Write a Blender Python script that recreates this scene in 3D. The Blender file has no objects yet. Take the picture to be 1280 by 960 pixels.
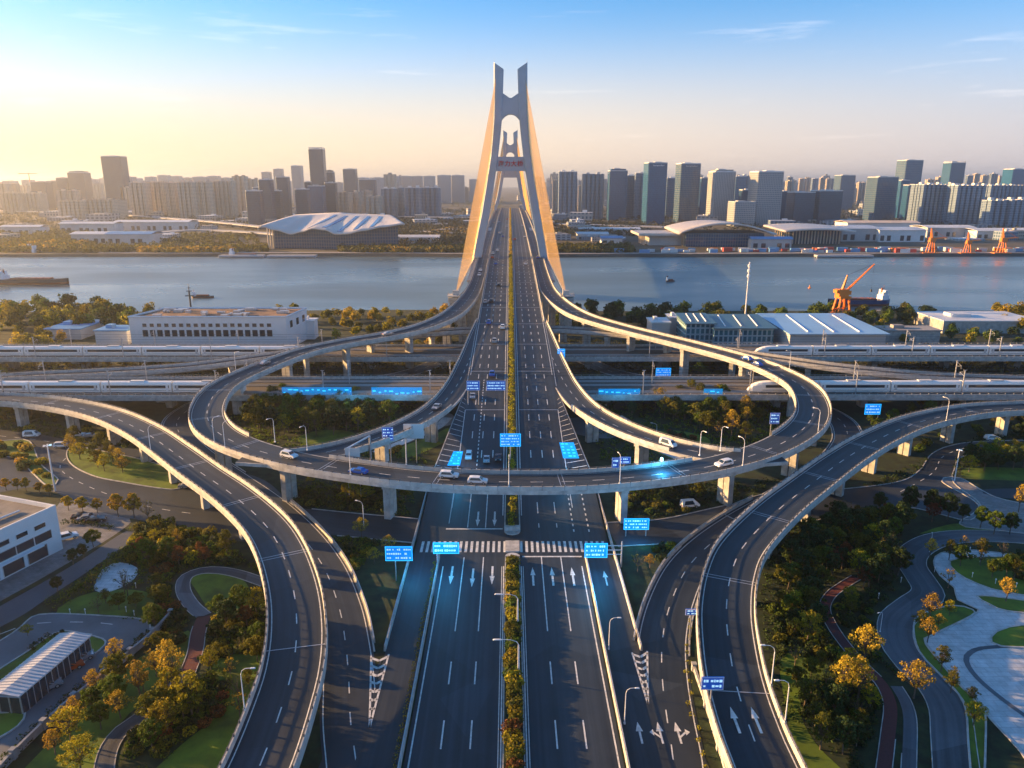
import bpy, math, random
import numpy as np
from mathutils import Vector, Matrix
R_ = math.radians
rnd = random.Random(11)
scn = bpy.context.scene
COL = scn.collection
# ------------------------------------------------------------------ camera
F = 925.0
CAMX, CAMY, CAMZ = -0.5, 0.0, 80.0
PITCH, YAW = R_(15.2), R_(0.155)
cd = bpy.data.cameras.new('camera'); cam = bpy.data.objects.new('camera', cd); COL.objects.link(cam)
cd.sensor_width = 36.0; cd.lens = 36.0 * F / 1280.0; cd.clip_start = 1.0; cd.clip_end = 60000.0
cam.location = (CAMX, CAMY, CAMZ); cam.rotation_euler = (R_(90) - PITCH, 0, -YAW)
scn.camera = cam
# ------------------------------------------------------------------ world, sun, exposure
SUN_EL, SUN_AZ = R_(11.0), R_(-75.0)      # azimuth measured from +Y towards +X
w = bpy.data.worlds.new("World"); scn.world = w; w.use_nodes = True
nt = w.node_tree; N = nt.nodes; L = nt.links
bg = N['Background']
sky = N.new('ShaderNodeTexSky'); sky.sky_type = 'NISHITA'; sky.sun_disc = False
sky.sun_elevation = SUN_EL; sky.sun_rotation = SUN_AZ
sky.altitude = 0; sky.air_density = .8; sky.dust_density = .55; sky.ozone_density = 5.0
# thin wispy clouds mixed in the sky
tc = N.new('ShaderNodeTexCoord'); mp = N.new('ShaderNodeMapping'); mp.inputs['Scale'].default_value = (2.2, 2.2, 26.0)
nz = N.new('ShaderNodeTexNoise'); nz.inputs['Scale'].default_value = 2.3; nz.inputs['Detail'].default_value = 7; nz.inputs['Roughness'].default_value = .62
L.new(tc.outputs['Generated'], mp.inputs['Vector']); L.new(mp.outputs['Vector'], nz.inputs['Vector'])
cr = N.new('ShaderNodeValToRGB'); cr.color_ramp.elements[0].position = .60; cr.color_ramp.elements[1].position = .86
cr.color_ramp.elements[1].color = (.22, .22, .22, 1)
L.new(nz.outputs['Fac'], cr.inputs['Fac'])
mx = N.new('ShaderNodeMixRGB'); mx.inputs['Color2'].default_value = (8.5, 7.2, 6.2, 1)
# warm dusty air low over the horizon, warmer towards the sun
geo = N.new('ShaderNodeSeparateXYZ'); L.new(tc.outputs['Generated'], geo.inputs[0])
hr = N.new('ShaderNodeMapRange'); hr.interpolation_type = 'SMOOTHERSTEP'; hr.inputs['From Min'].default_value = .25; hr.inputs['From Max'].default_value = .0; hr.inputs['To Min'].default_value = 0; hr.inputs['To Max'].default_value = .92
L.new(geo.outputs['Z'], hr.inputs['Value'])
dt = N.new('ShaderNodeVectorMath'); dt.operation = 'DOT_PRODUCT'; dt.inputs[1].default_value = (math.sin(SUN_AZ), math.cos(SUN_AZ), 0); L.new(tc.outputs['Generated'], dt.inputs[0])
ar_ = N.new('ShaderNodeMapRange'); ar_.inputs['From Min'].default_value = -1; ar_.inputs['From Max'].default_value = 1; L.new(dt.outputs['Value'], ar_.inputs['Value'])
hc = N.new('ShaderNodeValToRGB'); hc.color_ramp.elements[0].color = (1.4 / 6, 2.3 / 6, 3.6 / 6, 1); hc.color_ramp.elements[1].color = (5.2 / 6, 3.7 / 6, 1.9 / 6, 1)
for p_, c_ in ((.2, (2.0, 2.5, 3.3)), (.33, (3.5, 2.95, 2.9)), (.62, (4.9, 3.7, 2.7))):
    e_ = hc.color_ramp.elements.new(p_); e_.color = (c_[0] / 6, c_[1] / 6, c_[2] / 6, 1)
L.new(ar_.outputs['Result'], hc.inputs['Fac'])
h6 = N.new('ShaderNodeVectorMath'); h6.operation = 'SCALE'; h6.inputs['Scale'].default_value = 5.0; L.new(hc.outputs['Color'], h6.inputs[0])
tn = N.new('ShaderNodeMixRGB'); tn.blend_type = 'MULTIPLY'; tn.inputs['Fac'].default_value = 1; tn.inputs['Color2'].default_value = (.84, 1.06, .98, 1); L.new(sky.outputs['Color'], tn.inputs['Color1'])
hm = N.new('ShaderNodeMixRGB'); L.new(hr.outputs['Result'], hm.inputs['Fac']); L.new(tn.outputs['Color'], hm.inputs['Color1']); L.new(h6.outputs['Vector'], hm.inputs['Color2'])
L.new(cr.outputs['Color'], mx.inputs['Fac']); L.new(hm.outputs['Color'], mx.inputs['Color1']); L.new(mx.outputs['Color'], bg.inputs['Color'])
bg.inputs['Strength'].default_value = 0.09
sd = bpy.data.lights.new('sun', 'SUN'); sun = bpy.data.objects.new('sun', sd); COL.objects.link(sun)
sd.energy = 5.0; sd.angle = R_(0.5); sd.color = (1.0, .57, .21)
SDIR = Vector((math.sin(SUN_AZ) * math.cos(SUN_EL), math.cos(SUN_AZ) * math.cos(SUN_EL), math.sin(SUN_EL)))
sun.rotation_euler = SDIR.to_track_quat('Z', 'Y').to_euler(); sun.location = SDIR * 900
vs = scn.view_settings
vs.view_transform = 'Standard'; vs.look = 'None'; vs.exposure = 1.75; vs.gamma = 1.0; vs.use_curve_mapping = False
scn.cycles.max_bounces = 6; scn.cycles.volume_bounces = 0; scn.cycles.transparent_max_bounces = 8
scn.cycles.use_denoising = True
# ------------------------------------------------------------------ picture -> place helpers (used only to read off real positions)
cy_, sy_, cp_, sp_ = math.cos(YAW), math.sin(YAW), math.cos(PITCH), math.sin(PITCH)
def ray(px, py):
    a = (px - 640) / F; b = (480 - py) / F
    return Vector((sy_ * cp_ + a * cy_ + b * sy_ * sp_, cy_ * cp_ - a * sy_ + b * cy_ * sp_, -sp_ + b * cp_))
def W(px, py, z=0.0):
    d = ray(px, py); t = (z - CAMZ) / d.z
    return Vector((CAMX + d.x * t, CAMY + d.y * t, z))
def WD(px, py, D):                      # point seen at pixel, at ground distance Y=D
    d = ray(px, py); t = (D - CAMY) / d.y
    return Vector((CAMX + d.x * t, D, CAMZ + d.z * t))
def PX(x, y, z):
    v = Vector((x - CAMX, y - CAMY, z - CAMZ))
    r = v.x * cy_ - v.y * sy_; f = v.x * sy_ * cp_ + v.y * cy_ * cp_ - v.z * sp_; u = v.x * sy_ * sp_ + v.y * cy_ * sp_ + v.z * cp_
    return 640 + F * r / f, 480 - F * u / f, f
# ------------------------------------------------------------------ materials
MATS = {}
def mat(name, col, rough=.7, metal=0.0, noise=0.0, nscale=3.0, spec=.5, emis=None, estr=0, bump=0.0, rand=0.0, island=0.0, translucent=0.0, detail=5, second=None):
    if name in MATS: return MATS[name]
    m = bpy.data.materials.new(name); m.use_nodes = True; MATS[name] = m
    n = m.node_tree.nodes; l = m.node_tree.links; b = n['Principled BSDF']
    b.inputs['Roughness'].default_value = rough; b.inputs['Metallic'].default_value = metal
    b.inputs['Specular IOR Level'].default_value = spec
    b.inputs['Base Color'].default_value = (*col, 1)
    src = None
    if noise or second:
        t = n.new('ShaderNodeTexCoord'); q = n.new('ShaderNodeTexNoise'); q.inputs['Scale'].default_value = nscale; q.inputs['Detail'].default_value = detail
        q.inputs['Roughness'].default_value = .6
        l.new(t.outputs['Object'], q.inputs['Vector'])
        r = n.new('ShaderNodeValToRGB'); r.color_ramp.elements[0].position = .32; r.color_ramp.elements[1].position = .68
        c2 = second or tuple(min(1, c * (1 + noise)) for c in col); c1 = tuple(c * (1 - noise) for c in col)
        r.color_ramp.elements[0].color = (*c1, 1); r.color_ramp.elements[1].color = (*c2, 1)
        l.new(q.outputs['Fac'], r.inputs['Fac']); src = r.outputs['Color']
        if bump:
            bp = n.new('ShaderNodeBump'); bp.inputs['Strength'].default_value = bump; l.new(q.outputs['Fac'], bp.inputs['Height']); l.new(bp.outputs['Normal'], b.inputs['Normal'])
    if rand or island:
        hs = n.new('ShaderNodeHueSaturation')
        if src is not None: l.new(src, hs.inputs['Color'])
        else: hs.inputs['Color'].default_value = (*col, 1)
        val = None
        if rand:
            oi = n.new('ShaderNodeObjectInfo'); mr = n.new('ShaderNodeMapRange'); mr.inputs['To Min'].default_value = 1 - rand; mr.inputs['To Max'].default_value = 1 + rand
            l.new(oi.outputs['Random'], mr.inputs['Value']); val = mr.outputs['Result']
            mh = n.new('ShaderNodeMapRange'); mh.inputs['To Min'].default_value = .5 - rand * .05; mh.inputs['To Max'].default_value = .5 + rand * .05
            mm = n.new('ShaderNodeMath'); mm.operation = 'FRACT'; m3 = n.new('ShaderNodeMath'); m3.operation = 'MULTIPLY'; m3.inputs[1].default_value = 7.31
            l.new(oi.outputs['Random'], m3.inputs[0]); l.new(m3.outputs[0], mm.inputs[0]); l.new(mm.outputs[0], mh.inputs['Value']); l.new(mh.outputs['Result'], hs.inputs['Hue'])
        if island:
            ge = n.new('ShaderNodeNewGeometry'); mi = n.new('ShaderNodeMapRange'); mi.inputs['To Min'].default_value = 1 - island; mi.inputs['To Max'].default_value = 1 + island
            l.new(ge.outputs['Random Per Island'], mi.inputs['Value'])
            if val is not None:
                mu = n.new('ShaderNodeMath'); mu.operation = 'MULTIPLY'; l.new(val, mu.inputs[0]); l.new(mi.outputs['Result'], mu.inputs[1]); val = mu.outputs[0]
            else: val = mi.outputs['Result']
        l.new(val, hs.inputs['Value']); src = hs.outputs['Color']
    if src is not None: l.new(src, b.inputs['Base Color'])
    if emis:
        b.inputs['Emission Color'].default_value = (*emis, 1); b.inputs['Emission Strength'].default_value = estr
    if translucent:
        tr = n.new('ShaderNodeBsdfTranslucent'); mxs = n.new('ShaderNodeMixShader'); mxs.inputs[0].default_value = translucent
        if src is not None: l.new(src, tr.inputs['Color'])
        else: tr.inputs['Color'].default_value = (*col, 1)
        l.new(b.outputs[0], mxs.inputs[1]); l.new(tr.outputs[0], mxs.inputs[2]); l.new(mxs.outputs[0], n['Material Output'].inputs['Surface'])
    return m
def facade(name, wall, g1, g2, bw, rh, ms, grough=.12, metal=0.0, wrough=.8, rand=.12, lit=0.0):
    if name in MATS: return MATS[name]
    m = bpy.data.materials.new(name); m.use_nodes = True; MATS[name] = m
    n = m.node_tree.nodes; l = m.node_tree.links; b = n['Principled BSDF']
    uv = n.new('ShaderNodeUVMap'); br = n.new('ShaderNodeTexBrick'); br.offset = 0; br.squash = 1
    br.inputs['Scale'].default_value = 1; br.inputs['Brick Width'].default_value = bw; br.inputs['Row Height'].default_value = rh
    br.inputs['Mortar Size'].default_value = ms; br.inputs['Mortar Smooth'].default_value = 0
    br.inputs['Color1'].default_value = (*g1, 1); br.inputs['Color2'].default_value = (*g2, 1); br.inputs['Mortar'].default_value = (*wall, 1); br.inputs['Bias'].default_value = -.1
    l.new(uv.outputs['UV'], br.inputs['Vector'])
    hs = n.new('ShaderNodeHueSaturation'); oi = n.new('ShaderNodeObjectInfo'); mr = n.new('ShaderNodeMapRange')
    mr.inputs['To Min'].default_value = 1 - rand; mr.inputs['To Max'].default_value = 1 + rand
    l.new(oi.outputs['Random'], mr.inputs['Value']); l.new(mr.outputs['Result'], hs.inputs['Value']); l.new(br.outputs['Color'], hs.inputs['Color'])
    l.new(hs.outputs['Color'], b.inputs['Base Color'])
    rr = n.new('ShaderNodeMapRange'); rr.inputs['To Min'].default_value = grough; rr.inputs['To Max'].default_value = wrough
    l.new(br.outputs['Fac'], rr.inputs['Value']); l.new(rr.outputs['Result'], b.inputs['Roughness'])
    b.inputs['Metallic'].default_value = metal
    return m
def tiled(name, c1, c2, mortar, w_, h_, ms=.02, rough=.7, uv=False, noise=.5):
    m = bpy.data.materials.new(name); m.use_nodes = True; MATS[name] = m; n = m.node_tree.nodes; l = m.node_tree.links; b = n['Principled BSDF']
    t = n.new('ShaderNodeTexCoord'); br = n.new('ShaderNodeTexBrick'); br.inputs['Scale'].default_value = 1; br.inputs['Brick Width'].default_value = w_; br.inputs['Row Height'].default_value = h_; br.inputs['Mortar Size'].default_value = ms
    if uv: br.offset = 0
    br.inputs['Color1'].default_value = (*c1, 1); br.inputs['Color2'].default_value = (*c2, 1); br.inputs['Mortar'].default_value = (*mortar, 1); l.new(t.outputs['UV' if uv else 'Object'], br.inputs['Vector'])
    q = n.new('ShaderNodeTexNoise'); q.inputs['Scale'].default_value = .35; q.inputs['Detail'].default_value = 9; q.inputs['Roughness'].default_value = .7; l.new(t.outputs['Object'], q.inputs['Vector'])
    mr = n.new('ShaderNodeMapRange'); mr.inputs['From Min'].default_value = .3; mr.inputs['From Max'].default_value = .7; mr.inputs['To Min'].default_value = 1 - noise; mr.inputs['To Max'].default_value = 1 + noise * .3; l.new(q.outputs['Fac'], mr.inputs['Value'])
    hs = n.new('ShaderNodeHueSaturation'); l.new(mr.outputs['Result'], hs.inputs['Value']); l.new(br.outputs['Color'], hs.inputs['Color']); l.new(hs.outputs['Color'], b.inputs['Base Color']); b.inputs['Roughness'].default_value = rough; return m
asphalt = None
def asphalt_mat(name='asphalt', base=.021, tint=(.70, .98, 1.32)):
    if name in MATS: return MATS[name]
    m = bpy.data.materials.new(name); m.use_nodes = True; MATS[name] = m
    n = m.node_tree.nodes; l = m.node_tree.links; b = n['Principled BSDF']
    t = n.new('ShaderNodeTexCoord')
    q = n.new('ShaderNodeTexNoise'); q.inputs['Scale'].default_value = .09; q.inputs['Detail'].default_value = 8; q.inputs['Roughness'].default_value = .65
    q2 = n.new('ShaderNodeTexNoise'); q2.inputs['Scale'].default_value = 5.0; q2.inputs['Detail'].default_value = 4
    vo = n.new('ShaderNodeTexVoronoi'); vo.inputs['Scale'].default_value = .045; 
    uv = n.new('ShaderNodeUVMap'); mpn = n.new('ShaderNodeMapping'); mpn.inputs['Scale'].default_value = (1.1, .012, 1)
    q3 = n.new('ShaderNodeTexNoise'); q3.inputs['Scale'].default_value = 1.0; q3.inputs['Detail'].default_value = 4
    l.new(uv.outputs['UV'], mpn.inputs['Vector']); l.new(mpn.outputs['Vector'], q3.inputs['Vector'])
    for x in (q, q2, vo): l.new(t.outputs['Object'], x.inputs['Vector'])
    a1 = n.new('ShaderNodeMath'); a1.operation = 'MULTIPLY_ADD'; a1.inputs[1].default_value = .55; a1.inputs[2].default_value = 0
    l.new(q.outputs['Fac'], a1.inputs[0])
    a2 = n.new('ShaderNodeMath'); a2.operation = 'MULTIPLY_ADD'; a2.inputs[1].default_value = .25; l.new(q2.outputs['Fac'], a2.inputs[0]); l.new(a1.outputs[0], a2.inputs[2])
    a3 = n.new('ShaderNodeMath'); a3.operation = 'MULTIPLY_ADD'; a3.inputs[1].default_value = .9; l.new(q3.outputs['Fac'], a3.inputs[0]); l.new(a2.outputs[0], a3.inputs[2])
    sp = n.new('ShaderNodeSeparateColor'); l.new(vo.outputs['Color'], sp.inputs[0])
    a4 = n.new('ShaderNodeMath'); a4.operation = 'MULTIPLY_ADD'; a4.inputs[1].default_value = .3; l.new(sp.outputs[0], a4.inputs[0]); l.new(a3.outputs[0], a4.inputs[2])
    r = n.new('ShaderNodeValToRGB'); r.color_ramp.elements[0].position = 0; r.color_ramp.elements[1].position = 1; nr = n.new('ShaderNodeMapRange'); nr.inputs['From Min'].default_value = .68; nr.inputs['From Max'].default_value = 1.32
    r.color_ramp.elements[0].color = tuple(base * .35 * c for c in tint) + (1,); r.color_ramp.elements[1].color = tuple(base * 2.5 * c for c in tint) + (1,)
    l.new(a4.outputs[0], nr.inputs['Value']); l.new(nr.outputs['Result'], r.inputs['Fac']); l.new(r.outputs['Color'], b.inputs['Base Color'])
    rg = n.new('ShaderNodeMapRange'); rg.inputs['To Min'].default_value = .33; rg.inputs['To Max'].default_value = .62; l.new(a4.outputs[0], rg.inputs['Value']); l.new(rg.outputs['Result'], b.inputs['Roughness'])
    bp = n.new('ShaderNodeBump'); bp.inputs['Strength'].default_value = .15; bp.inputs['Distance'].default_value = .03; l.new(q2.outputs['Fac'], bp.inputs['Height']); l.new(bp.outputs['Normal'], b.inputs['Normal'])
    return m
M_ASPH = asphalt_mat()
M_ASPH2 = asphalt_mat('asphalt_path', .06, (.85, .97, 1.15))
M_PAINT = mat('road_paint', (.62, .62, .60), .6, noise=.25, nscale=1.5)
M_CONC = mat('concrete', (.40, .39, .37), .8, noise=.32, nscale=.5, bump=.1)
M_CONC2 = mat('barrier_concrete', (.42, .41, .39), .75, noise=.3, nscale=.8, detail=8)
M_PAVE = tiled('paving', (.26, .26, .26), (.21, .21, .22), (.13, .13, .13), 1.2, .6, .03); M_PARA = tiled('parapet_concrete', (.54, .53, .50), (.47, .46, .44), (.12, .12, .12), 60, 5.0, .035, .75, True, .35)
M_PLAZA = tiled('plaza_stone', (.62, .64, .66), (.54, .57, .59), (.34, .36, .38), 2.4, 1.2, .04, .55, noise=.4)
M_STEEL = mat('galvanised_steel', (.50, .51, .53), .4, metal=.6, noise=.1)
M_WHITEP = mat('white_paint', (.75, .76, .78), .45, noise=.05)
M_DARK = mat('dark_metal', (.035, .04, .045), .5)
M_RUB = mat('rubber', (.02, .02, .02), .8)
M_GLASS = mat('dark_glass', (.02, .035, .05), .08, spec=.8)
M_GRASS = mat('lawn', (.085, .14, .008), .9, noise=.55, nscale=.16, bump=.3, detail=9)
M_SHRUBG = mat('shrub_ground', (.015, .028, .007), .95, noise=.7, nscale=.35, bump=.8, detail=10)
M_RED = mat('red_track', (.11, .028, .025), .8, noise=.15)
M_GOLD = mat('cable_gold', (.95, .54, .14), .35, metal=.15, spec=.6)
M_TOWER = mat('tower_concrete', (.34, .42, .50), .6, noise=.08, nscale=.12)
M_ORANGE = mat('crane_orange', (.75, .21, .02), .5, noise=.15)
M_REDP = mat('red_letter', (.45, .015, .02), .5)
M_EBLUE = mat('led_blue', (.01, .05, .3), .3, emis=(.01, .16, .95), estr=.22)
M_ECYAN = mat('led_cyan', (.02, .3, .4), .3, emis=(.03, .50, .95), estr=.5)
M_EWHITE = mat('led_white', (.5, .65, .75), .3, emis=(.45, .8, 1.0), estr=.22)
M_SBLUE = mat('sign_blue', (.01, .09, .45), .4, emis=(.01, .10, .6), estr=.08)
def glass_led(name, c, s, tr):
    m = bpy.data.materials.new(name); m.use_nodes = True; n = m.node_tree.nodes; l = m.node_tree.links; b = n['Principled BSDF']; b.inputs['Base Color'].default_value = (*c, 1); b.inputs['Emission Color'].default_value = (*c, 1); b.inputs['Emission Strength'].default_value = s; b.inputs['Roughness'].default_value = .2
    t = n.new('ShaderNodeBsdfTransparent'); x = n.new('ShaderNodeMixShader'); x.inputs[0].default_value = tr; l.new(b.outputs[0], x.inputs[1]); l.new(t.outputs[0], x.inputs[2]); l.new(x.outputs[0], n['Material Output'].inputs['Surface']); return m
M_GLED = glass_led('led_glass_blue', (.0, .22, .75), .32, .35); M_GLEDC = glass_led('led_glass_cyan', (.0, .36, .75), .13, .62)
# ------------------------------------------------------------------ mesh helpers
class MB:
    def __init__(s): s.v = []; s.f = []; s.m = []; s.uv = []; s.hasuv = False
    def face(s, idx, mi=0, uv=None):
        s.f.append(idx); s.m.append(mi); s.uv.append(uv)
        if uv: s.hasuv = True
    def pts(s, ps):
        b = len(s.v); s.v.extend([tuple(p) for p in ps]); return b
    def quad(s, a, b, c, d, mi=0, uv=None):
        i = s.pts((a, b, c, d)); s.face((i, i + 1, i + 2, i + 3), mi, uv)
    def box(s, c, d, rz=0.0, mi=0, taper=1.0):
        hx, hy, hz = d[0] / 2, d[1] / 2, d[2] / 2; ca, sa = math.cos(rz), math.sin(rz); P = []
        for z, k in ((-hz, 1.0), (hz, taper)):
            for x, y in ((-hx, -hy), (hx, -hy), (hx, hy), (-hx, hy)):
                x *= k; y *= k; P.append((c[0] + x * ca - y * sa, c[1] + x * sa + y * ca, c[2] + z))
        i = s.pts(P)
        for q in ((3, 2, 1, 0), (4, 5, 6, 7), (0, 1, 5, 4), (1, 2, 6, 5), (2, 3, 7, 6), (3, 0, 4, 7)): s.face(tuple(i + k for k in q), mi)
        return s
    def cyl(s, p0, p1, r0, r1=None, n=8, mi=0, cap=True):
        r1 = r0 if r1 is None else r1; p0 = Vector(p0); p1 = Vector(p1); d = (p1 - p0)
        if d.length < 1e-6: return s
        q = d.to_track_quat('Z', 'Y'); P = []
        for p, r in ((p0, r0), (p1, r1)):
            for k in range(n):
                a = 2 * math.pi * k / n; P.append(p + q @ Vector((r * math.cos(a), r * math.sin(a), 0)))
        i = s.pts(P)
        for k in range(n): s.face((i + k, i + (k + 1) % n, i + n + (k + 1) % n, i + n + k), mi)
        if cap: s.face(tuple(i + k for k in reversed(range(n))), mi); s.face(tuple(i + n + k for k in range(n)), mi)
        return s
    def prism(s, outline, z0, z1, mi=0, mtop=None, walls=True, top=True, uvw=False, u0=0.0):
        n = len(outline); b = s.pts([(x, y, z0) for x, y in outline] + [(x, y, z1) for x, y in outline]); u = u0
        if walls:
            for k in range(n):
                j = (k + 1) % n; ln = math.hypot(outline[j][0] - outline[k][0], outline[j][1] - outline[k][1])
                s.face((b + k, b + j, b + n + j, b + n + k), mi, [(u, z0), (u + ln, z0), (u + ln, z1), (u, z1)] if uvw else None); u += ln
        if top: s.face(tuple(b + n + k for k in range(n)), mi if mtop is None else mtop)
        return s
    def sweep(s, S, prof, closed=True, mi=0, uv=False, caps=True):
        # S: samples (x,y,z,nx,ny,dist); prof: list of (offset,z) or fn(sample)->list
        rows = []; pr0 = None; ds = []
        for q in S:
            pr = prof(q) if callable(prof) else prof
            rows.append(s.pts([(q[0] + q[3] * o, q[1] + q[4] * o, q[2] + z) for o, z in pr])); pr0 = pr; ds.append(([o for o, z in pr], q[5]))
        n = len(pr0)
        for a in range(len(rows) - 1):
            for k in range(n if closed else n - 1):
                j = (k + 1) % n; U = None
                if uv: U = [(ds[a][0][k], ds[a][1]), (ds[a][0][j], ds[a][1]), (ds[a + 1][0][j], ds[a + 1][1]), (ds[a + 1][0][k], ds[a + 1][1])]
                s.face((rows[a] + k, rows[a] + j, rows[a + 1] + j, rows[a + 1] + k), mi, U)
        if closed and caps and rows:
            s.face(tuple(rows[0] + k for k in reversed(range(n))), mi); s.face(tuple(rows[-1] + k for k in range(n)), mi)
        return s
    def build(s, name, m, parent=None, loc=(0, 0, 0), smooth=False):
        me = bpy.data.meshes.new(name); me.from_pydata(s.v, [], s.f)
        ms = m if isinstance(m, (list, tuple)) else [m]
        for x in ms: me.materials.append(x)
        if len(ms) > 1: me.polygons.foreach_set('material_index', s.m)
        if s.hasuv:
            ul = me.uv_layers.new(name='UVMap'); fl = []
            for f, u in zip(s.f, s.uv):
                fl.extend([c for p in u for c in p] if u else [0.0] * (2 * len(f)))
            ul.data.foreach_set('uv', fl)
        if smooth: me.polygons.foreach_set('use_smooth', [True] * len(s.f))
        me.update()
        o = bpy.data.objects.new(name, me); COL.objects.link(o); o.location = loc
        if parent is not None: o.parent = parent
        return o
def tag(o, label=None, cat=None, group=None, kind=None):
    if label: o['label'] = label
    if cat: o['category'] = cat
    if group: o['group'] = group
    if kind: o['kind'] = kind
    return o
def empty(name, label, cat, loc=(0, 0, 0), rz=0.0, group=None):
    o = bpy.data.objects.new(name, None); COL.objects.link(o); o.location = loc; o.rotation_euler = (0, 0, rz); o.empty_display_size = 1
    return tag(o, label, cat, group)
def dup(root, loc, rz=0.0, label=None, group=None, scale=None):
    r = root.copy(); COL.objects.link(r); r.location = loc; r.rotation_euler = (0, 0, rz)
    if scale is not None: r.scale = scale if isinstance(scale, tuple) else (scale,) * 3
    if label: r['label'] = label
    if group: r['group'] = group
    for ch in root.children:
        c = ch.copy(); COL.objects.link(c); c.parent = r
        for g in ch.children:
            d = g.copy(); COL.objects.link(d); d.parent = c
    return r
USED = set()
def place(proto, loc, rz=0.0, label=None, group=None, scale=None):
    if proto.name not in USED:
        USED.add(proto.name); proto.location = loc; proto.rotation_euler = (0, 0, rz)
        if scale is not None: proto.scale = scale if isinstance(scale, tuple) else (scale,) * 3
        if label: proto['label'] = label
        if group: proto['group'] = group
        return proto
    return dup(proto, loc, rz, label, group, scale)
def spline(P, step=3.0):
    P = [Vector(p) for p in P]; Q = [P[0] * 2 - P[1]] + P + [P[-1] * 2 - P[-2]]; out = []
    for i in range(1, len(Q) - 2):
        a, b, c, d = Q[i - 1:i + 3]; n = max(4, int((c - b).length / 0.8))
        for k in range(n):
            t = k / n; out.append(.5 * ((2 * b) + (c - a) * t + (2 * a - 5 * b + 4 * c - d) * t * t + (3 * b - a - 3 * c + d) * t ** 3))
    out.append(P[-1]); acc = [0.0]
    for i in range(1, len(out)): acc.append(acc[-1] + (out[i] - out[i - 1]).length)
    n = max(2, int(acc[-1] / step)); res = []; j = 0
    for k in range(n + 1):
        t = acc[-1] * k / n
        while j < len(acc) - 2 and acc[j + 1] < t: j += 1
        f = (t - acc[j]) / max(1e-9, acc[j + 1] - acc[j]); res.append((out[j].lerp(out[j + 1], f), t))
    S = []
    for k, (p, t) in enumerate(res):
        a = res[max(0, k - 1)][0]; b = res[min(n, k + 1)][0]; d = (b - a).to_2d().normalized()
        S.append((p.x, p.y, p.z, d.y, -d.x, t))      # normal to the right of travel
    return S
def pathpx(L3, step=3.0): return spline([W(*p) for p in L3], step)
AVOID = []                                            # (x, y, r) of ground roads
def avoid_path(S, hw):
    for q in S[::1]: AVOID.append((q[0], q[1], hw + .8))
def zm(y):
    T = [(-50, 0), (165, 0), (185, 1.2), (205, 4.2), (230, 8.2), (260, 11.6), (300, 14.6), (400, 19.6), (560, 27), (800, 33.5), (1100, 36.8), (1400, 36.8)]
    for (a, za), (b, zb) in zip(T, T[1:]):
        if y <= b:
            t = (y - a) / (b - a); return za + (zb - za) * t
    return 36.8
def zms(y):                                           # smoothed
    return sum(zm(y + d) for d in (-24, -16, -8, 0, 8, 16, 24)) / 7 if y > 150 else zm(y) if y < 140 else sum(zm(y + d) for d in (-8, 0, 8)) / 3
def wv(x0, x1, S, z, y=None): pass
def dashes(mb, S, off, ln=4.0, gap=6.0, w=.16, z=.05, t0=0.0, t1=1e9, skip=None):
    t = t0; T = [q[5] for q in S]; mx = min(t1, T[-1])
    def at(t):
        import bisect
        k = min(max(bisect.bisect_right(T, t) - 1, 0), len(S) - 2); f = (t - T[k]) / (T[k + 1] - T[k]); return [S[k][i] + (S[k + 1][i] - S[k][i]) * f for i in range(6)]
    while t + ln < mx:
        a = at(t); b = at(t + ln); o = off(a) if callable(off) else off; o2 = off(b) if callable(off) else off
        if not (skip and skip(a)):
            mb.quad((a[0] + a[3] * (o - w), a[1] + a[4] * (o - w), a[2] + z), (a[0] + a[3] * (o + w), a[1] + a[4] * (o + w), a[2] + z),
                    (b[0] + b[3] * (o2 + w), b[1] + b[4] * (o2 + w), b[2] + z), (b[0] + b[3] * (o2 - w), b[1] + b[4] * (o2 - w), b[2] + z))
        t += ln + gap
def line(mb, S, off, w=.12, z=.05, cond=None):
    run = []
    def flush():
        if len(run) > 1: mb.sweep(run, lambda q: [((off(q) if callable(off) else off) - w, z), ((off(q) if callable(off) else off) + w, z)], closed=False)
    for q in S:
        if cond is None or cond(q): run.append(q)
        else: flush(); run = []
    flush()
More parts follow.
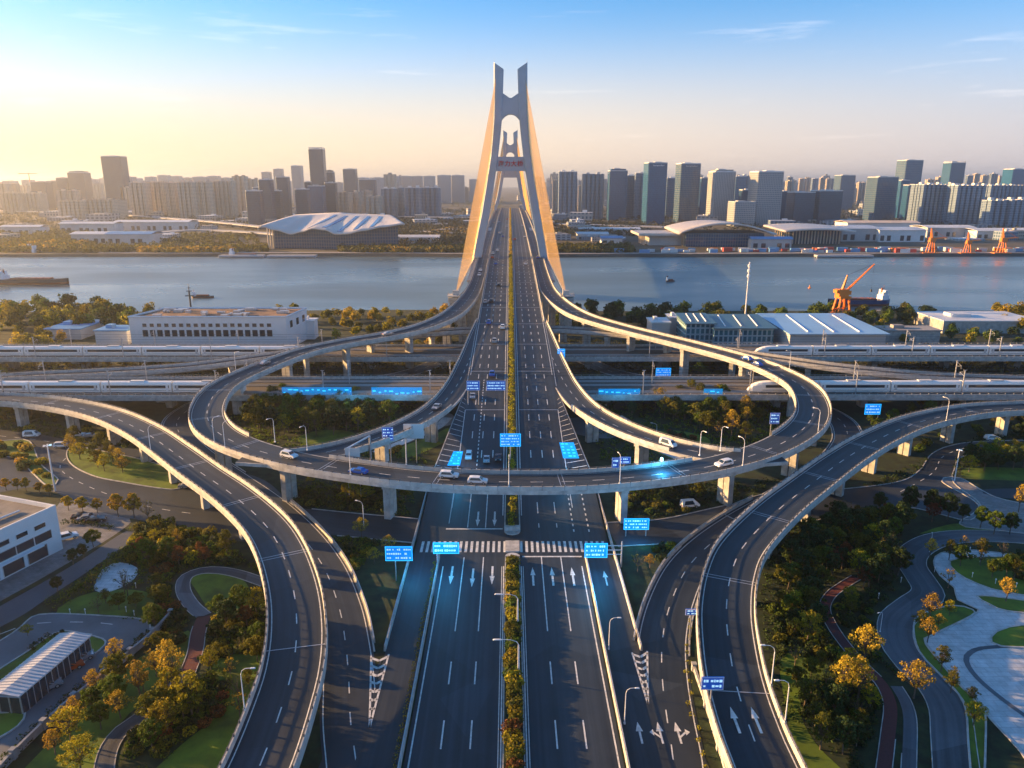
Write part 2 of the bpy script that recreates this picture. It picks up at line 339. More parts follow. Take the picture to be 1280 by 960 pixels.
def polyg(name, P, z, m, kind='structure', smooth=True, label=None, step=2.0, kerb=None):
    V = [Vector((p[0], p[1], 0)) for p in P]
    if smooth:
        n = len(V); out = []
        for i in range(n):
            a, b, c, d = V[i - 1], V[i], V[(i + 1) % n], V[(i + 2) % n]; k = max(2, int((c - b).length / step))
            for j in range(k):
                t = j / k; out.append(.5 * ((2 * b) + (c - a) * t + (2 * a - 5 * b + 4 * c - d) * t * t + (3 * b - a - 3 * c + d) * t ** 3))
        V = out
    import mathutils.geometry as G
    tri = G.tessellate_polygon([V]); mb = MB(); mb.pts([(v.x, v.y, z) for v in V])
    ar = sum(V[i - 1].x * V[i].y - V[i].x * V[i - 1].y for i in range(len(V)))
    for t in tri:
        a, b, c = (V[k] for k in t)
        cr_ = (b.x - a.x) * (c.y - a.y) - (c.x - a.x) * (b.y - a.y)
        mb.face(tuple(t) if cr_ > 0 else tuple(reversed(t)))
    if kerb:
        kw, kh, km = kerb; n = len(V); rows = []
        for i in range(n):
            d = (V[(i + 1) % n] - V[i - 1]).normalized(); nx, ny = (d.y, -d.x) if ar > 0 else (-d.y, d.x)
            rows.append(mb.pts([(V[i].x, V[i].y, z + kh), (V[i].x + nx * kw, V[i].y + ny * kw, z + kh), (V[i].x + nx * kw, V[i].y + ny * kw, 0), (V[i].x, V[i].y, z - .01)]))
        for i in range(n):
            j = (i + 1) % n
            for k in range(3): mb.face((rows[i] + k, rows[i] + k + 1, rows[j] + k + 1, rows[j] + k), 1)
            mb.face((rows[i] + 3, rows[i], rows[j], rows[j] + 3), 1)
        o = mb.build(name, [m, km])
    else: o = mb.build(name, m)
    if kind: o['kind'] = kind
    if label: o['label'] = label
    return o, [(v.x, v.y) for v in V]
def inside(pt, poly):
    x, y = pt; c = False; j = len(poly) - 1
    for i in range(len(poly)):
        xi, yi = poly[i]; xj, yj = poly[j]
        if (yi > y) != (yj > y) and x < (xj - xi) * (y - yi) / (yj - yi) + xi: c = not c
        j = i
    return c
def PP(L2, z=0.0): return [tuple(W(x, y, z)[:2]) for x, y in L2]
# ------------------------------------------------------------------ setting: ground, river, far shore
BANK_N, BANK_F = 474.0, 862.0
def bank_line(y0, amp, seed, x0=-1500, x1=1500, n=160):
    r = random.Random(seed); ph = [r.uniform(0, 6) for _ in range(5)]
    return [(x0 + (x1 - x0) * i / n, y0 + amp * sum(math.sin((x0 + (x1 - x0) * i / n) * .006 * (k + 1) + ph[k]) / (k + 1) for k in range(5))) for i in range(n + 1)]
mb = MB(); bl = bank_line(BANK_N, 3.0, 3)
for (xa, ya), (xb, yb) in zip(bl, bl[1:]):
    mb.quad((xa, -300, 0), (xb, -300, 0), (xb, yb, 0), (xa, ya, 0)); mb.quad((xa, ya, 0), (xb, yb, 0), (xb, yb + 9, -5), (xa, ya + 9, -5))
tag(mb.build('ground', M_SHRUBG), kind='structure')
M_FAR = mat('far_land', (.050, .048, .018), .95, noise=.5, nscale=.012, detail=9, second=(.13, .10, .06))
M_BANK = mat('bank_earth', (.07, .065, .05), .9, noise=.3, nscale=.05)
mb = MB(); bf = bank_line(BANK_F, 5.0, 5, -6000, 6000, 400)
for (xa, ya), (xb, yb) in zip(bf, bf[1:]):
    mb.quad((xa, ya, 1), (xb, yb, 1), (xb, 14000, 1), (xa, 14000, 1), 0)
    mb.quad((xa, ya - 9, -5), (xb, yb - 9, -5), (xb, yb, 1), (xa, ya, 1), 1)
tag(mb.build('far_shore', [M_FAR, M_BANK]), kind='structure')
m = bpy.data.materials.new('river_water'); m.use_nodes = True; n = m.node_tree.nodes; l = m.node_tree.links; b = n['Principled BSDF']
b.inputs['Base Color'].default_value = (.085, .13, .14, 1); b.inputs['Roughness'].default_value = .16; b.inputs['Specular IOR Level'].default_value = 1.0
t = n.new('ShaderNodeTexCoord'); mp_ = n.new('ShaderNodeMapping'); mp_.inputs['Scale'].default_value = (.35, 1, 1)
q = n.new('ShaderNodeTexNoise'); q.inputs['Scale'].default_value = .16; q.inputs['Detail'].default_value = 8; q.inputs['Roughness'].default_value = .6
q2 = n.new('ShaderNodeTexNoise'); q2.inputs['Scale'].default_value = .012; q2.inputs['Detail'].default_value = 5
l.new(t.outputs['Object'], mp_.inputs['Vector']); l.new(mp_.outputs['Vector'], q.inputs['Vector']); l.new(mp_.outputs['Vector'], q2.inputs['Vector'])
bp = n.new('ShaderNodeBump'); bp.inputs['Strength'].default_value = .35; bp.inputs['Distance'].default_value = .5; l.new(q.outputs['Fac'], bp.inputs['Height']); l.new(bp.outputs['Normal'], b.inputs['Normal'])
mr = n.new('ShaderNodeMapRange'); mr.inputs['From Min'].default_value = .35; mr.inputs['From Max'].default_value = .65; mr.inputs['To Min'].default_value = .22; mr.inputs['To Max'].default_value = .42
l.new(q2.outputs['Fac'], mr.inputs['Value']); l.new(mr.outputs['Result'], b.inputs['Roughness'])
mb = MB(); mb.quad((-6000, BANK_N - 5, -2), (6000, BANK_N - 5, -2), (6000, BANK_F + 6, -2), (-6000, BANK_F + 6, -2)); tag(mb.build('river', m), kind='structure')
# distant hills
mb = MB(); r = random.Random(4)
for (x0, x1, hh, yy) in ((-9000, -1500, 60, 11500), (600, 9000, 90, 12800)):
    nn = 90; ph = [r.uniform(0, 6) for _ in range(6)]; rows = []
    for i in range(nn + 1):
        x = x0 + (x1 - x0) * i / nn; e = math.sin(math.pi * i / nn) ** .6
        h = hh * e * (1 + .25 * sum(math.sin(i * .09 * (k + 1) + ph[k]) / (k + 1) for k in range(6)))
        rows.append(mb.pts([(x, yy - 900, 0), (x, yy - 400, h * .7), (x, yy, h + 30 * e), (x, yy + 900, 0)]))
    for a, c in zip(rows, rows[1:]):
        for k in range(3): mb.face((a + k, c + k, c + k + 1, a + k + 1))
tag(mb.build('hills', mat('hill_green', (.05, .07, .04), .95, noise=.3, nscale=.002)), kind='structure')
# haze
mb = MB(); mb.box((0, 6900, 87), (19000, 14400, 190)); hz = tag(mb.build('haze', MATS.setdefault('haze', bpy.data.materials.new('haze'))), kind='stuff')
m = MATS['haze']; m.use_nodes = True; m.node_tree.nodes.clear(); o_ = m.node_tree.nodes.new('ShaderNodeOutputMaterial'); v_ = m.node_tree.nodes.new('ShaderNodeVolumePrincipled')
v_.inputs['Color'].default_value = (.84, .88, .92, 1); v_.inputs['Density'].default_value = .000135; v_.inputs['Anisotropy'].default_value = .72
m.node_tree.links.new(v_.outputs[0], o_.inputs['Volume'])
# ------------------------------------------------------------------ elevated roads
def elevated(name, label, cat, S, hw, pil=28.0, skipL=None, skipR=None, skipP=None, girder=1.7, lanes=2, group=None, fascia=.85, minz=4.5, joints=30, pw=(3.6, 1.7), lightbar=None):
    H = hw if callable(hw) else (lambda q: hw)
    root = empty(name, label, cat, (0, 0, 0), group=group)
    g = MB(); g.sweep(S, lambda q: [(-H(q) - .42, -.02), (H(q) + .42, -.02), (H(q) + .42, -fascia), (H(q) * .62, -girder * .75), (H(q) * .5, -girder), (-H(q) * .5, -girder), (-H(q) * .62, -girder * .75), (-H(q) - .42, -fascia)])
    g.build('deck', M_CONC, root)
    s = MB(); s.sweep(S, lambda q: [(-H(q), .012), (H(q), .012)], closed=False, uv=True); s.build('road_surface', M_ASPH, root)
    for sg, sk in ((-1, skipL), (1, skipR)):
        bm = MB(); run = []
        def fl(run):
            if len(run) < 3: return
            bm.sweep(run, lambda q: [(sg * H(q), -.01), (sg * (H(q) + .40), -.01), (sg * (H(q) + .34), 1.0), (sg * (H(q) + .06), 1.0)], uv=True)
            bm.sweep(run, lambda q: [(sg * (H(q) + .14), 1.28), (sg * (H(q) + .26), 1.28), (sg * (H(q) + .26), 1.38), (sg * (H(q) + .14), 1.38)])
            d = 0
            for q in run:
                if q[5] - d >= 1.9 or d == 0:
                    d = q[5]; bm.box((q[0] + q[3] * sg * (H(q) + .2), q[1] + q[4] * sg * (H(q) + .2), q[2] + 1.2), (.22, .22, .5))
        for q in S:
            if sk and sk(q): fl(run); run = []
            else: run.append(q)
        fl(run); bm.build('parapet', M_PARA, root)
    k = MB(); line(k, S, lambda q: -H(q) + .55, .09, .03, (lambda q: not (skipL and skipL(q)))); line(k, S, lambda q: H(q) - .55, .09, .03, (lambda q: not (skipR and skipR(q))))
    for i in range(1, lanes):
        dashes(k, S, (lambda q, i=i: -H(q) + .55 + (2 * H(q) - 1.1) * i / lanes), 3.0, 4.5, .10, .03)
    k.build('lane_marking', M_PAINT, root)
    if joints:
        t = joints * .5
        for q in S:
            if q[5] >= t:
                t += joints; a = H(q) - .02; k = MB()
                for o2 in (-.5, .5):
                    tx, ty = -q[4], q[3]
                    k.quad(*[(q[0] + q[3] * o + tx * (u + o2), q[1] + q[4] * o + ty * (u + o2), q[2] + .036) for o, u in ((-a, -.09), (a, -.09), (a, .09), (-a, .09))])
                k.build('expansion_joint', M_STEEL, root)
    if pil:
        t = pil * .4
        for q in S:
            if q[5] >= t and q[2] > minz and not (skipP and skipP(q)):
                t = q[5] + pil; ang = math.atan2(q[4], q[3]); hgt = q[2] - girder; p = MB()
                gp = .28; wd = pw[0]
                for sg in (-1, 1):
                    cx = q[0] + q[3] * sg * (wd / 4 + gp / 2); cy = q[1] + q[4] * sg * (wd / 4 + gp / 2)
                    p.box((cx, cy, hgt / 2 - .5), (wd / 2, pw[1], hgt - 1.0 + .0), ang)
                p.box((q[0], q[1], hgt - .5), (wd * 1.25, pw[1] * 1.15, 1.0), ang); p.box((q[0], q[1], hgt - 1.25), (wd * 1.05, pw[1] * 1.05, .6), ang)
                p.build('pillar', M_CONC, root)
    return root
KERBS, RIBS = [], []
def road_ground(name, S, hw, z=.0, cut=None, lanes=2, kerb=True, mk=True, mati=None, avoid=True, edge=True):
    S = [(q[0], q[1], q[2] + z, q[3], q[4], q[5]) for q in S]
    s = MB(); s.sweep(S, [(-hw, 0), (hw, 0)], closed=False, uv=True); tag(s.build(name, mati or M_ASPH), kind='structure')
    if kerb: KERBS.append((S, hw, z, name)); RIBS.append((S, hw))
    if mk:
        k = MB()
        if edge:
            line(k, S, -hw + .5, .09, .012, cut); line(k, S, hw - .5, .09, .012, cut)
        for i in range(1, lanes): dashes(k, S, -hw + .5 + (2 * hw - 1) * i / lanes, 3, 4.5, .09, .012)
        tag(k.build('road_marking', M_PAINT), kind='structure')
    if avoid: avoid_path(S, hw)
    return S
# ring + bridge side ramps: one continuous elevated ring
def Wz(x, y, z): return Vector((x, y, z))
RG = [Wz(-20, 1340, zms(1340)), Wz(-20, 1100, zms(1100)), Wz(-20, 900, zms(900)), Wz(-20, 700, zms(700)), Wz(-20, 560, zms(560)), Wz(-20.2, 470, zms(470)), Wz(-22, 415, 20.0),
      W(568, 391, 18.5), W(533, 408, 17), W(489, 419, 16), W(430, 429, 15), W(378, 441, 14.2), W(320, 463, 13.2), W(277, 485, 12.5), W(260, 509, 12), W(264, 532, 11.7), W(294, 553, 11.5), W(358, 573, 11.3), W(430, 586, 11.1), W(530, 598, 11), W(640, 602.5, 11), W(750, 600, 11), W(860, 588, 11.1),
      W(935, 571, 11.3), W(985, 550, 11.5), W(1012, 527, 11.7), W(1016, 505, 12), W(1002, 483, 12.5), W(968, 464, 13.2), W(927, 449, 14), W(860, 431, 15), W(764, 407, 16.6), W(716, 390, 18.3),
      Wz(22, 415, 20.0), Wz(20.2, 470, zms(470)), Wz(20, 560, zms(560)), Wz(20, 700, zms(700)), Wz(20, 900, zms(900)), Wz(20, 1100, zms(1100)), Wz(20, 1340, zms(1340))]
S_RING = spline(RG, 2.5)
def hring(q):
    y = q[1]; return 4.9 if y < 360 else 3.9 if y > 460 else 4.9 - (y - 360) / 100.0
# slips from the main deck into the ring
SL = [Wz(-12.2, 352, zms(352)), Wz(-14.4, 315, zms(315)), Wz(-16.6, 280, zms(280)), Wz(-19.6, 252, zms(252)), Wz(-24.5, 228, 9.6), Wz(-33, 206, 10.2), Wz(-45, 189, 10.8), Wz(-58, 180.5, 11.18), Wz(-70, 181, 11.35)]
S_SLL = spline(SL, 2.5); S_SLR = spline([Wz(-p.x, p.y, p.z) for p in SL], 2.5)
inner_skip = lambda q: (q[1] < 200 and 50 < abs(q[0]) < 76) 
ring = elevated('ring_viaduct', 'large elevated concrete ring road on pillars looping out from both sides of the bridge', 'viaduct', S_RING, hring, 29, skipL=inner_skip,
                skipP=lambda q: abs(q[0]) < 25 and q[1] < 230 or q[1] > 470 or (abs(q[0]) < 17), girder=2.0, fascia=1.0)
for S_, nm, lb in ((S_SLL, 'slip_road', 'short curved slip road joining the left side of the main deck to the ring'), (S_SLR, 'slip_road', 'short curved slip road joining the right side of the main deck to the ring')):
    sg = 1 if S_ is S_SLR else -1
    sk_in = lambda q: q[1] > 232 or (abs(q[0]) > 46)
    sk_out = lambda q: q[1] > 345 or (abs(q[0]) > 60)
    a, c = (sk_in, sk_out) if sg > 0 else (sk_out, sk_in)
    S2 = [(q[0], q[1], q[2] - .012, *q[3:]) for q in S_]
    # travelling away from the bridge: the ring side (outer) is to the left for the right slip
    if sg > 0: elevated(nm, lb, 'slip road', S2, 3.9, 26, skipL=sk_out, skipR=sk_in, skipP=lambda q: q[1] > 225 or q[1] < 183, lanes=2, joints=0)
    else: elevated(nm, lb, 'slip road', S2, 3.9, 26, skipL=sk_in, skipR=sk_out, skipP=lambda q: q[1] > 225 or q[1] < 183, lanes=2, joints=0)
# S ramps
SLp = [(-90, 498, 9), (0, 499, 9), (69, 505, 9), (130, 518, 9), (178, 539, 9), (215, 564, 8.8), (250, 590, 8.5), (290, 618, 8.2), (328, 652, 8), (350, 685, 7.5), (366, 733, 7), (371, 783, 6.3), (366, 835, 5.5), (350, 890, 4.7), (330, 945, 4), (310, 990, 3.5), (285, 1050, 3), (262, 1130, 2.2), (236, 1260, .8)]
SRp = [(1370, 507, 9), (1280, 510, 9), (1217, 514, 9), (1152, 527, 9), (1100, 548, 9), (1056, 574, 9), (1010, 608, 8.7), (970, 640, 8.4), (930, 682, 8), (914, 717, 7.5), (908, 760, 7), (911, 805, 6.3), (920, 855, 5.5), (939, 915, 4.7), (960, 965, 4), (985, 1030, 3.5), (1012, 1110, 2.6), (1045, 1230, 1)]
S_L = pathpx(SLp, 2.5); S_R = pathpx(SRp, 2.5)
elevated('curved_ramp', 'long elevated ramp sweeping from the left edge down towards the bottom in an S curve', 'ramp', S_L, 4.7, 22, minz=5.2, pw=(3.2, 1.6))
elevated('curved_ramp', 'long elevated ramp sweeping from the right edge down past the plaza park', 'ramp', S_R, 4.7, 22, minz=5.2, pw=(3.2, 1.6))
# far cross road
XL = [W(-60, 478, 6.5), W(25, 471, 7.5), W(130, 466, 8.5), W(235, 459, 9.5), W(319, 448, 10.5), W(420, 433, 12), W(490, 421, 12.6), W(565, 414, 12.8), W(640, 411.5, 12.8), W(712, 412.5, 12.8), W(790, 419, 12.6), W(870, 433, 11.8), W(971, 449, 10.5), W(1060, 461, 9.5), W(1170, 471, 8.5), W(1290, 476, 7.8), W(1380, 478, 7)]
S_X = spline(XL, 3); elevated('cross_viaduct', 'narrow elevated road crossing behind the ring between the two railway viaducts', 'viaduct', S_X, 3.6, 30, lanes=2, joints=0, skipP=lambda q: abs(q[0]) < 14)
# lower loop roads at ground level
LLp = [(455, 1060), (446, 960), (438, 900), (436, 850), (432, 805), (424, 760), (405, 710), (375, 668), (335, 630), (290, 598), (250, 570), (226, 545), (224, 522), (262, 500), (330, 487), (410, 480), (490, 471), (538, 457), (562, 444), (590, 436)]
LRp = [(838, 1060), (842, 960), (834, 900), (828, 850), (828, 800), (838, 755), (858, 712), (888, 680), (930, 650), (985, 618), (1028, 590), (1052, 566), (1060, 545), (1046, 522), (1000, 502), (930, 490), (850, 481), (770, 466), (735, 452), (700, 438)]
S_LL = road_ground('road', pathpx([(x, y, 0) for x, y in LLp], 2.5), 4.6, .03); S_LR = road_ground('road', pathpx([(x, y, 0) for x, y in LRp], 2.5), 4.6, .03)
# frontage roads and the near expressway
def straight(x0, y0, x1, y1, n=30): return spline([Vector((x0 + (x1 - x0) * i / n, y0 + (y1 - y0) * i / n, 0)) for i in range(n + 1)], 3)
road_ground('road', straight(-20.0, 40, -19.2, 147), 3.1, .046, lanes=1, kerb=False, edge=False); road_ground('road', straight(20.0, 40, 19.4, 147), 3.1, .046, lanes=1, kerb=False, edge=False)
for sg in (-1, 1):
    P = [(sg * 22.6, 40), (sg * 22.8, 112), (sg * 27, 96), (sg * 29, 70), (sg * 30, 40)]
    polyg('road', P, .036, M_ASPH, smooth=False)
def hmain(y): return 22.0 if 132 < y < 190 else 15.7 if y > 250 else 15.7 + 6.3 * (1 - (y - 190) / 60) if y >= 190 else 15.7 if y < 118 else 15.7
S_M = [(0, y, zms(y) + .05, 1, 0, y + 40) for y in list(range(-40, 1345, 4))]
mb = MB(); mb.sweep([q for q in S_M if q[1] <= 188], lambda q: [(-hmain(q[1]), 0), (hmain(q[1]), 0)], closed=False, uv=True); tag(mb.build('road', M_ASPH), kind='structure')
for y in range(40, 150, 5): AVOID.append((-10, y, 22)); AVOID.append((10, y, 22))
for y in range(140, 470, 6): AVOID.append((0, y, 25))
# ------------------------------------------------------------------ the cable-stayed bridge
bridge = empty('cable_stayed_bridge', 'long cable-stayed road bridge with twin H-shaped towers and golden cable fans over the river', 'bridge', (0, 180, 0))
def bch(o): o.parent = bridge; o.location = (0, -180, 0); return o
SB = [q for q in S_M if q[1] >= 184]
g = MB(); g.sweep(SB, lambda q: [(-hmain(q[1]) - .3, -.03), (hmain(q[1]) + .3, -.03), (hmain(q[1]) + .3, -1.0), (10, -2.2), (-10, -2.2), (-hmain(q[1]) - .3, -1.0)]); bch(g.build('deck', M_CONC))
SBm = [q for q in SB if q[1] >= 460]
for sg in (-1, 1):
    g = MB(); g.sweep(SBm, [(sg * 23.6, -.5), (sg * 27.2, -.8), (sg * 27.2, -2.0), (sg * 20, -2.6), (sg * 20, -.5)]); bch(g.build('edge_girder', M_CONC2))
g = MB(); g.sweep(SB, lambda q: [(-hmain(q[1]) + .01, 0), (hmain(q[1]) - .01, 0)], closed=False, uv=True); bch(g.build('road_surface', M_ASPH))
for sg in (-1, 1):
    g = MB(); S3 = [q for q in SB if q[1] > 340]
    g.sweep(S3, [(sg * 15.45, 0), (sg * 15.75, 0), (sg * 15.7, 1.0), (sg * 15.5, 1.0)])
    g.sweep(S3, [(sg * 15.55, 1.25), (sg * 15.65, 1.25), (sg * 15.65, 1.35), (sg * 15.55, 1.35)])
    for q in S3[:120]: g.box((sg * 15.6, q[1], q[2] + 1.15), (.16, .16, .4))
    bch(g.build('parapet', M_CONC2))
# piers under the main deck
for y in range(225, 470, 34):
    if 240 < y < 285 or 300 < y < 345: continue
    p = MB(); h = zms(y) - 2.2
    for x in (-7, 7): p.box((x, y, h / 2 - .4), (3.4, 2.2, h - .8))
    p.box((0, y, h - .6), (20, 2.4, 1.2)); bch(p.build('pillar', M_CONC))
for y in (640, 720, 800, 900, 1000, 1100, 1195, 1290):
    if y in (640, 720, 800): continue
    p = MB(); h = zms(y) - 2.6
    for x in (-9, 9): p.box((x, y, h / 2 - 1), (4, 3, h + 2))
    bch(p.build('pillar', M_CONC))
def tower(Y, sgn):
    r = bpy.data.objects.new('tower', None); COL.objects.link(r); r.parent = bridge; r.location = (0, Y - 180, 0)
    zd = zms(Y)
    # half spacing of leg axis by height
    T = [(-4, 18), (zd - 6, 24.6), (zd, 24.9), (60, 18.2), (88, 13.5), (98, 11.9), (110, 10.5), (124, 9.2), (134, 8.8), (161, 8.3)]
    for sg in (-1, 1):
        g = MB(); rows = []
        for z, hx in T:
            a = 2.75 + max(0, z - 98) * .011 if z > 95 else 2.75 + (95 - z) * .006; bth = 4.0 + (161 - z) * .018
            top = z == 161
            zz = [z, z, z, z]
            if top: zz = [161 + .4, 161 - 4.6, 161 - 4.6, 161 + .4]
            c = 0.7; P = []
            xo, xi = sg * (hx + a), sg * (hx - a)
            zo, zi = (z + .3, z - 4.4) if top else (z, z)
            for (x, y, q) in ((xo, -bth + c, zo), (xo - sg * c, -bth, zo - (.6 if top else 0)), (xi + sg * c, -bth, zi + (.6 if top else 0)), (xi, -bth + c, zi), (xi, bth - c, zi), (xi + sg * c, bth, zi), (xo - sg * c, bth, zo), (xo, bth - c, zo)):
                P.append((x, y, q))
            rows.append(g.pts(P))
        for a_, c_ in zip(rows, rows[1:]):
            for k in range(8): g.face((a_ + k, a_ + (k + 1) % 8, c_ + (k + 1) % 8, c_ + k))
        g.face(tuple(rows[-1] + k for k in range(8)))
        leg = g.build('leg', M_TOWER, r)
        g = MB(); g.cyl((sg * (8.45 + 3), 0, 161), (sg * (8.45 + 3), 0, 165), .07, .03, 5); g.build('lightning_rod', M_DARK, r)
    # upper cross beam: V-notched top, arched underside
    g = MB(); n = 16; top, bot = [], []
    for i in range(n + 1):
        x = -7 + 14 * i / n; u = abs(x) / 7
        top.append((x, 138.0 + 4.6 * max(0, (u - .12)) if u > .12 else 138.0)); bot.append((x, 127.2 - 5.0 * u ** 2.2))
    for y0 in (-3.4, 3.4):
        a_ = g.pts([(x, y0, z) for x, z in top]); c_ = g.pts([(x, y0, z) for x, z in bot])
        for i in range(n): g.face((a_ + i, a_ + i + 1, c_ + i + 1, c_ + i))
    m_ = 2 * (n + 1)
    for i in range(n): g.face((i, i + 1, m_ + i + 1, m_ + i)); g.face((n + 1 + i, n + 2 + i, m_ + n + 2 + i, m_ + n + 1 + i))
    g.build('crossbeam', M_TOWER, r)
    g = MB(); g.prism([(-12.5, -3.6), (12.5, -3.6), (12.5, 3.6), (-12.5, 3.6)], 88.3, 98.2); g.build('crossbeam', M_TOWER, r)
    # foundations in the river
    g = MB(); g.box((0, 0, 1.5), (62, 16, 9)); g.box((0, 0, 15), (44, 7, 6)); g.build('pile_cap', M_CONC, r)
    if sgn:
        fz = bpy.data.curves.new('inscription', 'FONT'); fz.body = '\u6d77\u529b\u5927\u6865'; fz.size = 4.3; fz.extrude = .15; fz.align_x = 'CENTER'; fz.align_y = 'CENTER'; fz.space_character = 1.12; fz.offset = .06
        to = bpy.data.objects.new('inscription_curve', fz); COL.objects.link(to)
        dg = bpy.context.evaluated_depsgraph_get(); me = bpy.data.meshes.new_from_object(to.evaluated_get(dg)); bpy.data.objects.remove(to)
        me.materials.clear(); me.materials.append(M_REDP); o = bpy.data.objects.new('inscription', me); COL.objects.link(o); o.parent = r; o.location = (0, -3.75, 93.2); o.rotation_euler = (R_(90), 0, 0)
    return r
TY = 560.0
tower(TY, True); tower(1240.0, False)
ANCH = 408.0
def cab_x(y): # lateral position of the deck anchors
    return 26.6 + (4.0 * max(0, (TY - y)) / (TY - ANCH) if y < TY else 0)
def cable(parent, x0, y0, z0, x1, y1, z1, r, name='cable', mb=None):
    g = mb or MB(); g.cyl((x0, y0, z0), (x1, y1, z1), r, r, 5, cap=False)
    if mb is None: bch(g.build(name, M_GOLD))
NC = 25
for sg in (-1, 1):
    for i in range(NC):
        t = i / (NC - 1); zt = 152 - 46 * (1 - t); ya = TY - 14 - (TY - 14 - ANCH) * t ** .93; xt = sg * (8.6 + (152 - zt) * .055 + 1.6)
        cable(bridge, xt, TY - 2, zt, sg * cab_x(ya), ya, zms(ya) + (.6), .08)
        ym = TY + 14 + 300 * t
        cable(bridge, xt, TY + 2, zt, sg * cab_x(ym), ym, zms(ym) + .2, .085)
# denser second layer between them and the far tower's fans
g = MB()
for sg in (-1, 1):
    for i in range(NC * 2 - 1):
        if i % 4 != 1: continue
        t = i / (2 * NC - 2); zt = 152 - 46 * (1 - t); ya = TY - 14 - (TY - 14 - ANCH) * t ** .93; xt = sg * (8.6 + (152 - zt) * .055 + 1.6); ym = TY + 14 + 300 * t
        cable(0, xt, TY - 2, zt, sg * cab_x(ya), ya, zms(ya) + .6, .07, mb=g); cable(0, xt, TY + 2, zt, sg * cab_x(ym), ym, zms(ym) + .2, .10, mb=g)
    for i in range(NC * 2):
        t = i / (2 * NC - 1); zt = 152 - 46 * (1 - t); xt = sg * (8.6 + (152 - zt) * .055 + 1.6)
        for s2, L2 in ((-1, 300), (1, 160)):
            yy = 1240 + s2 * (14 + (L2 - 14) * t); cable(0, xt, 1240 + 2 * s2, zt, sg * 26.6, yy, zms(yy) + .2, .14, mb=g)
tag(bch(g.build('cable_bundle', M_GOLD)), kind='stuff')
# anchor piers beside the deck
for sg in (-1, 1):
    p = MB(); y = ANCH - 2; x = sg * 31; zt = zms(y)
    p.box((x, y, zt / 2 - 2), (5.2, 7, zt + 4 - 4)); p.box((x, y, zt - 1.6), (6.6, 9, 2.6)); p.box((x, y, zt + .5), (7.6, 10, .5)); p.box((x - sg * .8, y, zt + 1.9), (3.4, 4, 2.6))
    for dx in (-3.6, 3.6):
        p.box((x + dx, y, zt + 1.8), (.08, 9.8, .08)); 
        for dy in range(-4, 5, 2): p.box((x + dx, y + dy, zt + 1.2), (.1, .1, 1.2))
    bch(p.build('anchor_pier', M_CONC2))
    p = MB(); S3 = [q for q in S_M if q[1] >= ANCH + 2 and q[1] < 1340]
    p.sweep(S3, lambda q: [(sg * (cab_x(q[1]) - .4), -.9), (sg * (cab_x(q[1]) + .6), -.9), (sg * (cab_x(q[1]) + .6), .5), (sg * (cab_x(q[1]) - .4), .5)]); bch(p.build('anchor_beam', M_CONC2))
# ------------------------------------------------------------------ markings of the expressway
def zlin(y):                                      # exact height of the 4 m deck segments
    y0 = -40 + 4 * math.floor((y + 40) / 4); t = (y - y0) / 4; return zms(y0) * (1 - t) + zms(y0 + 4) * t
k = MB(); SS = [q for q in S_M]
near = lambda q: q[1] < 148
for sg in (-1, 1):
    line(k, SS, sg * 15.0, .12, .02, near); line(k, SS, sg * 1.9, .10, .02, near); line(k, SS, sg * 2.3, .07, .02, near)
    line(k, SS, sg * 2.3, .11, .02, lambda q: q[1] > 166)
    line(k, SS, sg * 15.0, .11, .02, lambda q: q[1] > 262)
    S4 = [q for q in SS if 235 >= q[1] > 168]
    line(k, S4, lambda q, sg=sg: sg * (15.2), .11, .02)
Sd = [q for q in SS if q[1] < 118]; Ss = [q for q in SS if 114 < q[1] < 149]
for sg in (-1, 1):
    for x in (6.4, 10.7):
        dashes(k, Sd, sg * x, 6, 8.5, .12, .02); line(k, [q for q in Ss if q[1] > 118], sg * x, .11, .02)
# stop lines, zebra
def rect(x0, y0, x1, y1):
    n_ = max(1, int((y1 - y0) / 1.3))
    for i_ in range(n_):
        a_ = y0 + (y1 - y0) * i_ / n_; c_ = y0 + (y1 - y0) * (i_ + 1) / n_; za, zc = zlin(a_) + .075, zlin(c_) + .075; k.quad((x0, a_, za), (x1, a_, za), (x1, c_, zc), (x0, c_, zc))
rect(2.2, 148, 15.4, 148.5)
for i in range(34):
    x = -20.5 + i * 1.25
    if abs(x) > 1.6: rect(x - .3, 150.2, x + .3, 155.2)
rect(-15.8, 161.0, -2.3, 161.5)
Sm = [q for q in SS if 161 < q[1] < 186]
for x in (-6.4, -10.7, 6.4, 10.7): dashes(k, Sm, x, 6, 5, .12, .02)
line(k, Sm, -10.7, .1, .021); line(k, Sm, -6.4, .1, .021); line(k, Sm, -15.3, .1, .021, lambda q: True)
for x in (14.6, 18.2): dashes(k, [q for q in SS if 156 < q[1] < 186], x, 1.2, 1.5, .16, .02)
Sf = [q for q in SS if q[1] > 190]
for sg in (-1, 1):
    for x in (5.5, 8.8, 12.0): dashes(k, Sf, sg * x, 4.5, 7.5, .13, .025)
dashes(k, [q for q in SS if 192 < q[1] < 262], -9.9, 1.2, 1.2, .14, .03)
tag(k.build('road_marking', M_PAINT), kind='structure')
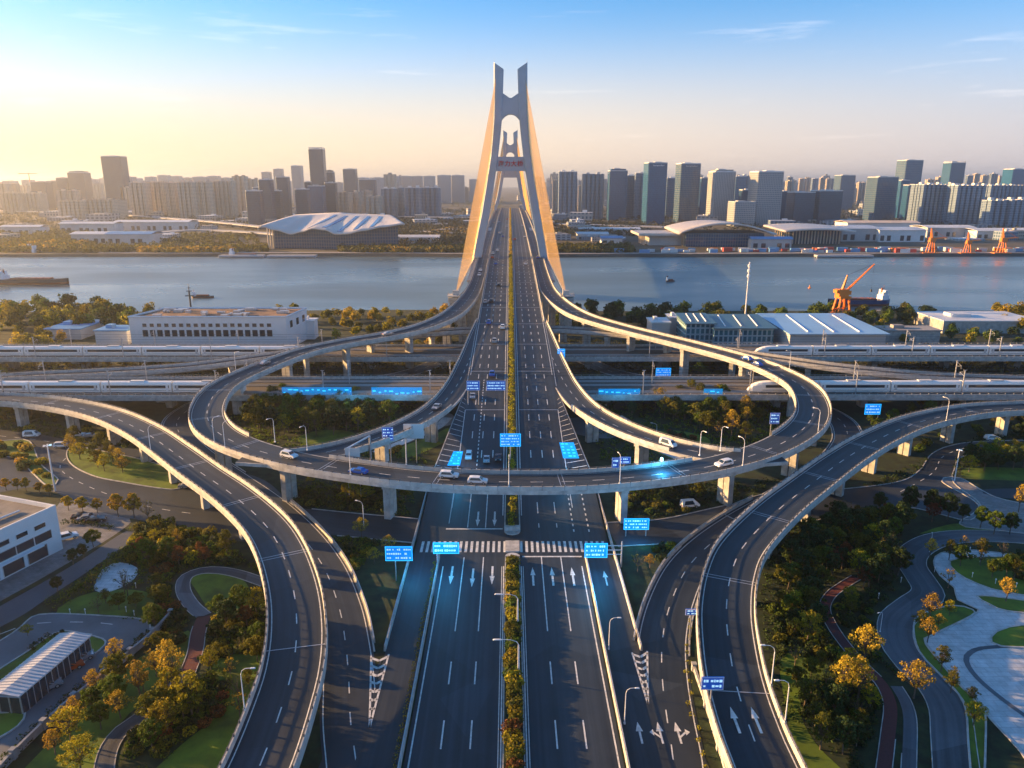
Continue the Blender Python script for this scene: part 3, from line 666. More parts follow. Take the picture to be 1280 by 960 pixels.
# joints across bridge deck
for y in list(range(268, 640, 36)) + [232]:
    q = zms(y) + .075; k = MB()
    k.quad((-15.3, y - .25, q), (-2.4, y - .25, q), (-2.4, y + .25, q), (-15.3, y + .25, q)); k.quad((2.4, y - .25, q), (15.3, y - .25, q), (15.3, y + .25, q), (2.4, y + .25, q)); bch(k.build('expansion_joint', M_STEEL))
def arrow(k, x, y, z, s=1.0, d=1, bend=0, w=.16, L=5.0, zf=None):
    # arrow painted on the road (d=-1 points to the camera); zf gives the road height along y
    Z = (lambda yy: zf(yy)) if zf else (lambda yy: z)
    def q(*P): i = k.pts([(px_, py_, Z(py_)) for px_, py_ in P]); k.face(tuple(range(i, i + len(P))))
    q((x - w, y), (x + w, y), (x + w, y + d * L * .55 * s), (x - w, y + d * L * .55 * s)); q((x - .55 * s, y + d * L * .555 * s), (x + .55 * s, y + d * L * .555 * s), (x, y + d * L * s))
    if bend:
        q((x + w * bend / abs(bend) * 1.05, y + d * L * .25), (x + bend * 1.2, y + d * L * .45), (x + bend * 1.2, y + d * L * .55), (x + w * bend / abs(bend) * 1.05, y + d * L * .35)); q((x + bend * 1.22, y + d * L * .36), (x + bend * 2.0, y + d * L * .52), (x + bend * 1.22, y + d * L * .66))
k = MB()
for x, y, d in [(4.3, 136, 1), (8.4, 136, 1), (12.7, 136, 1), (-4.3, 144, -1), (-8.4, 143, -1), (-12.9, 144, -1), (-4.3, 170, -1), (-8.4, 170, -1)]: arrow(k, x, y, 0, d=d, L=7.5, s=1, w=.22, zf=lambda yy: zlin(yy) + .085)
arrow(k, 19.5, 136, .06, L=6)
for px, b in ((803, 0), (829, -.8), (852, .9)):
    p = W(px, 930); arrow(k, p.x, p.y, .065, L=4.6, bend=b)
for px in (925, 952):
    p = W(px, 918, 4.7); arrow(k, p.x, p.y, 4.85, L=5.0, w=.2, zf=lambda yy: min(S_R, key=lambda q: abs(q[1] - yy) + (0 if q[0] < 80 else 99))[2] + .12)
tag(k.build('road_arrow', M_PAINT), kind='structure')
# gore chevrons
def gore(A, B, C, n, k, z, cyan=None):
    # triangle A (tip) - B, C base; hatching strokes
    A, B, C = Vector(A), Vector(B), Vector(C)
    def seg(p, q, w=.16):
        d = (q - p).normalized(); nn = Vector((d.y, -d.x, 0)) * w; k.quad(p - nn, p + nn, q + nn, q - nn)
    up = Vector((0, 0, z)); seg(A + up, B + up); seg(A + up, C + up)
    for i in range(1, n + 1):
        t = i / (n + .3); p = A.lerp(B, t); q = A.lerp(C, t); mid = (p + q) / 2 + (A - (B + C) / 2).normalized() * (p - q).length * .35
        seg(p + up, mid + up, .27); seg(mid + up, q + up, .27)
k = MB()
gore(W(462, 910), W(464, 820), W(486, 818), 8, k, .066); gore(W(810, 880), W(790, 816), W(809, 814), 7, k, .066)
tag(k.build('road_marking', M_PAINT), kind='structure')
for sg in (-1, 1):
    k = MB(); zz = lambda y: zms(y) + .085
    # hatched area between main deck and slip road
    for i in range(16):
        y = 190 + i * 3.3; w0 = 15.4; w1 = hmain(y) - .5
        if w1 - w0 < .6: continue
        k.quad((sg * w0, y, zz(y)), (sg * w0, y + .35, zz(y)), (sg * w1, y + 2.2, zz(y + 2)), (sg * w1, y + 1.8, zz(y + 2)))
    tag(k.build('road_marking', M_PAINT), kind='structure')
# rails between the near carriageways
def fence_run(name, label, cat, S, off=0.0, m=M_CONC2, h=1.0, w=.4, post=2.0, railm=None):
    root = empty(name, label, cat, (S[0][0], S[0][1], 0)); S = [(q[0] - S[0][0], q[1] - S[0][1], *q[2:]) for q in S]
    g = MB(); g.sweep(S, [(off - w / 2, 0), (off + w / 2, 0), (off + w * .35, h), (off - w * .35, h)]); g.build('barrier_wall', m, root)
    g = MB(); g.sweep(S, [(off - .05, h + .28), (off + .05, h + .28), (off + .05, h + .38), (off - .05, h + .38)])
    t = 0
    for q in S:
        if q[5] >= t: t += post; g.box((q[0] + q[3] * off, q[1] + q[4] * off, q[2] + h + .15), (.14, .14, .42))
    g.build('rail', railm or M_STEEL, root); return root
for sg, a in ((-1, 'left'), (1, 'right')):
    S5 = [(sg * 16.2, y, .0, 1, 0, y - 40) for y in range(40, 150, 2)]
    fence_run('crash_barrier', f'concrete crash barrier with handrail along the {a} edge of the main carriageway', 'barrier', S5)
    S6 = [(sg * 22.7, y, .0, 1, 0, y - 114) for y in range(114, 186, 2)]
    fence_run('crash_barrier', f'concrete crash barrier on the {a} outer edge between the gore and the ring road', 'barrier', S6)
for S_, s_, px0, lb in ((S_LL, -1, 0, 'left loop road, gore side'), (S_LR, -1, 0, 'right loop road, gore side')):
    sd_ = 1 if S_ is S_LL else -1
    Sg = [q for q in S_ if 113.5 < q[1] < 176 and abs(q[0]) < 75]; Sg = [(q[0] + q[3] * sd_ * 5.0, q[1] + q[4] * sd_ * 5.0, 0, q[3], q[4], q[5] - Sg[0][5]) for q in Sg]
    fence_run('crash_barrier', 'white topped crash barrier curving along the ' + lb, 'barrier', Sg, h=.8)
# median
k = MB()
k.box((0, 94, .16), (3.3, 108, .3)); k.box((0, 152.7, .25), (3.2, 5.2, .34)); k.cyl((0, 148, .01), (0, 148, .31), 1.65, 1.65, 20); k.prism([(-1.9, 160), (1.9, 160), (1.9, 186), (-1.9, 186)], -.02, zms(178) + .3)
k.cyl((0, 160, -.05), (0, 160, .6), 1.9, 1.9, 20)
S7 = [q for q in S_M if q[1] > 184]; k.sweep(S7, [(-1.7, -.02), (1.7, -.02), (1.7, .35), (-1.7, .35)])
tag(k.build('median_kerb', M_CONC2), kind='structure')
k = MB()
k.box((0, 94, .36), (2.9, 107.4, .1)); k.prism([(-1.6, 161), (1.6, 161), (1.6, 186), (-1.6, 186)], .5, zms(178) + .38); k.sweep(S7, [(-1.4, .3), (1.4, .3), (1.4, .42), (-1.4, .42)])
tag(k.build('median_soil', M_SHRUBG), kind='structure')
# ------------------------------------------------------------------ railway viaducts
M_BALL = mat('ballast', (.10, .085, .07), .95, noise=.3, nscale=2)
M_SLAB = mat('track_slab', (.22, .21, .20), .85, noise=.2, nscale=.4)
def rail_viaduct(name, label, Y0, Y1, z, xs=(-330, 330), pil=32, tracks=()):
    root = empty(name, label, 'railway viaduct', (0, (Y0 + Y1) / 2, 0)); yc = (Y0 + Y1) / 2; h = (Y1 - Y0) / 2
    g = MB(); X0, X1 = xs
    g.box(((X0 + X1) / 2, 0, z - .5), (X1 - X0, 2 * h, 1.0)); g.box(((X0 + X1) / 2, 0, z - 1.55), (X1 - X0, h * 1.1, 1.2)); g.build('deck', M_CONC, root)
    g = MB(); g.box(((X0 + X1) / 2, 0, z + .06), (X1 - X0, 2 * h - 1.4, .14)); g.build('track_bed', M_BALL, root)
    for sg in (-1, 1):
        g = MB(); g.box(((X0 + X1) / 2, sg * (h - .2), z + .55), (X1 - X0, .35, 1.15))
        x = X0
        while x < X1: g.box((x, sg * (h - .2), z + 1.4), (.14, .14, .6)); x += 3
        g.box(((X0 + X1) / 2, sg * (h - .2), z + 1.7), (X1 - X0, .1, .08)); g.build('parapet', M_CONC2, root)
    for ty in tracks:
        g = MB(); g.box(((X0 + X1) / 2, ty - yc, z + .22), (X1 - X0, 2.6, .2), mi=0)
        for o in (-.72, .72): g.box(((X0 + X1) / 2, ty - yc + o, z + .4), (X1 - X0, .12, .18), mi=1)
        g.build('track', [M_SLAB, M_STEEL], root)
    x = X0 + 12
    while x < X1:
        p = MB(); hh = z - 2.1; p.box((x, 0, hh / 2 - .4), (2.2, 3.6, hh - .8), taper=1.25); p.box((x, 0, hh - .5), (3.0, h * 1.2, 1.1), taper=1.1); p.build('pillar', M_CONC, root); x += pil
    return root
V1 = (250, 276, 7.0); V2 = (309, 335, 7.0)
T1 = (257, 266); T2 = (316, 327)
rail_viaduct('railway_viaduct', 'nearer long concrete railway viaduct crossing low under the main deck', *V1, tracks=T1 + (271.5,)); rail_viaduct('railway_viaduct', 'farther long concrete railway viaduct nearer the river behind the ring', *V2, tracks=T2)
# ------------------------------------------------------------------ far shore city
F_APT = facade('facade_apartment', (.48, .41, .33), (.05, .06, .07), (.16, .15, .14), 3.4, 3.1, .75)
F_APT2 = facade('facade_apartment_grey', (.20, .26, .33), (.02, .06, .11), (.06, .11, .16), 3.0, 3.1, .65)
F_GLASS = facade('facade_blue_glass', (.03, .12, .22), (.004, .05, .12), (.01, .09, .19), 1.6, 4.0, .18, .08, rand=.2)
F_GLASS2 = facade('facade_teal_glass', (.17, .19, .19), (.005, .06, .15), (.012, .10, .21), 3.2, 4.2, .35, .08, rand=.2)
F_GRID = facade('facade_office_grid', (.36, .36, .36), (.03, .08, .13), (.08, .15, .20), 3.4, 3.8, .85, rand=.08)
F_DARKG = facade('facade_dark_glass', (.02, .06, .10), (.005, .035, .075), (.01, .06, .11), 2.4, 3.9, .3, .1, rand=.2)
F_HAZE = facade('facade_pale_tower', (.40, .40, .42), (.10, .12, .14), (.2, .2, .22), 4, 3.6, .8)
M_ROOF = mat('roof_grey', (.30, .29, .28), .85, noise=.2, nscale=.05)
M_WROOF = mat('roof_white', (.66, .67, .68), .5, noise=.1, nscale=.03)
M_ROOFSH = mat('roof_shell', (.62, .57, .52), .45, noise=.08, nscale=.02)
M_BROOF = mat('roof_blue', (.12, .30, .55), .45, noise=.15, nscale=.05)
M_TAN = mat('plaster_tan', (.55, .46, .36), .8, noise=.12, nscale=.05, rand=.25)
M_PALE = mat('plaster_pale', (.60, .60, .60), .8, noise=.12, nscale=.05, rand=.25)
STY = {'apt': F_APT, 'apg': F_APT2, 'gl': F_GLASS, 'te': F_GLASS2, 'gr': F_GRID, 'dk': F_DARKG, 'hz': F_HAZE}
def outline(w_, d_, st, r):
    hx, hy = w_ / 2, d_ / 2
    if st in ('apt', 'apg'):
        P = []; nb = max(2, int(w_ / 9)); bw = w_ / nb; dp = min(6.5, d_ * .24)
        for i in range(nb):
            x = -hx + i * bw; P += [(x, -hy), (x + bw * .62, -hy), (x + bw * .62, -hy + dp), (x + bw, -hy + dp)]
        P = P[:-2] + [(hx, -hy + dp)] if nb else P
        nd = max(2, int(d_ / 10)); bd = (d_ - dp) / nd
        P += [(hx, hy - dp), (hx - 2, hy - dp), (hx - 2, hy), (-hx + 2, hy), (-hx + 2, hy - dp), (-hx, hy - dp)]
        for i in range(nd - 1, 0, -1):
            y = -hy + i * bd; P += [(-hx, y + 1.2), (-hx + 1.8, y + 1.2), (-hx + 1.8, y - 1.2), (-hx, y - 1.2)]
        return P
    c = min(1.2, hx * .1); return [(-hx + c, -hy), (hx - c, -hy), (hx, -hy + c), (hx, hy - c), (hx - c, hy), (-hx + c, hy), (-hx, hy - c), (-hx, -hy + c)]
def bld(x0, x1, yt, D, st, label, name='tower_block', cat='tower block', dr=.8, rz=0.0, crown=None, group=None, lean=0, podium=False):
    a = WD(x0, yt, D); c = WD(x1, yt, D); H = max(6, (a.z + c.z) / 2); wd = abs(c.x - a.x); dp = wd * dr
    r = random.Random(int(x0 * 7 + x1 * 3 + yt)); root = empty(name, label, cat, ((a.x + c.x) / 2, D + dp / 2, 0), rz, group)
    g = MB(); O = outline(wd, dp, st, r)
    if st in ('apt', 'apg'):
        g.prism(O, 0, H - 1.2, uvw=True, mtop=1); b_ = g.build('facade', [STY[st], M_ROOF], root)
        k = MB(); nb = max(1, int(wd / 16))
        for i in range(nb):
            x = -wd / 2 + (i + .5) * wd / nb; hh = r.uniform(2.5, 5.5); k.box((x, 0, H - 1.2 + hh / 2), (min(7, wd / nb * .5), min(8, dp * .5), hh))
        k.prism([(p[0] * .99, p[1] * .99) for p in O], H - 1.19, H - .3, top=False); k.build('roof_plant', M_TAN if st == 'apt' else M_PALE, root)
    else:
        Z = [0, H * .97] if crown == 'step' else [0, H]
        g.prism(O, Z[0], Z[1] - 1.5, uvw=True, mtop=1)
        if crown == 'step': g.prism([(x * .82, y * .82) for x, y in O], Z[1] - 1.5, H, uvw=True, mtop=1)
        g.build('facade', [STY[st], M_ROOF], root)
        k = MB(); 
        if crown == 'frame':
            for sx in (-1, 1):
                for sy in (-1, 1): k.box((sx * wd * .44, sy * dp * .44, H), (wd * .05, dp * .05, 6))
            k.box((0, -dp * .45, H + 3), (wd * .92, dp * .04, 1)); k.box((0, dp * .45, H + 3), (wd * .92, dp * .04, 1)); k.box((-wd * .45, 0, H + 3), (wd * .04, dp * .9, 1)); k.box((wd * .45, 0, H + 3), (wd * .04, dp * .9, 1))
        k.prism([(x * .985, y * .985) for x, y in O], Z[1] - 1.49, Z[1] + .3, top=False); k.box((r.uniform(-.1, .1) * wd, 0, H), (wd * .35, dp * .4, 3.2)); k.build('roof_plant', M_PALE, root)
    if podium:
        k = MB(); k.prism([(-wd * .8, -dp * .75), (wd * .7, -dp * .75), (wd * .7, dp * .2), (-wd * .8, dp * .2)], 0, 14, uvw=True, mtop=1); k.build('podium', [F_GRID, M_ROOF], root)
    return root
ORDW = ['first', 'second', 'third', 'fourth', 'fifth', 'sixth', 'seventh', 'eighth', 'ninth', 'tenth', 'eleventh', 'twelfth', 'thirteenth', 'fourteenth', 'fifteenth', 'sixteenth', 'seventeenth', 'eighteenth', 'nineteenth', 'twentieth']
def ORD(i): return ORDW[i] if i < 20 else 'twenty ' + ORDW[i - 20]
FTX = [446, 462, 483, 500, 514, 529, 546, 564, 586, 420, 168, 180, 196, 212, 226, 240, 258, 275, 308, 108, 26, 2, 352]
def SIDE(px):
    for lim, wd in ((130, 'at the far left edge'), (260, 'in the left quarter'), (390, 'left of the shell roofed hall'), (520, 'behind the shell roofed hall'), (640, 'just left of the bridge'), (760, 'just right of the bridge'), (890, 'behind the arched hall'), (1020, 'behind the colonnaded hall'), (1150, 'behind the pale warehouses')):
        if px < lim: return wd
    return 'at the far right edge'
# --- right of the bridge
bld(699, 722, 214, 1700, 'apg', 'dark slab tower with a lit left edge, nearest the bridge on its right', podium=True)
bld(691, 698, 225, 1850, 'apt', 'slim sunlit tan tower peeping out left of the dark slab nearest the bridge')
bld(729, 756, 217, 1700, 'apg', 'broad dark apartment tower, second tower to the right of the bridge')
bld(723, 730, 232, 2100, 'apt', 'thin pale tower in the gap between the first two dark towers right of the bridge')
bld(762, 785, 211, 1650, 'gl', 'dark blue glass tower with a narrow lit edge left of a lower glass neighbour', crown='step')
bld(778, 798, 219, 1720, 'te', 'lower teal glass tower tucked against the right side of a taller glass tower')
bld(795, 810, 216, 1690, 'apg', 'narrow grey tower just left of the tallest blue glass tower by the halls', crown='frame')
T = bld(809, 834, 203, 1500, 'gl', 'tall rectangular blue glass tower with a sunlit left side and small rooftop sign', rz=R_(8))
bld(834, 849, 222, 1800, 'te', 'shaded blue tower in the gap between the two tallest glass towers')
T2_ = bld(850, 876, 204, 1560, 'te', 'tall blue green glass tower with reddish rooftop sign, right of its twin', rz=R_(7))
bld(877, 891, 222, 1800, 'gl', 'mid height blue tower behind the right hand of the twin glass towers')
bld(892, 920, 212, 1500, 'gr', 'white gridded office tower with lit left corner behind the glass arched hall', crown='step', rz=R_(8))
bld(920, 934, 220, 1850, 'te', 'bluish tower behind and right of the white gridded office tower')
bld(929, 946, 219, 1900, 'apg', 'group of grey apartment towers with lit edge between two office towers')
bld(928, 946, 237, 1650, 'dk', 'dark box block standing above the low white gridded office')
bld(917, 945, 252, 1420, 'gr', 'low white gridded office block between the two big office towers', name='office_block', cat='office block', rz=R_(7))
bld(946, 980, 214, 1450, 'gr', 'wide bluish office tower with gridded front and curved lit left corner', rz=R_(7))
bld(977, 989, 239, 1600, 'dk', 'small dark tower touching the right side of the wide gridded office tower')
bld(984, 994, 226, 2000, 'apt', 'tall thin tan tower with lit left face behind the dark glass cubes', rz=R_(7))
bld(992, 1020, 240, 1480, 'dk', 'left one of the two dark glass cubes behind the colonnade hall', rz=R_(7))
bld(1023, 1054, 238, 1480, 'dk', 'right and larger one of the two dark glass cubes behind the colonnade hall', rz=R_(8))
bld(1050, 1070, 219, 2300, 'te', 'teal glass tower with sunlit side rising behind the right dark cube', rz=R_(8))
bld(1095, 1124, 221, 1600, 'te', 'broad green glass tower with tan left face, standing apart', rz=R_(8))
bld(1122, 1130, 233, 2100, 'apt', 'small sunlit tan tower right of the broad green glass tower')
bld(1131, 1155, 200, 1900, 'te', 'tallest green glass tower on the right side of the skyline', rz=R_(9))
bld(1127, 1138, 225, 1750, 'gl', 'pale blue tower in front of the tallest green glass tower')
bld(1136, 1154, 231, 1680, 'gl', 'lower dark blue tower at the foot of the tallest green glass tower')
bld(1153, 1188, 230, 1480, 'apg', 'front row apartment slab with lit left edge, leftmost on the right shore', rz=R_(6))
bld(1188, 1206, 230, 1700, 'apg', 'apartment slab filling the gap behind the first and second front row slabs', rz=R_(6))
bld(1188, 1208, 203, 2300, 'gl', 'distant bright blue tower with white left edge above the apartment slabs', rz=R_(7), crown='frame')
bld(1195, 1236, 231, 1450, 'apg', 'front row apartment slab with a wide bright left edge, second on the right shore', rz=R_(6))
bld(1236, 1284, 231, 1650, 'apg', 'tall apartment slab at the right edge of the skyline behind a lower one', rz=R_(6))
bld(1238, 1262, 250, 1380, 'apg', 'lower apartment slab in front at the right edge, left half of the pair', rz=R_(6))
bld(1263, 1292, 249, 1380, 'apg', 'lower apartment slab in front, cut off by the right edge', rz=R_(6))
bld(1265, 1287, 211, 2200, 'gl', 'blue tower with lit left face cut by the right edge above the slabs', rz=R_(7))
for i, (a_, c_, y_) in enumerate([(1210, 1218, 219), (1219, 1227, 217), (1229, 1238, 219), (1240, 1249, 217), (1250, 1262, 220), (1173, 1183, 221), (1086, 1096, 226), (1074, 1085, 228), (690, 700, 221), (742, 752, 224), (868, 880, 219), (905, 915, 222), (985, 992, 221), (1000, 1007, 223), (1008, 1015, 222), (1016, 1024, 223), (1026, 1033, 222), (1034, 1041, 223), (1042, 1049, 223), (1112, 1121, 226), (1160, 1170, 224)]):
    bld(a_, c_, y_, 2700 + 60 * (i % 5), 'apt' if i % 3 else 'apg', ORD(sorted([1210, 1219, 1229, 1240, 1250, 1173, 1086, 1074, 690, 742, 868, 905, 985, 1000, 1008, 1016, 1026, 1034, 1042, 1112, 1160]).index(a_)) + ' from the left of the small distant towers above the right hand skyline', group='distant towers right of the bridge')
# --- left of the bridge
bld(125, 150, 195, 2000, 'dk', 'tallest tower of the left skyline, a plain dark slab leaning in the haze', dr=.7)
bld(83, 104, 214, 2400, 'dk', 'hazy stepped tower left of the tall dark slab', crown='step')
bld(69, 83, 222, 2400, 'dk', 'hazy shorter tower attached left of the stepped hazy tower')
bld(37, 56, 227, 2300, 'dk', 'hazy square tower under the construction crane')
bld(57, 70, 226, 2500, 'dk', 'hazy block between the crane tower and the stepped tower')
bld(10, 20, 229, 2300, 'apt', 'thin hazy tower near the left edge of the skyline')
bld(-6, 8, 229, 2250, 'apt', 'hazy tower cut by the left edge of the skyline')
bld(0, 24, 241, 2000, 'apt', 'low hazy apartment block at the left edge of the far shore', name='apartment_block', cat='apartments')
bld(25, 48, 241, 2020, 'apt', 'low hazy apartment block second from the left edge', name='apartment_block', cat='apartments')
bld(70, 83, 238, 1800, 'apt', 'round topped block, left one of the pair above the wide tan block', name='apartment_block', cat='apartments')
bld(84, 96, 238, 1800, 'apt', 'round topped block, right one of the pair above the wide tan block', name='apartment_block', cat='apartments')
bld(71, 104, 251, 1650, 'apt', 'wide tan apartment block at the foot of the tall dark slab, left half', name='apartment_block', cat='apartments')
bld(105, 144, 250, 1660, 'apt', 'wide tan apartment block at the foot of the tall dark slab, right half', name='apartment_block', cat='apartments')
bld(150, 165, 221, 2400, 'hz', 'pale hazy tower directly right of the tall dark slab')
bld(150, 163, 234, 2000, 'apt', 'shorter hazy tower with a lit right edge at the foot of the tall slab')
for i, (a_, c_, y_, D_) in enumerate([(160, 181, 228, 1750), (182, 204, 227, 1800), (205, 219, 228, 1780), (220, 241, 227, 1740), (243, 262, 227, 1760), (263, 289, 226, 1800)]):
    bld(a_, c_, y_, D_, 'apt', ['first', 'second', 'third', 'fourth', 'fifth', 'sixth'][i] + ' tan block from the left in the dense apartment row beside the tall slab', group='dense row of tan apartments', name='apartment_block', cat='apartments', rz=R_(6))
bld(289, 306, 220, 1900, 'apt', 'taller tan tower closing the dense row of tan apartments on its right', rz=R_(5)); bld(306, 322, 224, 2100, 'apt', 'faint tan tower behind the tall end of the dense row')
bld(306, 324, 238, 1350, 'dk', 'front dark glass tower of the cluster left of the shell roofed hall')
bld(315, 326, 234, 1500, 'dk', 'small dark tower behind the front dark glass tower')
bld(322, 338, 224, 1450, 'dk', 'second dark glass tower of the left cluster, taller than the front one', podium=True)
bld(338, 350, 238, 1500, 'dk', 'low dark block joining the cluster towers left of the hall')
bld(344, 359, 221, 1600, 'dk', 'third dark tower of the left cluster with a lit right flank', podium=True)
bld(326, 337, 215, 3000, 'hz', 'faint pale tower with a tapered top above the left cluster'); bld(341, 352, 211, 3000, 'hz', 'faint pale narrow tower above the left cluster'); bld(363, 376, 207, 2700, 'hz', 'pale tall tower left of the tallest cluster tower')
bld(368, 384, 236, 1500, 'dk', 'dark block at the left foot of the tallest cluster tower', podium=True); bld(380, 388, 227, 1700, 'dk', 'thin dark tower squeezed left of the tallest cluster tower')
bld(385, 403, 186, 1900, 'dk', 'tallest tower of the cluster above the shell roofed hall, with a slanting crown', dr=.8, crown='frame')
bld(384, 403, 232, 1600, 'gl', 'lower tower in front of the tallest cluster tower'); bld(403, 416, 213, 2000, 'dk', 'stepped tower directly right of the tallest cluster tower', crown='step'); bld(405, 419, 228, 1650, 'dk', 'lower grey tower right of the tallest cluster tower')
bld(428, 444, 211, 2400, 'dk', 'separate grey tower with a slim crown, halfway to the bridge'); bld(448, 468, 224, 2300, 'dk', 'square grey block right of the separate grey tower')
for i, (a_, c_, y_, D_, s_) in enumerate([(421, 437, 240, 1750, 'apt'), (437, 450, 240, 1800, 'apt'), (451, 464, 238, 1700, 'apt'), (457, 476, 245, 1650, 'apt'), (476, 495, 235, 1700, 'apg'), (496, 505, 234, 1750, 'apg'), (506, 526, 234, 1680, 'apg'), (527, 550, 234, 1700, 'apg')]):
    bld(a_, c_, y_, D_, s_, ['first', 'second', 'third', 'fourth', 'fifth', 'sixth', 'seventh', 'eighth'][i] + ' block from the left of the apartment row behind the shell roofed hall', group='apartment row behind the hall', name='apartment_block', cat='apartments')
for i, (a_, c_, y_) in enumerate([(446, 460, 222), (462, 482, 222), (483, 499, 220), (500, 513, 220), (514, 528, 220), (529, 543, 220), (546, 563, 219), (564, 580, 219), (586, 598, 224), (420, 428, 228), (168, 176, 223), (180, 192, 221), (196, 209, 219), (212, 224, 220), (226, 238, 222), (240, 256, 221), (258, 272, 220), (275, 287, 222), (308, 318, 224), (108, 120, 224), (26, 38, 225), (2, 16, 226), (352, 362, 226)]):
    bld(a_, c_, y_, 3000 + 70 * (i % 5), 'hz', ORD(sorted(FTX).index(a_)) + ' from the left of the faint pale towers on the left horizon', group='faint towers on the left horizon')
# construction crane on the hazy tower
p = WD(45, 226, 2300); r0 = empty('tower_crane', 'thin tower crane silhouette on top of a hazy building at far left', 'crane', (p.x, p.y - 30, p.z - 3))
MB().cyl((0, 0, 0), (0, 0, 26), 1.2, 1.2, 4).build('mast', M_ORANGE, r0); MB().cyl((-30, 0, 23), (26, 0, 24), .9, .7, 4).build('jib', M_ORANGE, r0)
# rooftop signs, unreadable from here: short white strokes
for B, z0, mm in ((T, 0, M_EWHITE), (T2_, 0, M_PALE)):
    hgt = max(v.co.z for v in B.children[0].data.vertices); g = MB(); wd = max(v.co.x for v in B.children[0].data.vertices); dp = max(v.co.y for v in B.children[0].data.vertices)
    for i in range(9): g.box((-wd * .45 + i * wd * .13, -dp - .4, hgt - 4 - (i % 2) * .8), (wd * .08, .5, 2.4 - (i % 3) * .5))
    g.build('roof_sign', M_PALE, B)
# low buildings scattered through the city
r = random.Random(77); GL = 'low buildings spread across the far shore'
protos = []
for i, (st, mm) in enumerate([('gr', F_GRID), ('apt', F_APT), ('apg', F_APT2), ('hz', F_HAZE)]):
    g = MB(); g.prism([(-10, -7), (10, -7), (10, 7), (-10, 7)], 0, 10, uvw=True, mtop=1); g.box((3, 2, 11), (4, 3, 2), mi=1); o = g.build('low_building', [mm, M_ROOF if i % 2 else M_WROOF]); protos.append(tag(o, 'small low building among the trees and towers of the far shore', 'building', GL))
for i in range(285):
    D = 1050 * (4200 / 1050) ** (r.random() ** 1.1); x = r.uniform(-.72, .72) * D
    if D < 1350 and (-.36 < x / D < -.12 or .16 < x / D < .50): D = r.uniform(1350, 2600); x = r.uniform(-.7, .7) * D
    if abs(x) < 45: x += 90
    s = r.uniform(.8, 2.4); o = protos[i % 4]; place(o, (x, D, 0), r.uniform(-.3, .3), f'{"small" if s < 1.3 else "mid sized" if s < 1.9 else "broad"} low {["white gridded", "tan", "grey", "pale"][i % 4]} building {SIDE(PX(x, D, 0)[0])}, {"near the quay" if D < 1300 else "by the towers" if D < 2000 else "far behind the towers"}', scale=(s, s * r.uniform(.8, 1.8), r.uniform(.6, 2.6) * (1.0 if D > 1500 else .6)))
# far ranks of towers for the horizon
fp = []
for st in ('hz', 'apt', 'apg'):
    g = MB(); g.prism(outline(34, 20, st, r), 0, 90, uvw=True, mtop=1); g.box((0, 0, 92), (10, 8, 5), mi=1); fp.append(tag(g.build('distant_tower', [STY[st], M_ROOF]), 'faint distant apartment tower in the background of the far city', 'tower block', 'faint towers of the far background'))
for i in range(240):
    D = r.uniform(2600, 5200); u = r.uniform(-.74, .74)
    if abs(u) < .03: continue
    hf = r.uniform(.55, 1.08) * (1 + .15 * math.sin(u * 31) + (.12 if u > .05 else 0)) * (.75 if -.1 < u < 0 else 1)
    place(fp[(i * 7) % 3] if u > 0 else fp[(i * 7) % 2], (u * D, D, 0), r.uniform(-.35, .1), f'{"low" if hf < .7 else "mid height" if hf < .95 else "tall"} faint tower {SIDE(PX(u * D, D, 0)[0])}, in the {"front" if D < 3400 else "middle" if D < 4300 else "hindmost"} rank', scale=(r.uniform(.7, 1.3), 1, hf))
# --- shell roofed hall (left)
def hall_glass(name, label, cat, loc): return empty(name, label, cat, loc)
def surf(g, fn, nu, nv, th=1.2, mi=0):
    top = [[g.pts([fn(i / nu, j / nv)])for j in range(nv + 1)] for i in range(nu + 1)]
    bot = [[g.pts([tuple(Vector(fn(i / nu, j / nv)) - Vector((0, 0, th)))]) for j in range(nv + 1)] for i in range(nu + 1)]
    for i in range(nu):
        for j in range(nv):
            g.face((top[i][j], top[i + 1][j], top[i + 1][j + 1], top[i][j + 1]), mi); g.face((bot[i][j + 1], bot[i + 1][j + 1], bot[i + 1][j], bot[i][j]), mi)
    for i in range(nu):
        g.face((bot[i][0], bot[i + 1][0], top[i + 1][0], top[i][0]), mi); g.face((top[i][nv], top[i + 1][nv], bot[i + 1][nv], bot[i][nv]), mi)
    for j in range(nv): g.face((top[0][j], top[0][j + 1], bot[0][j + 1], bot[0][j]), mi); g.face((bot[nu][j], bot[nu][j + 1], top[nu][j + 1], top[nu][j]), mi)
Dh = 945; A = WD(332, 280, Dh); B = WD(512, 275, Dh + 30)
hl = empty('exhibition_hall', 'long glass hall with sweeping shell roof on the far bank left of the bridge', 'hall', (A.x, Dh, 0)); Lh = B.x - A.x
def prof(u):   # height of the front eave along the hall
    K = [(0, 30), (.1, 25), (.2, 20), (.28, 23), (.36, 27), (.45, 25.5), (.53, 20.5), (.6, 21), (.72, 25), (.85, 29), (1, 32)]
    for (a, za), (b, zb) in zip(K, K[1:]):
        if u <= b:
            t = (u - a) / (b - a); t = t * t * (3 - 2 * t); return za + (zb - za) * t
    return K[-1][1]
def roof_fn(u, v):
    y = -22 + 120 * v * (1 - .35 * abs(u - .45)); x = Lh * (u * (1 - .28 * v) + .10 * v)
    return (x, y + 6 * math.sin(u * math.pi * 2.4), prof(u) * (1 - v) + v * (41 - 5 * abs(u - .42)) + 1.0 * math.sin(u * 12 + v * 1.2) * v * (1 - v) * 3)
g = MB(); surf(g, roof_fn, 60, 10, 1.6); g.build('roof', M_ROOFSH, hl, smooth=True)
g = MB()
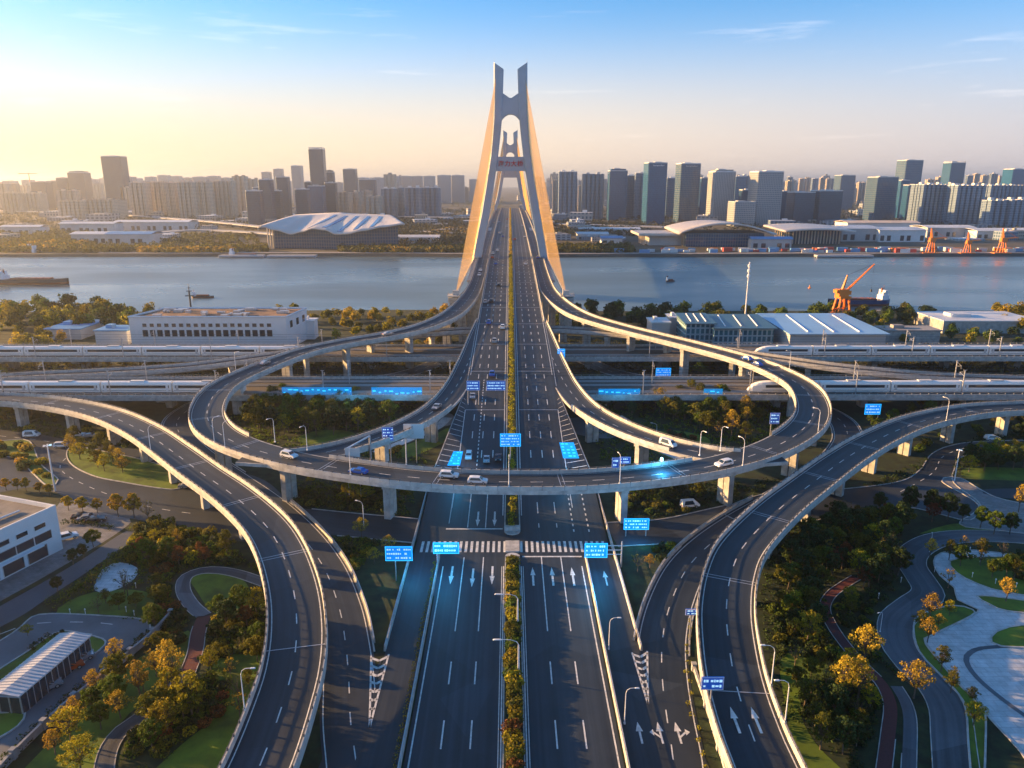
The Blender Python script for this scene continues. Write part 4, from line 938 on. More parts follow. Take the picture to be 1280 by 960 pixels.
for k_ in range(5):
    u0 = .30 + k_ * .115
    def sk(u, v, u0=u0): x, y, z = roof_fn(u0 + u * .030 + v * .10, .08 + v * .75); return (x, y, z + .5)
    surf(g, sk, 2, 10, .4)
g.build('skylight', mat('skylight_glass', (.03, .10, .28), .15), hl)
g = MB(); nn = 60
for i in range(nn):
    u0, u1 = .06 + .90 * i / nn, .06 + .90 * (i + 1) / nn; P0, P1 = roof_fn(u0, .10), roof_fn(u1, .10)
    q0 = P0[0] / 1, P0[1]; g.quad((P0[0], P0[1], 0), (P1[0], P1[1], 0), (P1[0], P1[1], P1[2] - 1.5), (P0[0], P0[1], P0[2] - 1.5), uv=[(P0[0], 0), (P1[0], 0), (P1[0], P1[2]), (P0[0], P0[2])])
g.build('glass_wall', F_GLASS2, hl)
g = MB()
for uu in (.06, .96):
    for k_ in range(10):
        P0, P1 = roof_fn(uu, .1 + .07 * k_), roof_fn(uu, .1 + .07 * (k_ + 1)); g.quad((P0[0], P0[1], 0), (P1[0], P1[1], 0), (P1[0], P1[1], P1[2] - 1.5), (P0[0], P0[1], P0[2] - 1.5))
g.build('end_wall', M_TAN, hl)
for i in range(12):
    P0 = roof_fn(.03 + i * .012 + .0, .06 + i * .02); 
    if i < 7: MB().cyl((P0[0], P0[1], 0), (P0[0], P0[1], P0[2] - 1.5), .8, .8, 6).build('column', M_TAN, hl)
g = MB(); g.box((Lh * .33, -26, .6), (40, 8, 1.2)); g.build('terrace', M_PAVE, hl)
# --- halls on the right
def curved_hall(name, label, x0, x1, yt, yb, D, cols, over=6, arch=6, depth=60):
    a = WD(x0, yt, D); c = WD(x1, yt, D); base = 1.0; Lx = c.x - a.x; H = a.z
    root = empty(name, label, 'hall', (a.x, D, 0)); g = MB()
    def rf(u, v): return (-over + (Lx + 2 * over) * u, -over + (depth + 2 * over) * v + 5 * math.sin(math.pi * u) * (-1 if v < .5 else 1) * .6, H - 4 + arch * math.sin(math.pi * min(1, u * 1.05)) ** .8 * (1 - .3 * v) + v * 3)
    surf(g, rf, 30, 6, 2.0); g.build('roof', M_ROOFSH, root, smooth=True)
    g = MB(); g.prism([(0, 0), (Lx, 0), (Lx, depth), (0, depth)], 0, H - 4.5, uvw=True); g.build('glass_wall', F_GLASS2 if not cols else F_DARKG, root)
    if cols:
        for i in range(cols): g = MB(); g.box((Lx * (i + .5) / cols, -1.6, (H - 5) / 2), (1.2, 1.6, H - 5)); g.build('column', M_TAN, root)
    for j in range(7): g = MB(); g.box((-1.6, depth * (j + .5) / 7, (H - 5) / 2), (1.6, 1.4, H - 5)); g.build('column', M_TAN, root)
    return root
curved_hall('exhibition_hall', 'glass fronted hall with a broad arched roof on the far bank, right of the bridge', 858, 956, 287, 308, 965, 0, 12, 13, 70)
curved_hall('exhibition_hall', 'low colonnaded hall with a flat curved roof and a row of tall columns', 990, 1052, 284, 303, 1010, 16, 14, 3, 60)
a = WD(812, 291, 985); c = WD(858, 291, 985); rt = empty('box_hall', 'pale box shaped hall with a flat overhanging roof left of the arched glass hall', 'hall', (a.x, 985, 0))
g = MB(); g.prism([(0, 0), (c.x - a.x, 0), (c.x - a.x, 50), (0, 50)], 0, a.z - 3); g.build('wall', M_PALE, rt); g = MB(); g.box(((c.x - a.x) / 2 - 6, 22, a.z - 1.5), (c.x - a.x + 20, 66, 3)); g.build('roof', M_ROOFSH, rt)
for j in range(6): g = MB(); g.box((-6, 4 + j * 8, (a.z - 3) / 2), (1.5, 1.5, a.z - 3)); g.build('column', M_TAN, rt)
# warehouses and sheds: (x0,x1,ytop,D,depth,roof,label)
WH = [(88, 132, 292, 1010, 30, M_WROOF, 'long white riverside shed with a gently sloping roof, left half'), (132, 188, 292, 1000, 34, M_BROOF, 'white riverside shed with a bluish end, left of the hall'), (74, 142, 279, 1230, 30, M_WROOF, 'narrow pale shed behind the riverside sheds on the left'), (142, 235, 277, 1290, 40, M_WROOF, 'flat white shed below the dense row of tan apartments'),
      (0, 50, 283, 1200, 24, M_WROOF, 'flat pale shed at the left edge of the far shore'), (490, 548, 296, 1020, 26, M_WROOF, 'low white canopy building right of the shell roofed hall'), (722, 760, 292, 1080, 25, M_WROOF, 'white shed with blue front right of the bridge'), (752, 778, 297, 1020, 18, M_BROOF, 'small bright blue shed near the water right of the bridge'),
      (1053, 1100, 285, 1050, 60, M_WROOF, 'large white curved warehouse right of the colonnaded hall'), (1100, 1158, 287, 1040, 60, M_WROOF, 'large pale warehouse with dark openings behind the first orange crane'), (1160, 1220, 284, 1130, 50, M_WROOF, 'white warehouse between the first two orange cranes'), (1222, 1300, 288, 1100, 50, M_WROOF, 'long white warehouse behind the last orange crane'), (1060, 1150, 278, 1250, 50, M_TAN, 'tan roofed depot behind the large white warehouses'),
      (742, 800, 286, 1200, 30, M_WROOF, 'pale terminal building left of the box shaped hall'), (940, 990, 298, 935, 14, M_BROOF, 'blue site cabin on the quay between the two large halls')]
for x0, x1, yt, D, dp, rm, lb in WH:
    a = WD(x0, yt, D); c = WD(x1, yt, D); wd = c.x - a.x; H = max(5, a.z); rt = empty('warehouse', lb, 'warehouse', ((a.x + c.x) / 2, D, 0))
    g = MB(); g.prism([(-wd / 2, 0), (wd / 2, 0), (wd / 2, dp), (-wd / 2, dp)], 0, H - 1.0); g.build('wall', M_PALE, rt)
    g = MB(); surf(g, lambda u, v: (-wd / 2 - 1.5 + (wd + 3) * u, -1.5 + (dp + 3) * v, H - .6 + 2.5 * math.sin(math.pi * v)), 4, 8, .5); g.build('roof', rm, rt)
    n_ = int(wd / 9)
    for i in range(n_):
        if i % 3 == 2: continue
        g = MB(); g.box((-wd / 2 + (i + .5) * wd / n_, -.12, H * .35), (wd / n_ * .55, .3, H * .4)); g.build('door', M_GLASS, rt)
# elevated highway and roads of the far shore
M_FROAD = mat('far_road', (.40, .40, .42), .8, noise=.1)
def farroad(pts, w_, z, name='far_viaduct', label=None):
    S = spline([W(x, y, z) for x, y in pts], 25); g = MB(); g.sweep(S, [(-w_, 0), (w_, 0), (w_, -1.8), (-w_, -1.8)])
    rt = empty(name, label, 'viaduct'); g.build('deck', M_FROAD, rt)
    for i, q in enumerate(S[2::3]): g = MB(); g.box((q[0], q[1], z / 2 - 1), (2.5, 2.5, z - 1.8)); g.build('pillar', M_CONC, rt)
farroad([(-40, 262), (80, 265), (150, 268), (260, 276), (330, 283)], 9, 9, label='far elevated highway running below the left skyline'); farroad([(150, 296), (240, 287), (335, 291), (360, 296)], 7, 8, label='elevated slip road left of the shell roofed hall')
farroad([(500, 270), (560, 271), (600, 272), (690, 279), (760, 281), (830, 283)], 10, 9, label='far elevated highway crossing behind the bridge end'); farroad([(515, 288), (560, 290), (600, 291)], 6, 7, label='low elevated road left of the bridge on the far bank')
# quay and promenade
g = MB()
for (xa, ya), (xb, yb) in zip(bf, bf[1:]):
    if -500 < xa < 700 and not -60 < xa < 0: g.quad((xa, ya + 2, 1.4), (xb, yb + 2, 1.4), (xb, yb + 16, 1.4), (xa, ya + 16, 1.4))
tag(g.build('promenade', mat('promenade_stone', (.30, .28, .26), .8, noise=.2, nscale=.1)), kind='structure')
for i, (x0, x1) in enumerate([(275, 330), (335, 395), (1020, 1090)]):
    a = WD(x0, 316, 852); c = WD(x1, 316, 852); g = MB(); g.box(((a.x + c.x) / 2, 852, -.2), (c.x - a.x, 10, 2.2)); 
    for k_ in range(6): g.cyl((a.x + (c.x - a.x) * k_ / 5, 848, -4), (a.x + (c.x - a.x) * k_ / 5, 848, .5), .6, .6, 6)
    tag(g.build('pontoon', M_FROAD), ['grey landing stage on the far bank below the elevated slip road', 'grey landing stage in front of the shell roofed hall', 'long grey quay left of the first orange crane'][i], 'jetty')
r = random.Random(5)
CB = ['orange', 'blue', 'white', 'red']; CM = [M_ORANGE, M_BROOF, M_PALE, mat('container_red', (.45, .05, .03), .6)]
cps = [tag(MB().box((0, 0, 1.3), (7, 2.5, 2.6)).box((0, 0, 2.72), (7.1, 2.6, .14)).build('container', CM[i]), f'{CB[i]} container or cabin lying along the far quay', 'container', f'{CB[i]} containers on the far quay') for i in range(4)]
for i in range(110):
    x = r.uniform(110, 640); ci = r.choice([0, 1, 2, 2, 3, 1]); cy = BANK_F + r.uniform(12, 42); place(cps[ci], (x, cy, 1.4), r.uniform(-.3, .3), f'{CB[ci]} container on the far quay, {"in the front line" if cy < BANK_F + 22 else "in the middle" if cy < BANK_F + 32 else "at the back"}, {SIDE(PX(x, cy, 0)[0])}', scale=r.uniform(.8, 1.7))
# ------------------------------------------------------------------ port cranes, ships
def gantry_crane(loc, s, label, rz=0, group=None):
    rt = empty('harbour_crane', label, 'crane', loc, rz, group); rt.scale = (s,) * 3
    g = MB()
    for x in (-5, 5):
        for y in (-4, 4): g.cyl((x, y, 0), (x * .55, y * .6, 15), 1.05, .85, 6)
        g.cyl((x, -4, 5), (x, 4, 5), .4, .4, 5); g.box((x, 0, .6), (1.6, 10, 1.2))
    for y in (-4, 4): g.cyl((-4.4, y, 7), (4.4, y, 7), .45, .45, 5); g.cyl((-4.6, y, 1), (3.2, y, 13), .25, .25, 5)
    g.box((0, 0, 15.5), (8, 7, 1.4)); g.build('portal', M_ORANGE, rt)
    g = MB(); g.box((-1, 0, 18.5), (7, 5, 4.6)); g.box((3.2, -1.5, 18.5), (2, 2, 2.6)); g.cyl((-1, 0, 20), (1.5, 0, 30), 1.1, .5, 5); g.box((-4.8, 0, 19.5), (2.6, 4.4, 2.2)); g.build('machine_house', M_ORANGE, rt)
    g = MB()
    for y in (-.9, .9): g.cyl((2, y, 19.5), (20, y * .3, 37), .42, .25, 5)
    for i in range(8): t = i / 8; g.cyl((2 + 18 * t, -.9 + .6 * t, 19.5 + 17.5 * t), (2 + 18 * (t + .12), .9 - .6 * t, 19.5 + 17.5 * (t + .12)), .16, .16, 4)
    g.build('jib', M_ORANGE, rt)
    g = MB(); g.cyl((1.5, 0, 30), (20, 0, 37), .1, .1, 4); g.cyl((20, 0, 37), (20, 0, 20), .09, .09, 4); g.box((20, 0, 19.3), (.9, .9, 1.6)); g.build('hoist_rope', M_DARK, rt); return rt
p = W(1029, 391, 0); gantry_crane((p.x, 442, 0), .9, 'big orange harbour crane with raised jib on the near bank', 0.15)
def flat_crane(loc, s, label):
    rt = empty('harbour_crane', label, 'crane', loc, 0); rt.scale = (s,) * 3; g = MB()
    for x in (-5, 5):
        for y in (-4, 4): g.cyl((x, y, 0), (x * .5, y * .6, 18), .9, .7, 6)
    g.box((0, 0, 18), (8, 7, 1.8)); g.cyl((-4.5, -4, 8), (4.5, -4, 8), .5, .5, 5); g.build('portal', M_ORANGE, rt)
    g = MB(); g.cyl((0, 0, 18), (-3, 0, 37), 3.2, .8, 5); g.box((1, 0, 21), (9, 5, 4)); g.build('machine_house', M_ORANGE, rt)
    g = MB(); g.cyl((0, 0, 22), (22, 0, 23), 1.3, .8, 5); g.cyl((-3, 0, 37), (18, 0, 24), .3, .3, 4); g.build('jib', M_ORANGE, rt)
    g = MB(); g.box((0, 0, .8), (26, 9, 1.6)); g.build('base', M_ORANGE, rt)
for px, lb, s in ((1163, 'left one of the three orange cranes on the far quay at right', .78), (1209, 'middle one of the three orange cranes on the far quay at right', .66), (1252, 'right one of the three orange cranes on the far quay at right', .78)):
    p = WD(px, 313, 868); flat_crane((p.x, 868, 1), s, lb)
M_HULLB = mat('hull_blue', (.02, .04, .12), .4); M_HULLR = mat('hull_rust', (.25, .07, .03), .6, noise=.2); M_HULLD = mat('hull_dark', (.04, .04, .05), .5)
def ship(loc, Ls, B, Hh, label, rz=0, hm=None, stern=1, name='cargo_ship', house=1.0):
    rt = empty(name, label, 'ship', loc, rz); g = MB(); n = 14; rows = []
    for i in range(n + 1):
        u = i / n; x = Ls * (u - .5); wdt = B / 2 * min(1, (1 - u) * 5 + .05) ** .5 * min(1, u * 6 + .55); sh = Hh * (1 + .35 * max(0, u - .8) * 5 * .6 + .1 * max(0, .1 - u) * 10)
        rows.append(g.pts([(x - (.03 * Ls if u > .9 else 0), 0, -1.6), (x, -wdt * .8, -1), (x, -wdt, sh * .4), (x, -wdt, sh), (x, wdt, sh), (x, wdt, sh * .4), (x, wdt * .8, -1)]))
    for a_, c_ in zip(rows, rows[1:]):
        for k_ in range(7): g.face((a_ + k_, a_ + (k_ + 1) % 7, c_ + (k_ + 1) % 7, c_ + k_), 1 if k_ in (0, 1, 5, 6) else 0)
    g.face(tuple(rows[0] + k_ for k_ in range(7))); g.build('hull', [hm or M_HULLB, M_HULLR], rt)
    g = MB(); g.box((0, 0, Hh + .25), (Ls * .55, B * .7, .8)); 
    for i in range(5): g.box((-Ls * .22 + i * Ls * .11, 0, Hh + .8), (Ls * .09, B * .64, .5))
    g.build('hatch_cover', M_HULLR, rt)
    sx = stern * -Ls * .41; k_ = house; g = MB(); g.box((sx, 0, Hh + 1.6 * k_), (Ls * .11, B * .8, 3.2 * k_)); g.box((sx, 0, Hh + 4.2 * k_), (Ls * .08, B * .65, 2.2 * k_)); g.box((sx, 0, Hh + 6 * k_), (Ls * .05, B * .9, 1.4 * k_)); g.build('deckhouse', M_WHITEP, rt)
    g = MB(); g.cyl((sx, 0, Hh + 6 * k_), (sx, 0, Hh + 10 * k_), .2, .1, 5); g.cyl((sx + Ls * .03, 0, Hh + 4), (sx + Ls * .03, 0, Hh + 8 * k_), .8, .6, 8); g.build('mast', M_HULLR, rt); return rt
p = W(41, 355, -2); ship((p.x, p.y, -2), 60, 11, 4.2, 'dark cargo barge with red waterline heading right near the left edge', 0, M_HULLD)
p = W(1072, 382, -2); ship((p.x, p.y, -2), 42, 9, 4.2, 'blue cargo ship with red superstructure behind the orange crane', R_(180) + .05, M_HULLB)
p = W(308, 321, -2); ship((p.x, p.y, -2), 40, 9, 2.5, 'grey work boat moored by the far bank left of the hall', 0, M_HULLD, name='work_boat')
p = W(31, 319, -2); ship((p.x, p.y, -2), 30, 8, 2.5, 'small white tug leaving the far bank at the left', R_(180), M_HULLD, name='tug_boat', house=1.3)
p = W(48, 316, -2); ship((p.x, p.y, -2), 24, 7, 2.5, 'pale ferry moored behind the white tug', 0, M_WHITEP, name='ferry', house=1.2)
p = W(838, 352, -2); ship((p.x, p.y, -2), 8, 3, 1, 'tiny dark motor boat in midstream right of the bridge', 0.3, M_HULLD, name='motor_boat', house=.4)
p = W(1012, 360, -2); g = MB(); g.cyl((0, 0, -.6), (0, 0, .6), 1.4, 1.2, 10); g.cyl((0, 0, .6), (0, 0, 2.6), .5, .2, 8); tag(g.build('buoy', M_ORANGE, loc=p), 'orange navigation buoy floating upstream of the big crane', 'buoy')
# beacon mast with moored boat behind the white building
p = W(247, 372, -2); ship((p.x + 4, p.y, -2), 16, 4, 1.2, 'low dark boat alongside the beacon mast', 0, M_HULLD, name='barge', house=.5)
p = W(247, 388, 0); rt = empty('beacon_mast', 'dark lattice beacon mast rising behind the roof of the white building', 'mast', (p.x, 468, 0))
g = MB(); g.cyl((0, 0, -2), (0, 0, 14), .7, .5, 6); g.cyl((0, 0, 14), (0, 0, 19), .3, .1, 5); g.box((0, 0, 11), (5, 2, .5)); g.box((0, 0, 14), (3, 1.6, .4)); g.box((.2, 0, 16), (1.6, 1, .3)); g.build('mast', M_DARK, rt)
# ------------------------------------------------------------------ near ground: streets, lawns, paths, plaza
KB = (.28, .12, M_CONC2)
def g2(name, px, z, m, kerb=None, smooth=True): return polyg(name, PP(px), z, m, kerb=kerb, smooth=smooth)
_, AS1 = g2('street', [(-40, 539), (40, 542), (90, 551), (140, 557), (200, 568), (260, 582), (330, 600), (362, 640), (330, 676), (250, 668), (190, 653), (130, 641), (70, 616), (40, 609), (-40, 612)], .018, M_ASPH)
_, AS2 = g2('street', [(1320, 551), (1230, 552), (1190, 557), (1165, 568), (1150, 588), (1125, 602), (1060, 611), (960, 617), (905, 640), (960, 656), (1060, 644), (1130, 634), (1180, 644), (1212, 650), (1224, 630), (1192, 604), (1192, 587), (1202, 571), (1245, 563), (1320, 561)], .018, M_ASPH, kerb=KB)
S_C1 = road_ground('street', pathpx([(300, 645, 0), (360, 648, 0), (430, 655, 0), (528, 664, 0)]), 6.0, .024, mk=False); S_C2 = road_ground('street', pathpx([(764, 668, 0), (840, 663, 0), (900, 650, 0), (960, 636, 0)]), 6.0, .024, mk=False)
_, ISL1 = g2('lawn', [(84, 568), (92, 559), (130, 565), (180, 576), (226, 591), (238, 604), (216, 612), (150, 602), (118, 595), (92, 582)], .10, M_GRASS, kerb=KB)
_, ISL2 = g2('lawn', [(-30, 556), (10, 551), (36, 552), (50, 580), (72, 600), (60, 607), (40, 590), (20, 573), (-30, 566)], .10, M_GRASS, kerb=KB)
_, FC = g2('forecourt', [(-60, 790), (0, 752), (45, 727), (100, 695), (150, 664), (162, 648), (120, 632), (80, 626), (60, 640), (-60, 700)], .016, M_PAVE)
_, SR = g2('service_road', [(-60, 818), (0, 784), (30, 768), (62, 746), (112, 713), (168, 674), (158, 664), (100, 701), (45, 733), (0, 758), (-60, 795)], .03, M_ASPH2)
_, CP = g2('car_park', [(-60, 830), (0, 802), (27, 784), (40, 772), (62, 768), (120, 770), (178, 775), (187, 788), (180, 803), (128, 843), (77, 884), (0, 953), (-60, 1010)], .04, mat('car_park_asphalt', (.12, .13, .145), .7, noise=.25, nscale=.12), kerb=KB)
_, CI = g2('lawn', [(36, 815), (58, 799), (80, 790), (118, 797), (131, 803), (124, 813), (90, 838), (44, 876), (30, 888), (-30, 890), (-30, 860)], .13, M_GRASS, kerb=KB)
g2('lawn', [(-30, 892), (10, 889), (30, 893), (22, 908), (0, 922), (-30, 940)], .13, M_GRASS, kerb=KB)
LAWNS = [[(70, 767), (100, 745), (150, 737), (190, 742), (200, 760), (190, 774), (130, 768)], [(236, 720), (262, 717), (300, 723), (313, 740), (311, 760), (285, 773), (262, 762), (248, 742)],
         [(20, 985), (60, 930), (110, 880), (160, 832), (200, 808), (235, 788), (238, 812), (200, 862), (150, 905), (122, 985)], [(262, 832), (300, 816), (332, 812), (326, 860), (300, 920), (276, 985), (180, 985), (228, 930), (272, 890)],
         [(975, 826), (1000, 815), (1035, 832), (1036, 850), (1008, 865), (1000, 890), (1020, 930), (1070, 985), (1000, 985), (985, 900)], [(800, 545), (840, 538), (885, 548), (880, 568), (840, 573), (812, 560)],
         [(372, 548), (400, 538), (440, 540), (448, 556), (420, 566), (390, 562)], [(1205, 586), (1240, 584), (1310, 588), (1310, 600), (1240, 600), (1205, 597)], [(160, 690), (190, 668), (210, 672), (205, 690), (180, 700)],
         [(1150, 667), (1190, 655), (1225, 656), (1240, 664), (1180, 664)], [(500, 560), (540, 545), (560, 535), (562, 548), (530, 565), (505, 572)]]
LW = [g2('lawn', p, .022, M_GRASS)[1] for p in LAWNS]
def walk(name, pts, hw, m, z=.035): return road_ground(name, pathpx([(x, y, 0) for x, y in pts], 1.5), hw, z, mati=m, mk=False)
walk('footpath', [(126, 1010), (133, 945), (150, 915), (175, 897), (210, 865), (234, 842)], 1.25, M_ASPH2); walk('footpath', [(234, 842), (244, 815), (248, 790), (255, 770)], 1.25, M_RED)
walk('footpath', [(255, 770), (240, 757), (229, 738), (232, 722), (250, 714), (273, 713), (300, 718), (332, 729)], 1.3, M_ASPH2)
walk('footpath', [(1070, 722), (1055, 731), (1038, 744), (1031, 761), (1041, 784), (1058, 808), (1078, 831), (1102, 855), (1113, 882), (1110, 920), (1100, 1000)], .95, M_RED); walk('footpath', [(1120, 858), (1131, 876), (1137, 897), (1137, 930), (1134, 1000)], .9, M_ASPH2, .05)
_, PZ0 = g2('small_plaza', [(118, 738), (128, 712), (150, 703), (172, 710), (166, 726), (140, 739)], .03, M_PLAZA)
g2('sidewalk', [(1178, 602), (1200, 598), (1245, 622), (1320, 640), (1320, 668), (1240, 662), (1200, 655), (1224, 632)], .028, M_PAVE, kerb=KB)
g2('street', [(1228, 612), (1320, 612), (1320, 624), (1250, 622)], .05, M_ASPH)
S_PR = road_ground('park_road', pathpx([(1330, 676, 0), (1230, 670, 0), (1175, 674, 0), (1145, 688, 0), (1139, 704, 0), (1150, 722, 0), (1160, 742, 0), (1140, 758, 0), (1120, 777, 0), (1122, 805, 0), (1142, 833, 0), (1170, 860, 0), (1187, 890, 0), (1192, 930, 0), (1200, 1010, 0)], 2), 2.9, .045, mati=M_ASPH2, mk=False)
_, PLZ = g2('plaza', [(1168, 702), (1177, 692), (1205, 688), (1245, 691), (1280, 696), (1320, 700), (1320, 1010), (1290, 1000), (1285, 952), (1240, 900), (1205, 860), (1158, 806), (1166, 795), (1212, 772), (1224, 762), (1198, 750), (1194, 735), (1176, 720)], .02, M_PLAZA, kerb=KB)
for p in ([(1188, 702), (1212, 698), (1250, 697), (1320, 701), (1320, 744), (1260, 741), (1222, 730), (1196, 716)], [(1222, 746), (1252, 748), (1320, 758), (1320, 768), (1260, 764), (1240, 757)], [(1240, 797), (1262, 785), (1320, 782), (1320, 806), (1252, 808)], [(1143, 783), (1152, 769), (1190, 758), (1215, 763), (1212, 771), (1165, 794), (1157, 806), (1203, 862), (1228, 885), (1230, 940), (1226, 1000), (1218, 1000), (1212, 935), (1206, 880), (1180, 848), (1150, 815)]):
    LW.append(g2('lawn', p, .10, M_GRASS, kerb=KB)[1])
S_ = pathpx([(1330, 806, 0), (1240, 809, 0), (1214, 815, 0), (1208, 828, 0), (1226, 852, 0), (1270, 887, 0), (1320, 920, 0)], 1.5); mb = MB(); mb.sweep(S_, [(-.45, .055), (.45, .055)], closed=False); tag(mb.build('plaza_band', M_ASPH2), kind='structure')
walk('footpath', [(772, 520), (800, 540), (822, 560), (852, 574)], 1.6, M_PLAZA); walk('footpath', [(470, 566), (505, 552), (545, 535), (560, 522)], 1.6, M_PLAZA)
g2('small_plaza', [(505, 520), (560, 516), (566, 530), (530, 534)], .03, M_PAVE); g2('street', [(700, 525), (775, 520), (790, 535), (760, 548), (712, 540)], .02, M_ASPH2)
NOTREE = [AS1, AS2, FC, SR, CP, PZ0, PLZ]
def covered(x, y, me, polys):
    for S, hw in RIBS:
        if S is me: continue
        if min((q[0] - x) ** 2 + (q[1] - y) ** 2 for q in S[::2]) < (hw + .9) ** 2: return True
    if abs(x) < 32 and y < 112: return True
    if abs(x) < 22.7 and 40 < y < 150 and not (15.7 < abs(x) < 16.6): return True
    if abs(x) < 22 and y < 190: return True
    return any(inside((x, y), p) for p in polys)
for S, hw, z, nm in KERBS:
    k = MB(); kw = .3 if nm in ('road', 'street') else .14; kh = .13 if kw > .2 else .06
    for sg in (-1, 1):
        run = []
        for q in S + [None]:
            if q is not None and not covered(q[0] + q[3] * sg * (hw + .2), q[1] + q[4] * sg * (hw + .2), S, (AS1, AS2, CP) if kw > .2 else (AS1, CP)): run.append(q)
            else:
                if len(run) > 2: k.sweep(run, [(sg * hw, -.05 - z), (sg * (hw + kw), -.05 - z), (sg * (hw + kw), kh), (sg * hw, kh)])
                run = []
    if k.f: tag(k.build('kerb', M_CONC2 if kw > .2 else M_CONC), kind='structure')
# lane marks on the surface streets
k = MB()
for pts in ([(0, 545), (60, 552), (90, 562), (75, 585), (110, 608), (180, 632), (260, 645)], [(1290, 556), (1220, 558), (1180, 570), (1165, 592), (1120, 618)], [(0, 793), (40, 780), (110, 778), (160, 783)], [(150, 578), (200, 590), (260, 600)]):
    dashes(k, pathpx([(x, y, 0) for x, y in pts], 2), 0, 2.5, 3.5, .1, .06)
tag(k.build('road_marking', M_PAINT), kind='structure')
# ------------------------------------------------------------------ near buildings
def wins(root, n, fn, m=M_GLASS, name='window', frame=True):
    for i in range(n):
        o, sz, rz = fn(i); g = MB(); g.box((0, 0, 0), sz, 0); w_ = g.build(name, m, root); w_.location = o; w_.rotation_euler = (0, 0, rz)
        if frame:
            f = MB(); sx, sy, sz_ = sz
            a, b = (sx, 0) if sx > sy else (0, sy)
            for s in (-1, 1):
                if sx > sy: f.box((0, 0, s * (sz_ / 2 + .05)), (sx + .2, sy + .12, .1)); f.box((s * (sx / 2 + .05), 0, 0), (.1, sy + .12, sz_))
                else: f.box((0, 0, s * (sz_ / 2 + .05)), (sx + .12, sy + .2, .1)); f.box((0, s * (sy / 2 + .05), 0), (sx + .12, .1, sz_))
            f.build('frame', M_PALE, w_)
M_WALLW = mat('white_wall', (.68, .69, .70), .7, noise=.06, nscale=.2); M_ROOFD = mat('flat_roof', (.20, .18, .16), .9, noise=.3, nscale=.25)
# corner building bottom left
C0 = W(79, 686, 0); ang = math.atan2(-.94, -.33)
wb = empty('white_office_building', 'white two storey office building with ribbon windows cut by the left edge, in the foreground', 'building', (C0.x, C0.y, 0), ang)
# local x runs along the facade (towards the camera), local +y is away (east side is y<0)
Lx, Ly, Hb = 52.0, 40.0, 10.8
g = MB(); sgy = -1
g.prism([(0, 0), (Lx, 0), (Lx, sgy * Ly), (0, sgy * Ly)], 0, Hb - 1.0, top=True)
for a_, b_ in (((Lx / 2, -.2, 0), (Lx, .4)), ((Lx / 2, sgy * Ly + .2, 0), (Lx, .4)), ((.2, sgy * Ly / 2, 0), (.4, Ly - .8)), ((Lx - .2, sgy * Ly / 2, 0), (.4, Ly - .8))): g.box((a_[0], a_[1], Hb - .5), (b_[0], b_[1], 1.0))
g.build('wall', M_WALLW, wb); g = MB(); g.box((Lx / 2, sgy * Ly / 2, Hb - .95), (Lx - .82, Ly - .82, .06)); g.build('roof', M_ROOFD, wb)
g = MB(); r = random.Random(8)
for i in range(16): g.box((r.uniform(3, Lx - 4), -r.uniform(3, Ly - 4), Hb - .4), (r.uniform(1, 3), r.uniform(1, 3), r.uniform(.6, 1.4)))
g.cyl((4, -6, Hb - .6), (30, -8, Hb - .6), .25, .25, 6); g.cyl((6, -12, Hb - .6), (6, -34, Hb - .6), .3, .3, 6); g.build('roof_unit', M_STEEL, wb)
wins(wb, 11, lambda i: ((4.5 + i * 4.2, .03, 7.6), (2.6, .14, 1.0), 0)); wins(wb, 11, lambda i: ((4.2 + i * 4.2, .05, 4.9), (4.0, .12, 1.9), 0)); wins(wb, 8, lambda i: ((6.0 + i * 5.6, .04, 1.7), (4.6, .1, 2.7), 0), name='shop_front')
wins(wb, 5, lambda i: ((-.03, -5 - i * 6.5, 6.5), (.14, 3.0, 1.4), 0)); g = MB(); g.box((Lx / 2 + 2, .6, 3.5), (Lx - 6, 1.2, .25)); g.build('canopy', M_WHITEP, wb)
# white building on the left behind the railway
a = WD(160, 395, 360); c = WD(357, 395, 360); Hh = a.z; wd = c.x - a.x
wb2 = empty('white_office_building', 'long white flat roofed building with rows of square windows between railway and river, at left', 'building', (a.x, 360, 0))
g = MB(); g.prism([(0, 0), (wd, 0), (wd + 3, 27), (6, 27)], 0, Hh - .9); 
for (p0, p1) in (((0, 0), (wd, 0)), ((wd, 0), (wd + 3, 27)), ((wd + 3, 27), (6, 27)), ((6, 27), (0, 0))): g.cyl((p0[0], p0[1], Hh - .5), (p1[0], p1[1], Hh - .5), .5, .5, 4)
g.build('wall', M_WALLW, wb2); g = MB(); g.prism([(.8, .8), (wd - .8, .8), (wd + 2, 26), (6.6, 26)], Hh - .92, Hh - .84); g.build('roof', mat('roof_rust', (.22, .13, .08), .9, noise=.5, nscale=.15), wb2)
g = MB(); r = random.Random(3)
for i in range(26): g.box((r.uniform(8, wd - 4), r.uniform(4, 23), Hh - .2), (r.uniform(1, 5), r.uniform(1, 3), r.uniform(.6, 1.8)))
g.build('roof_unit', M_STEEL, wb2)
wins(wb2, 18, lambda i: ((7.5 + i * (wd - 16) / 17.0, -.03, Hh - 4.6), (2.0, .14, 1.7), 0)); wins(wb2, 18, lambda i: ((7.5 + i * (wd - 16) / 17.0, -.03, Hh - 8.6), (2.6, .12, 3.2), 0), name='tall_window'); wins(wb2, 3, lambda i: ((wd + .7 + i * .9, 6 + i * 8, Hh - 5), (.16, 3, 3.4), R_(-6)), frame=False)
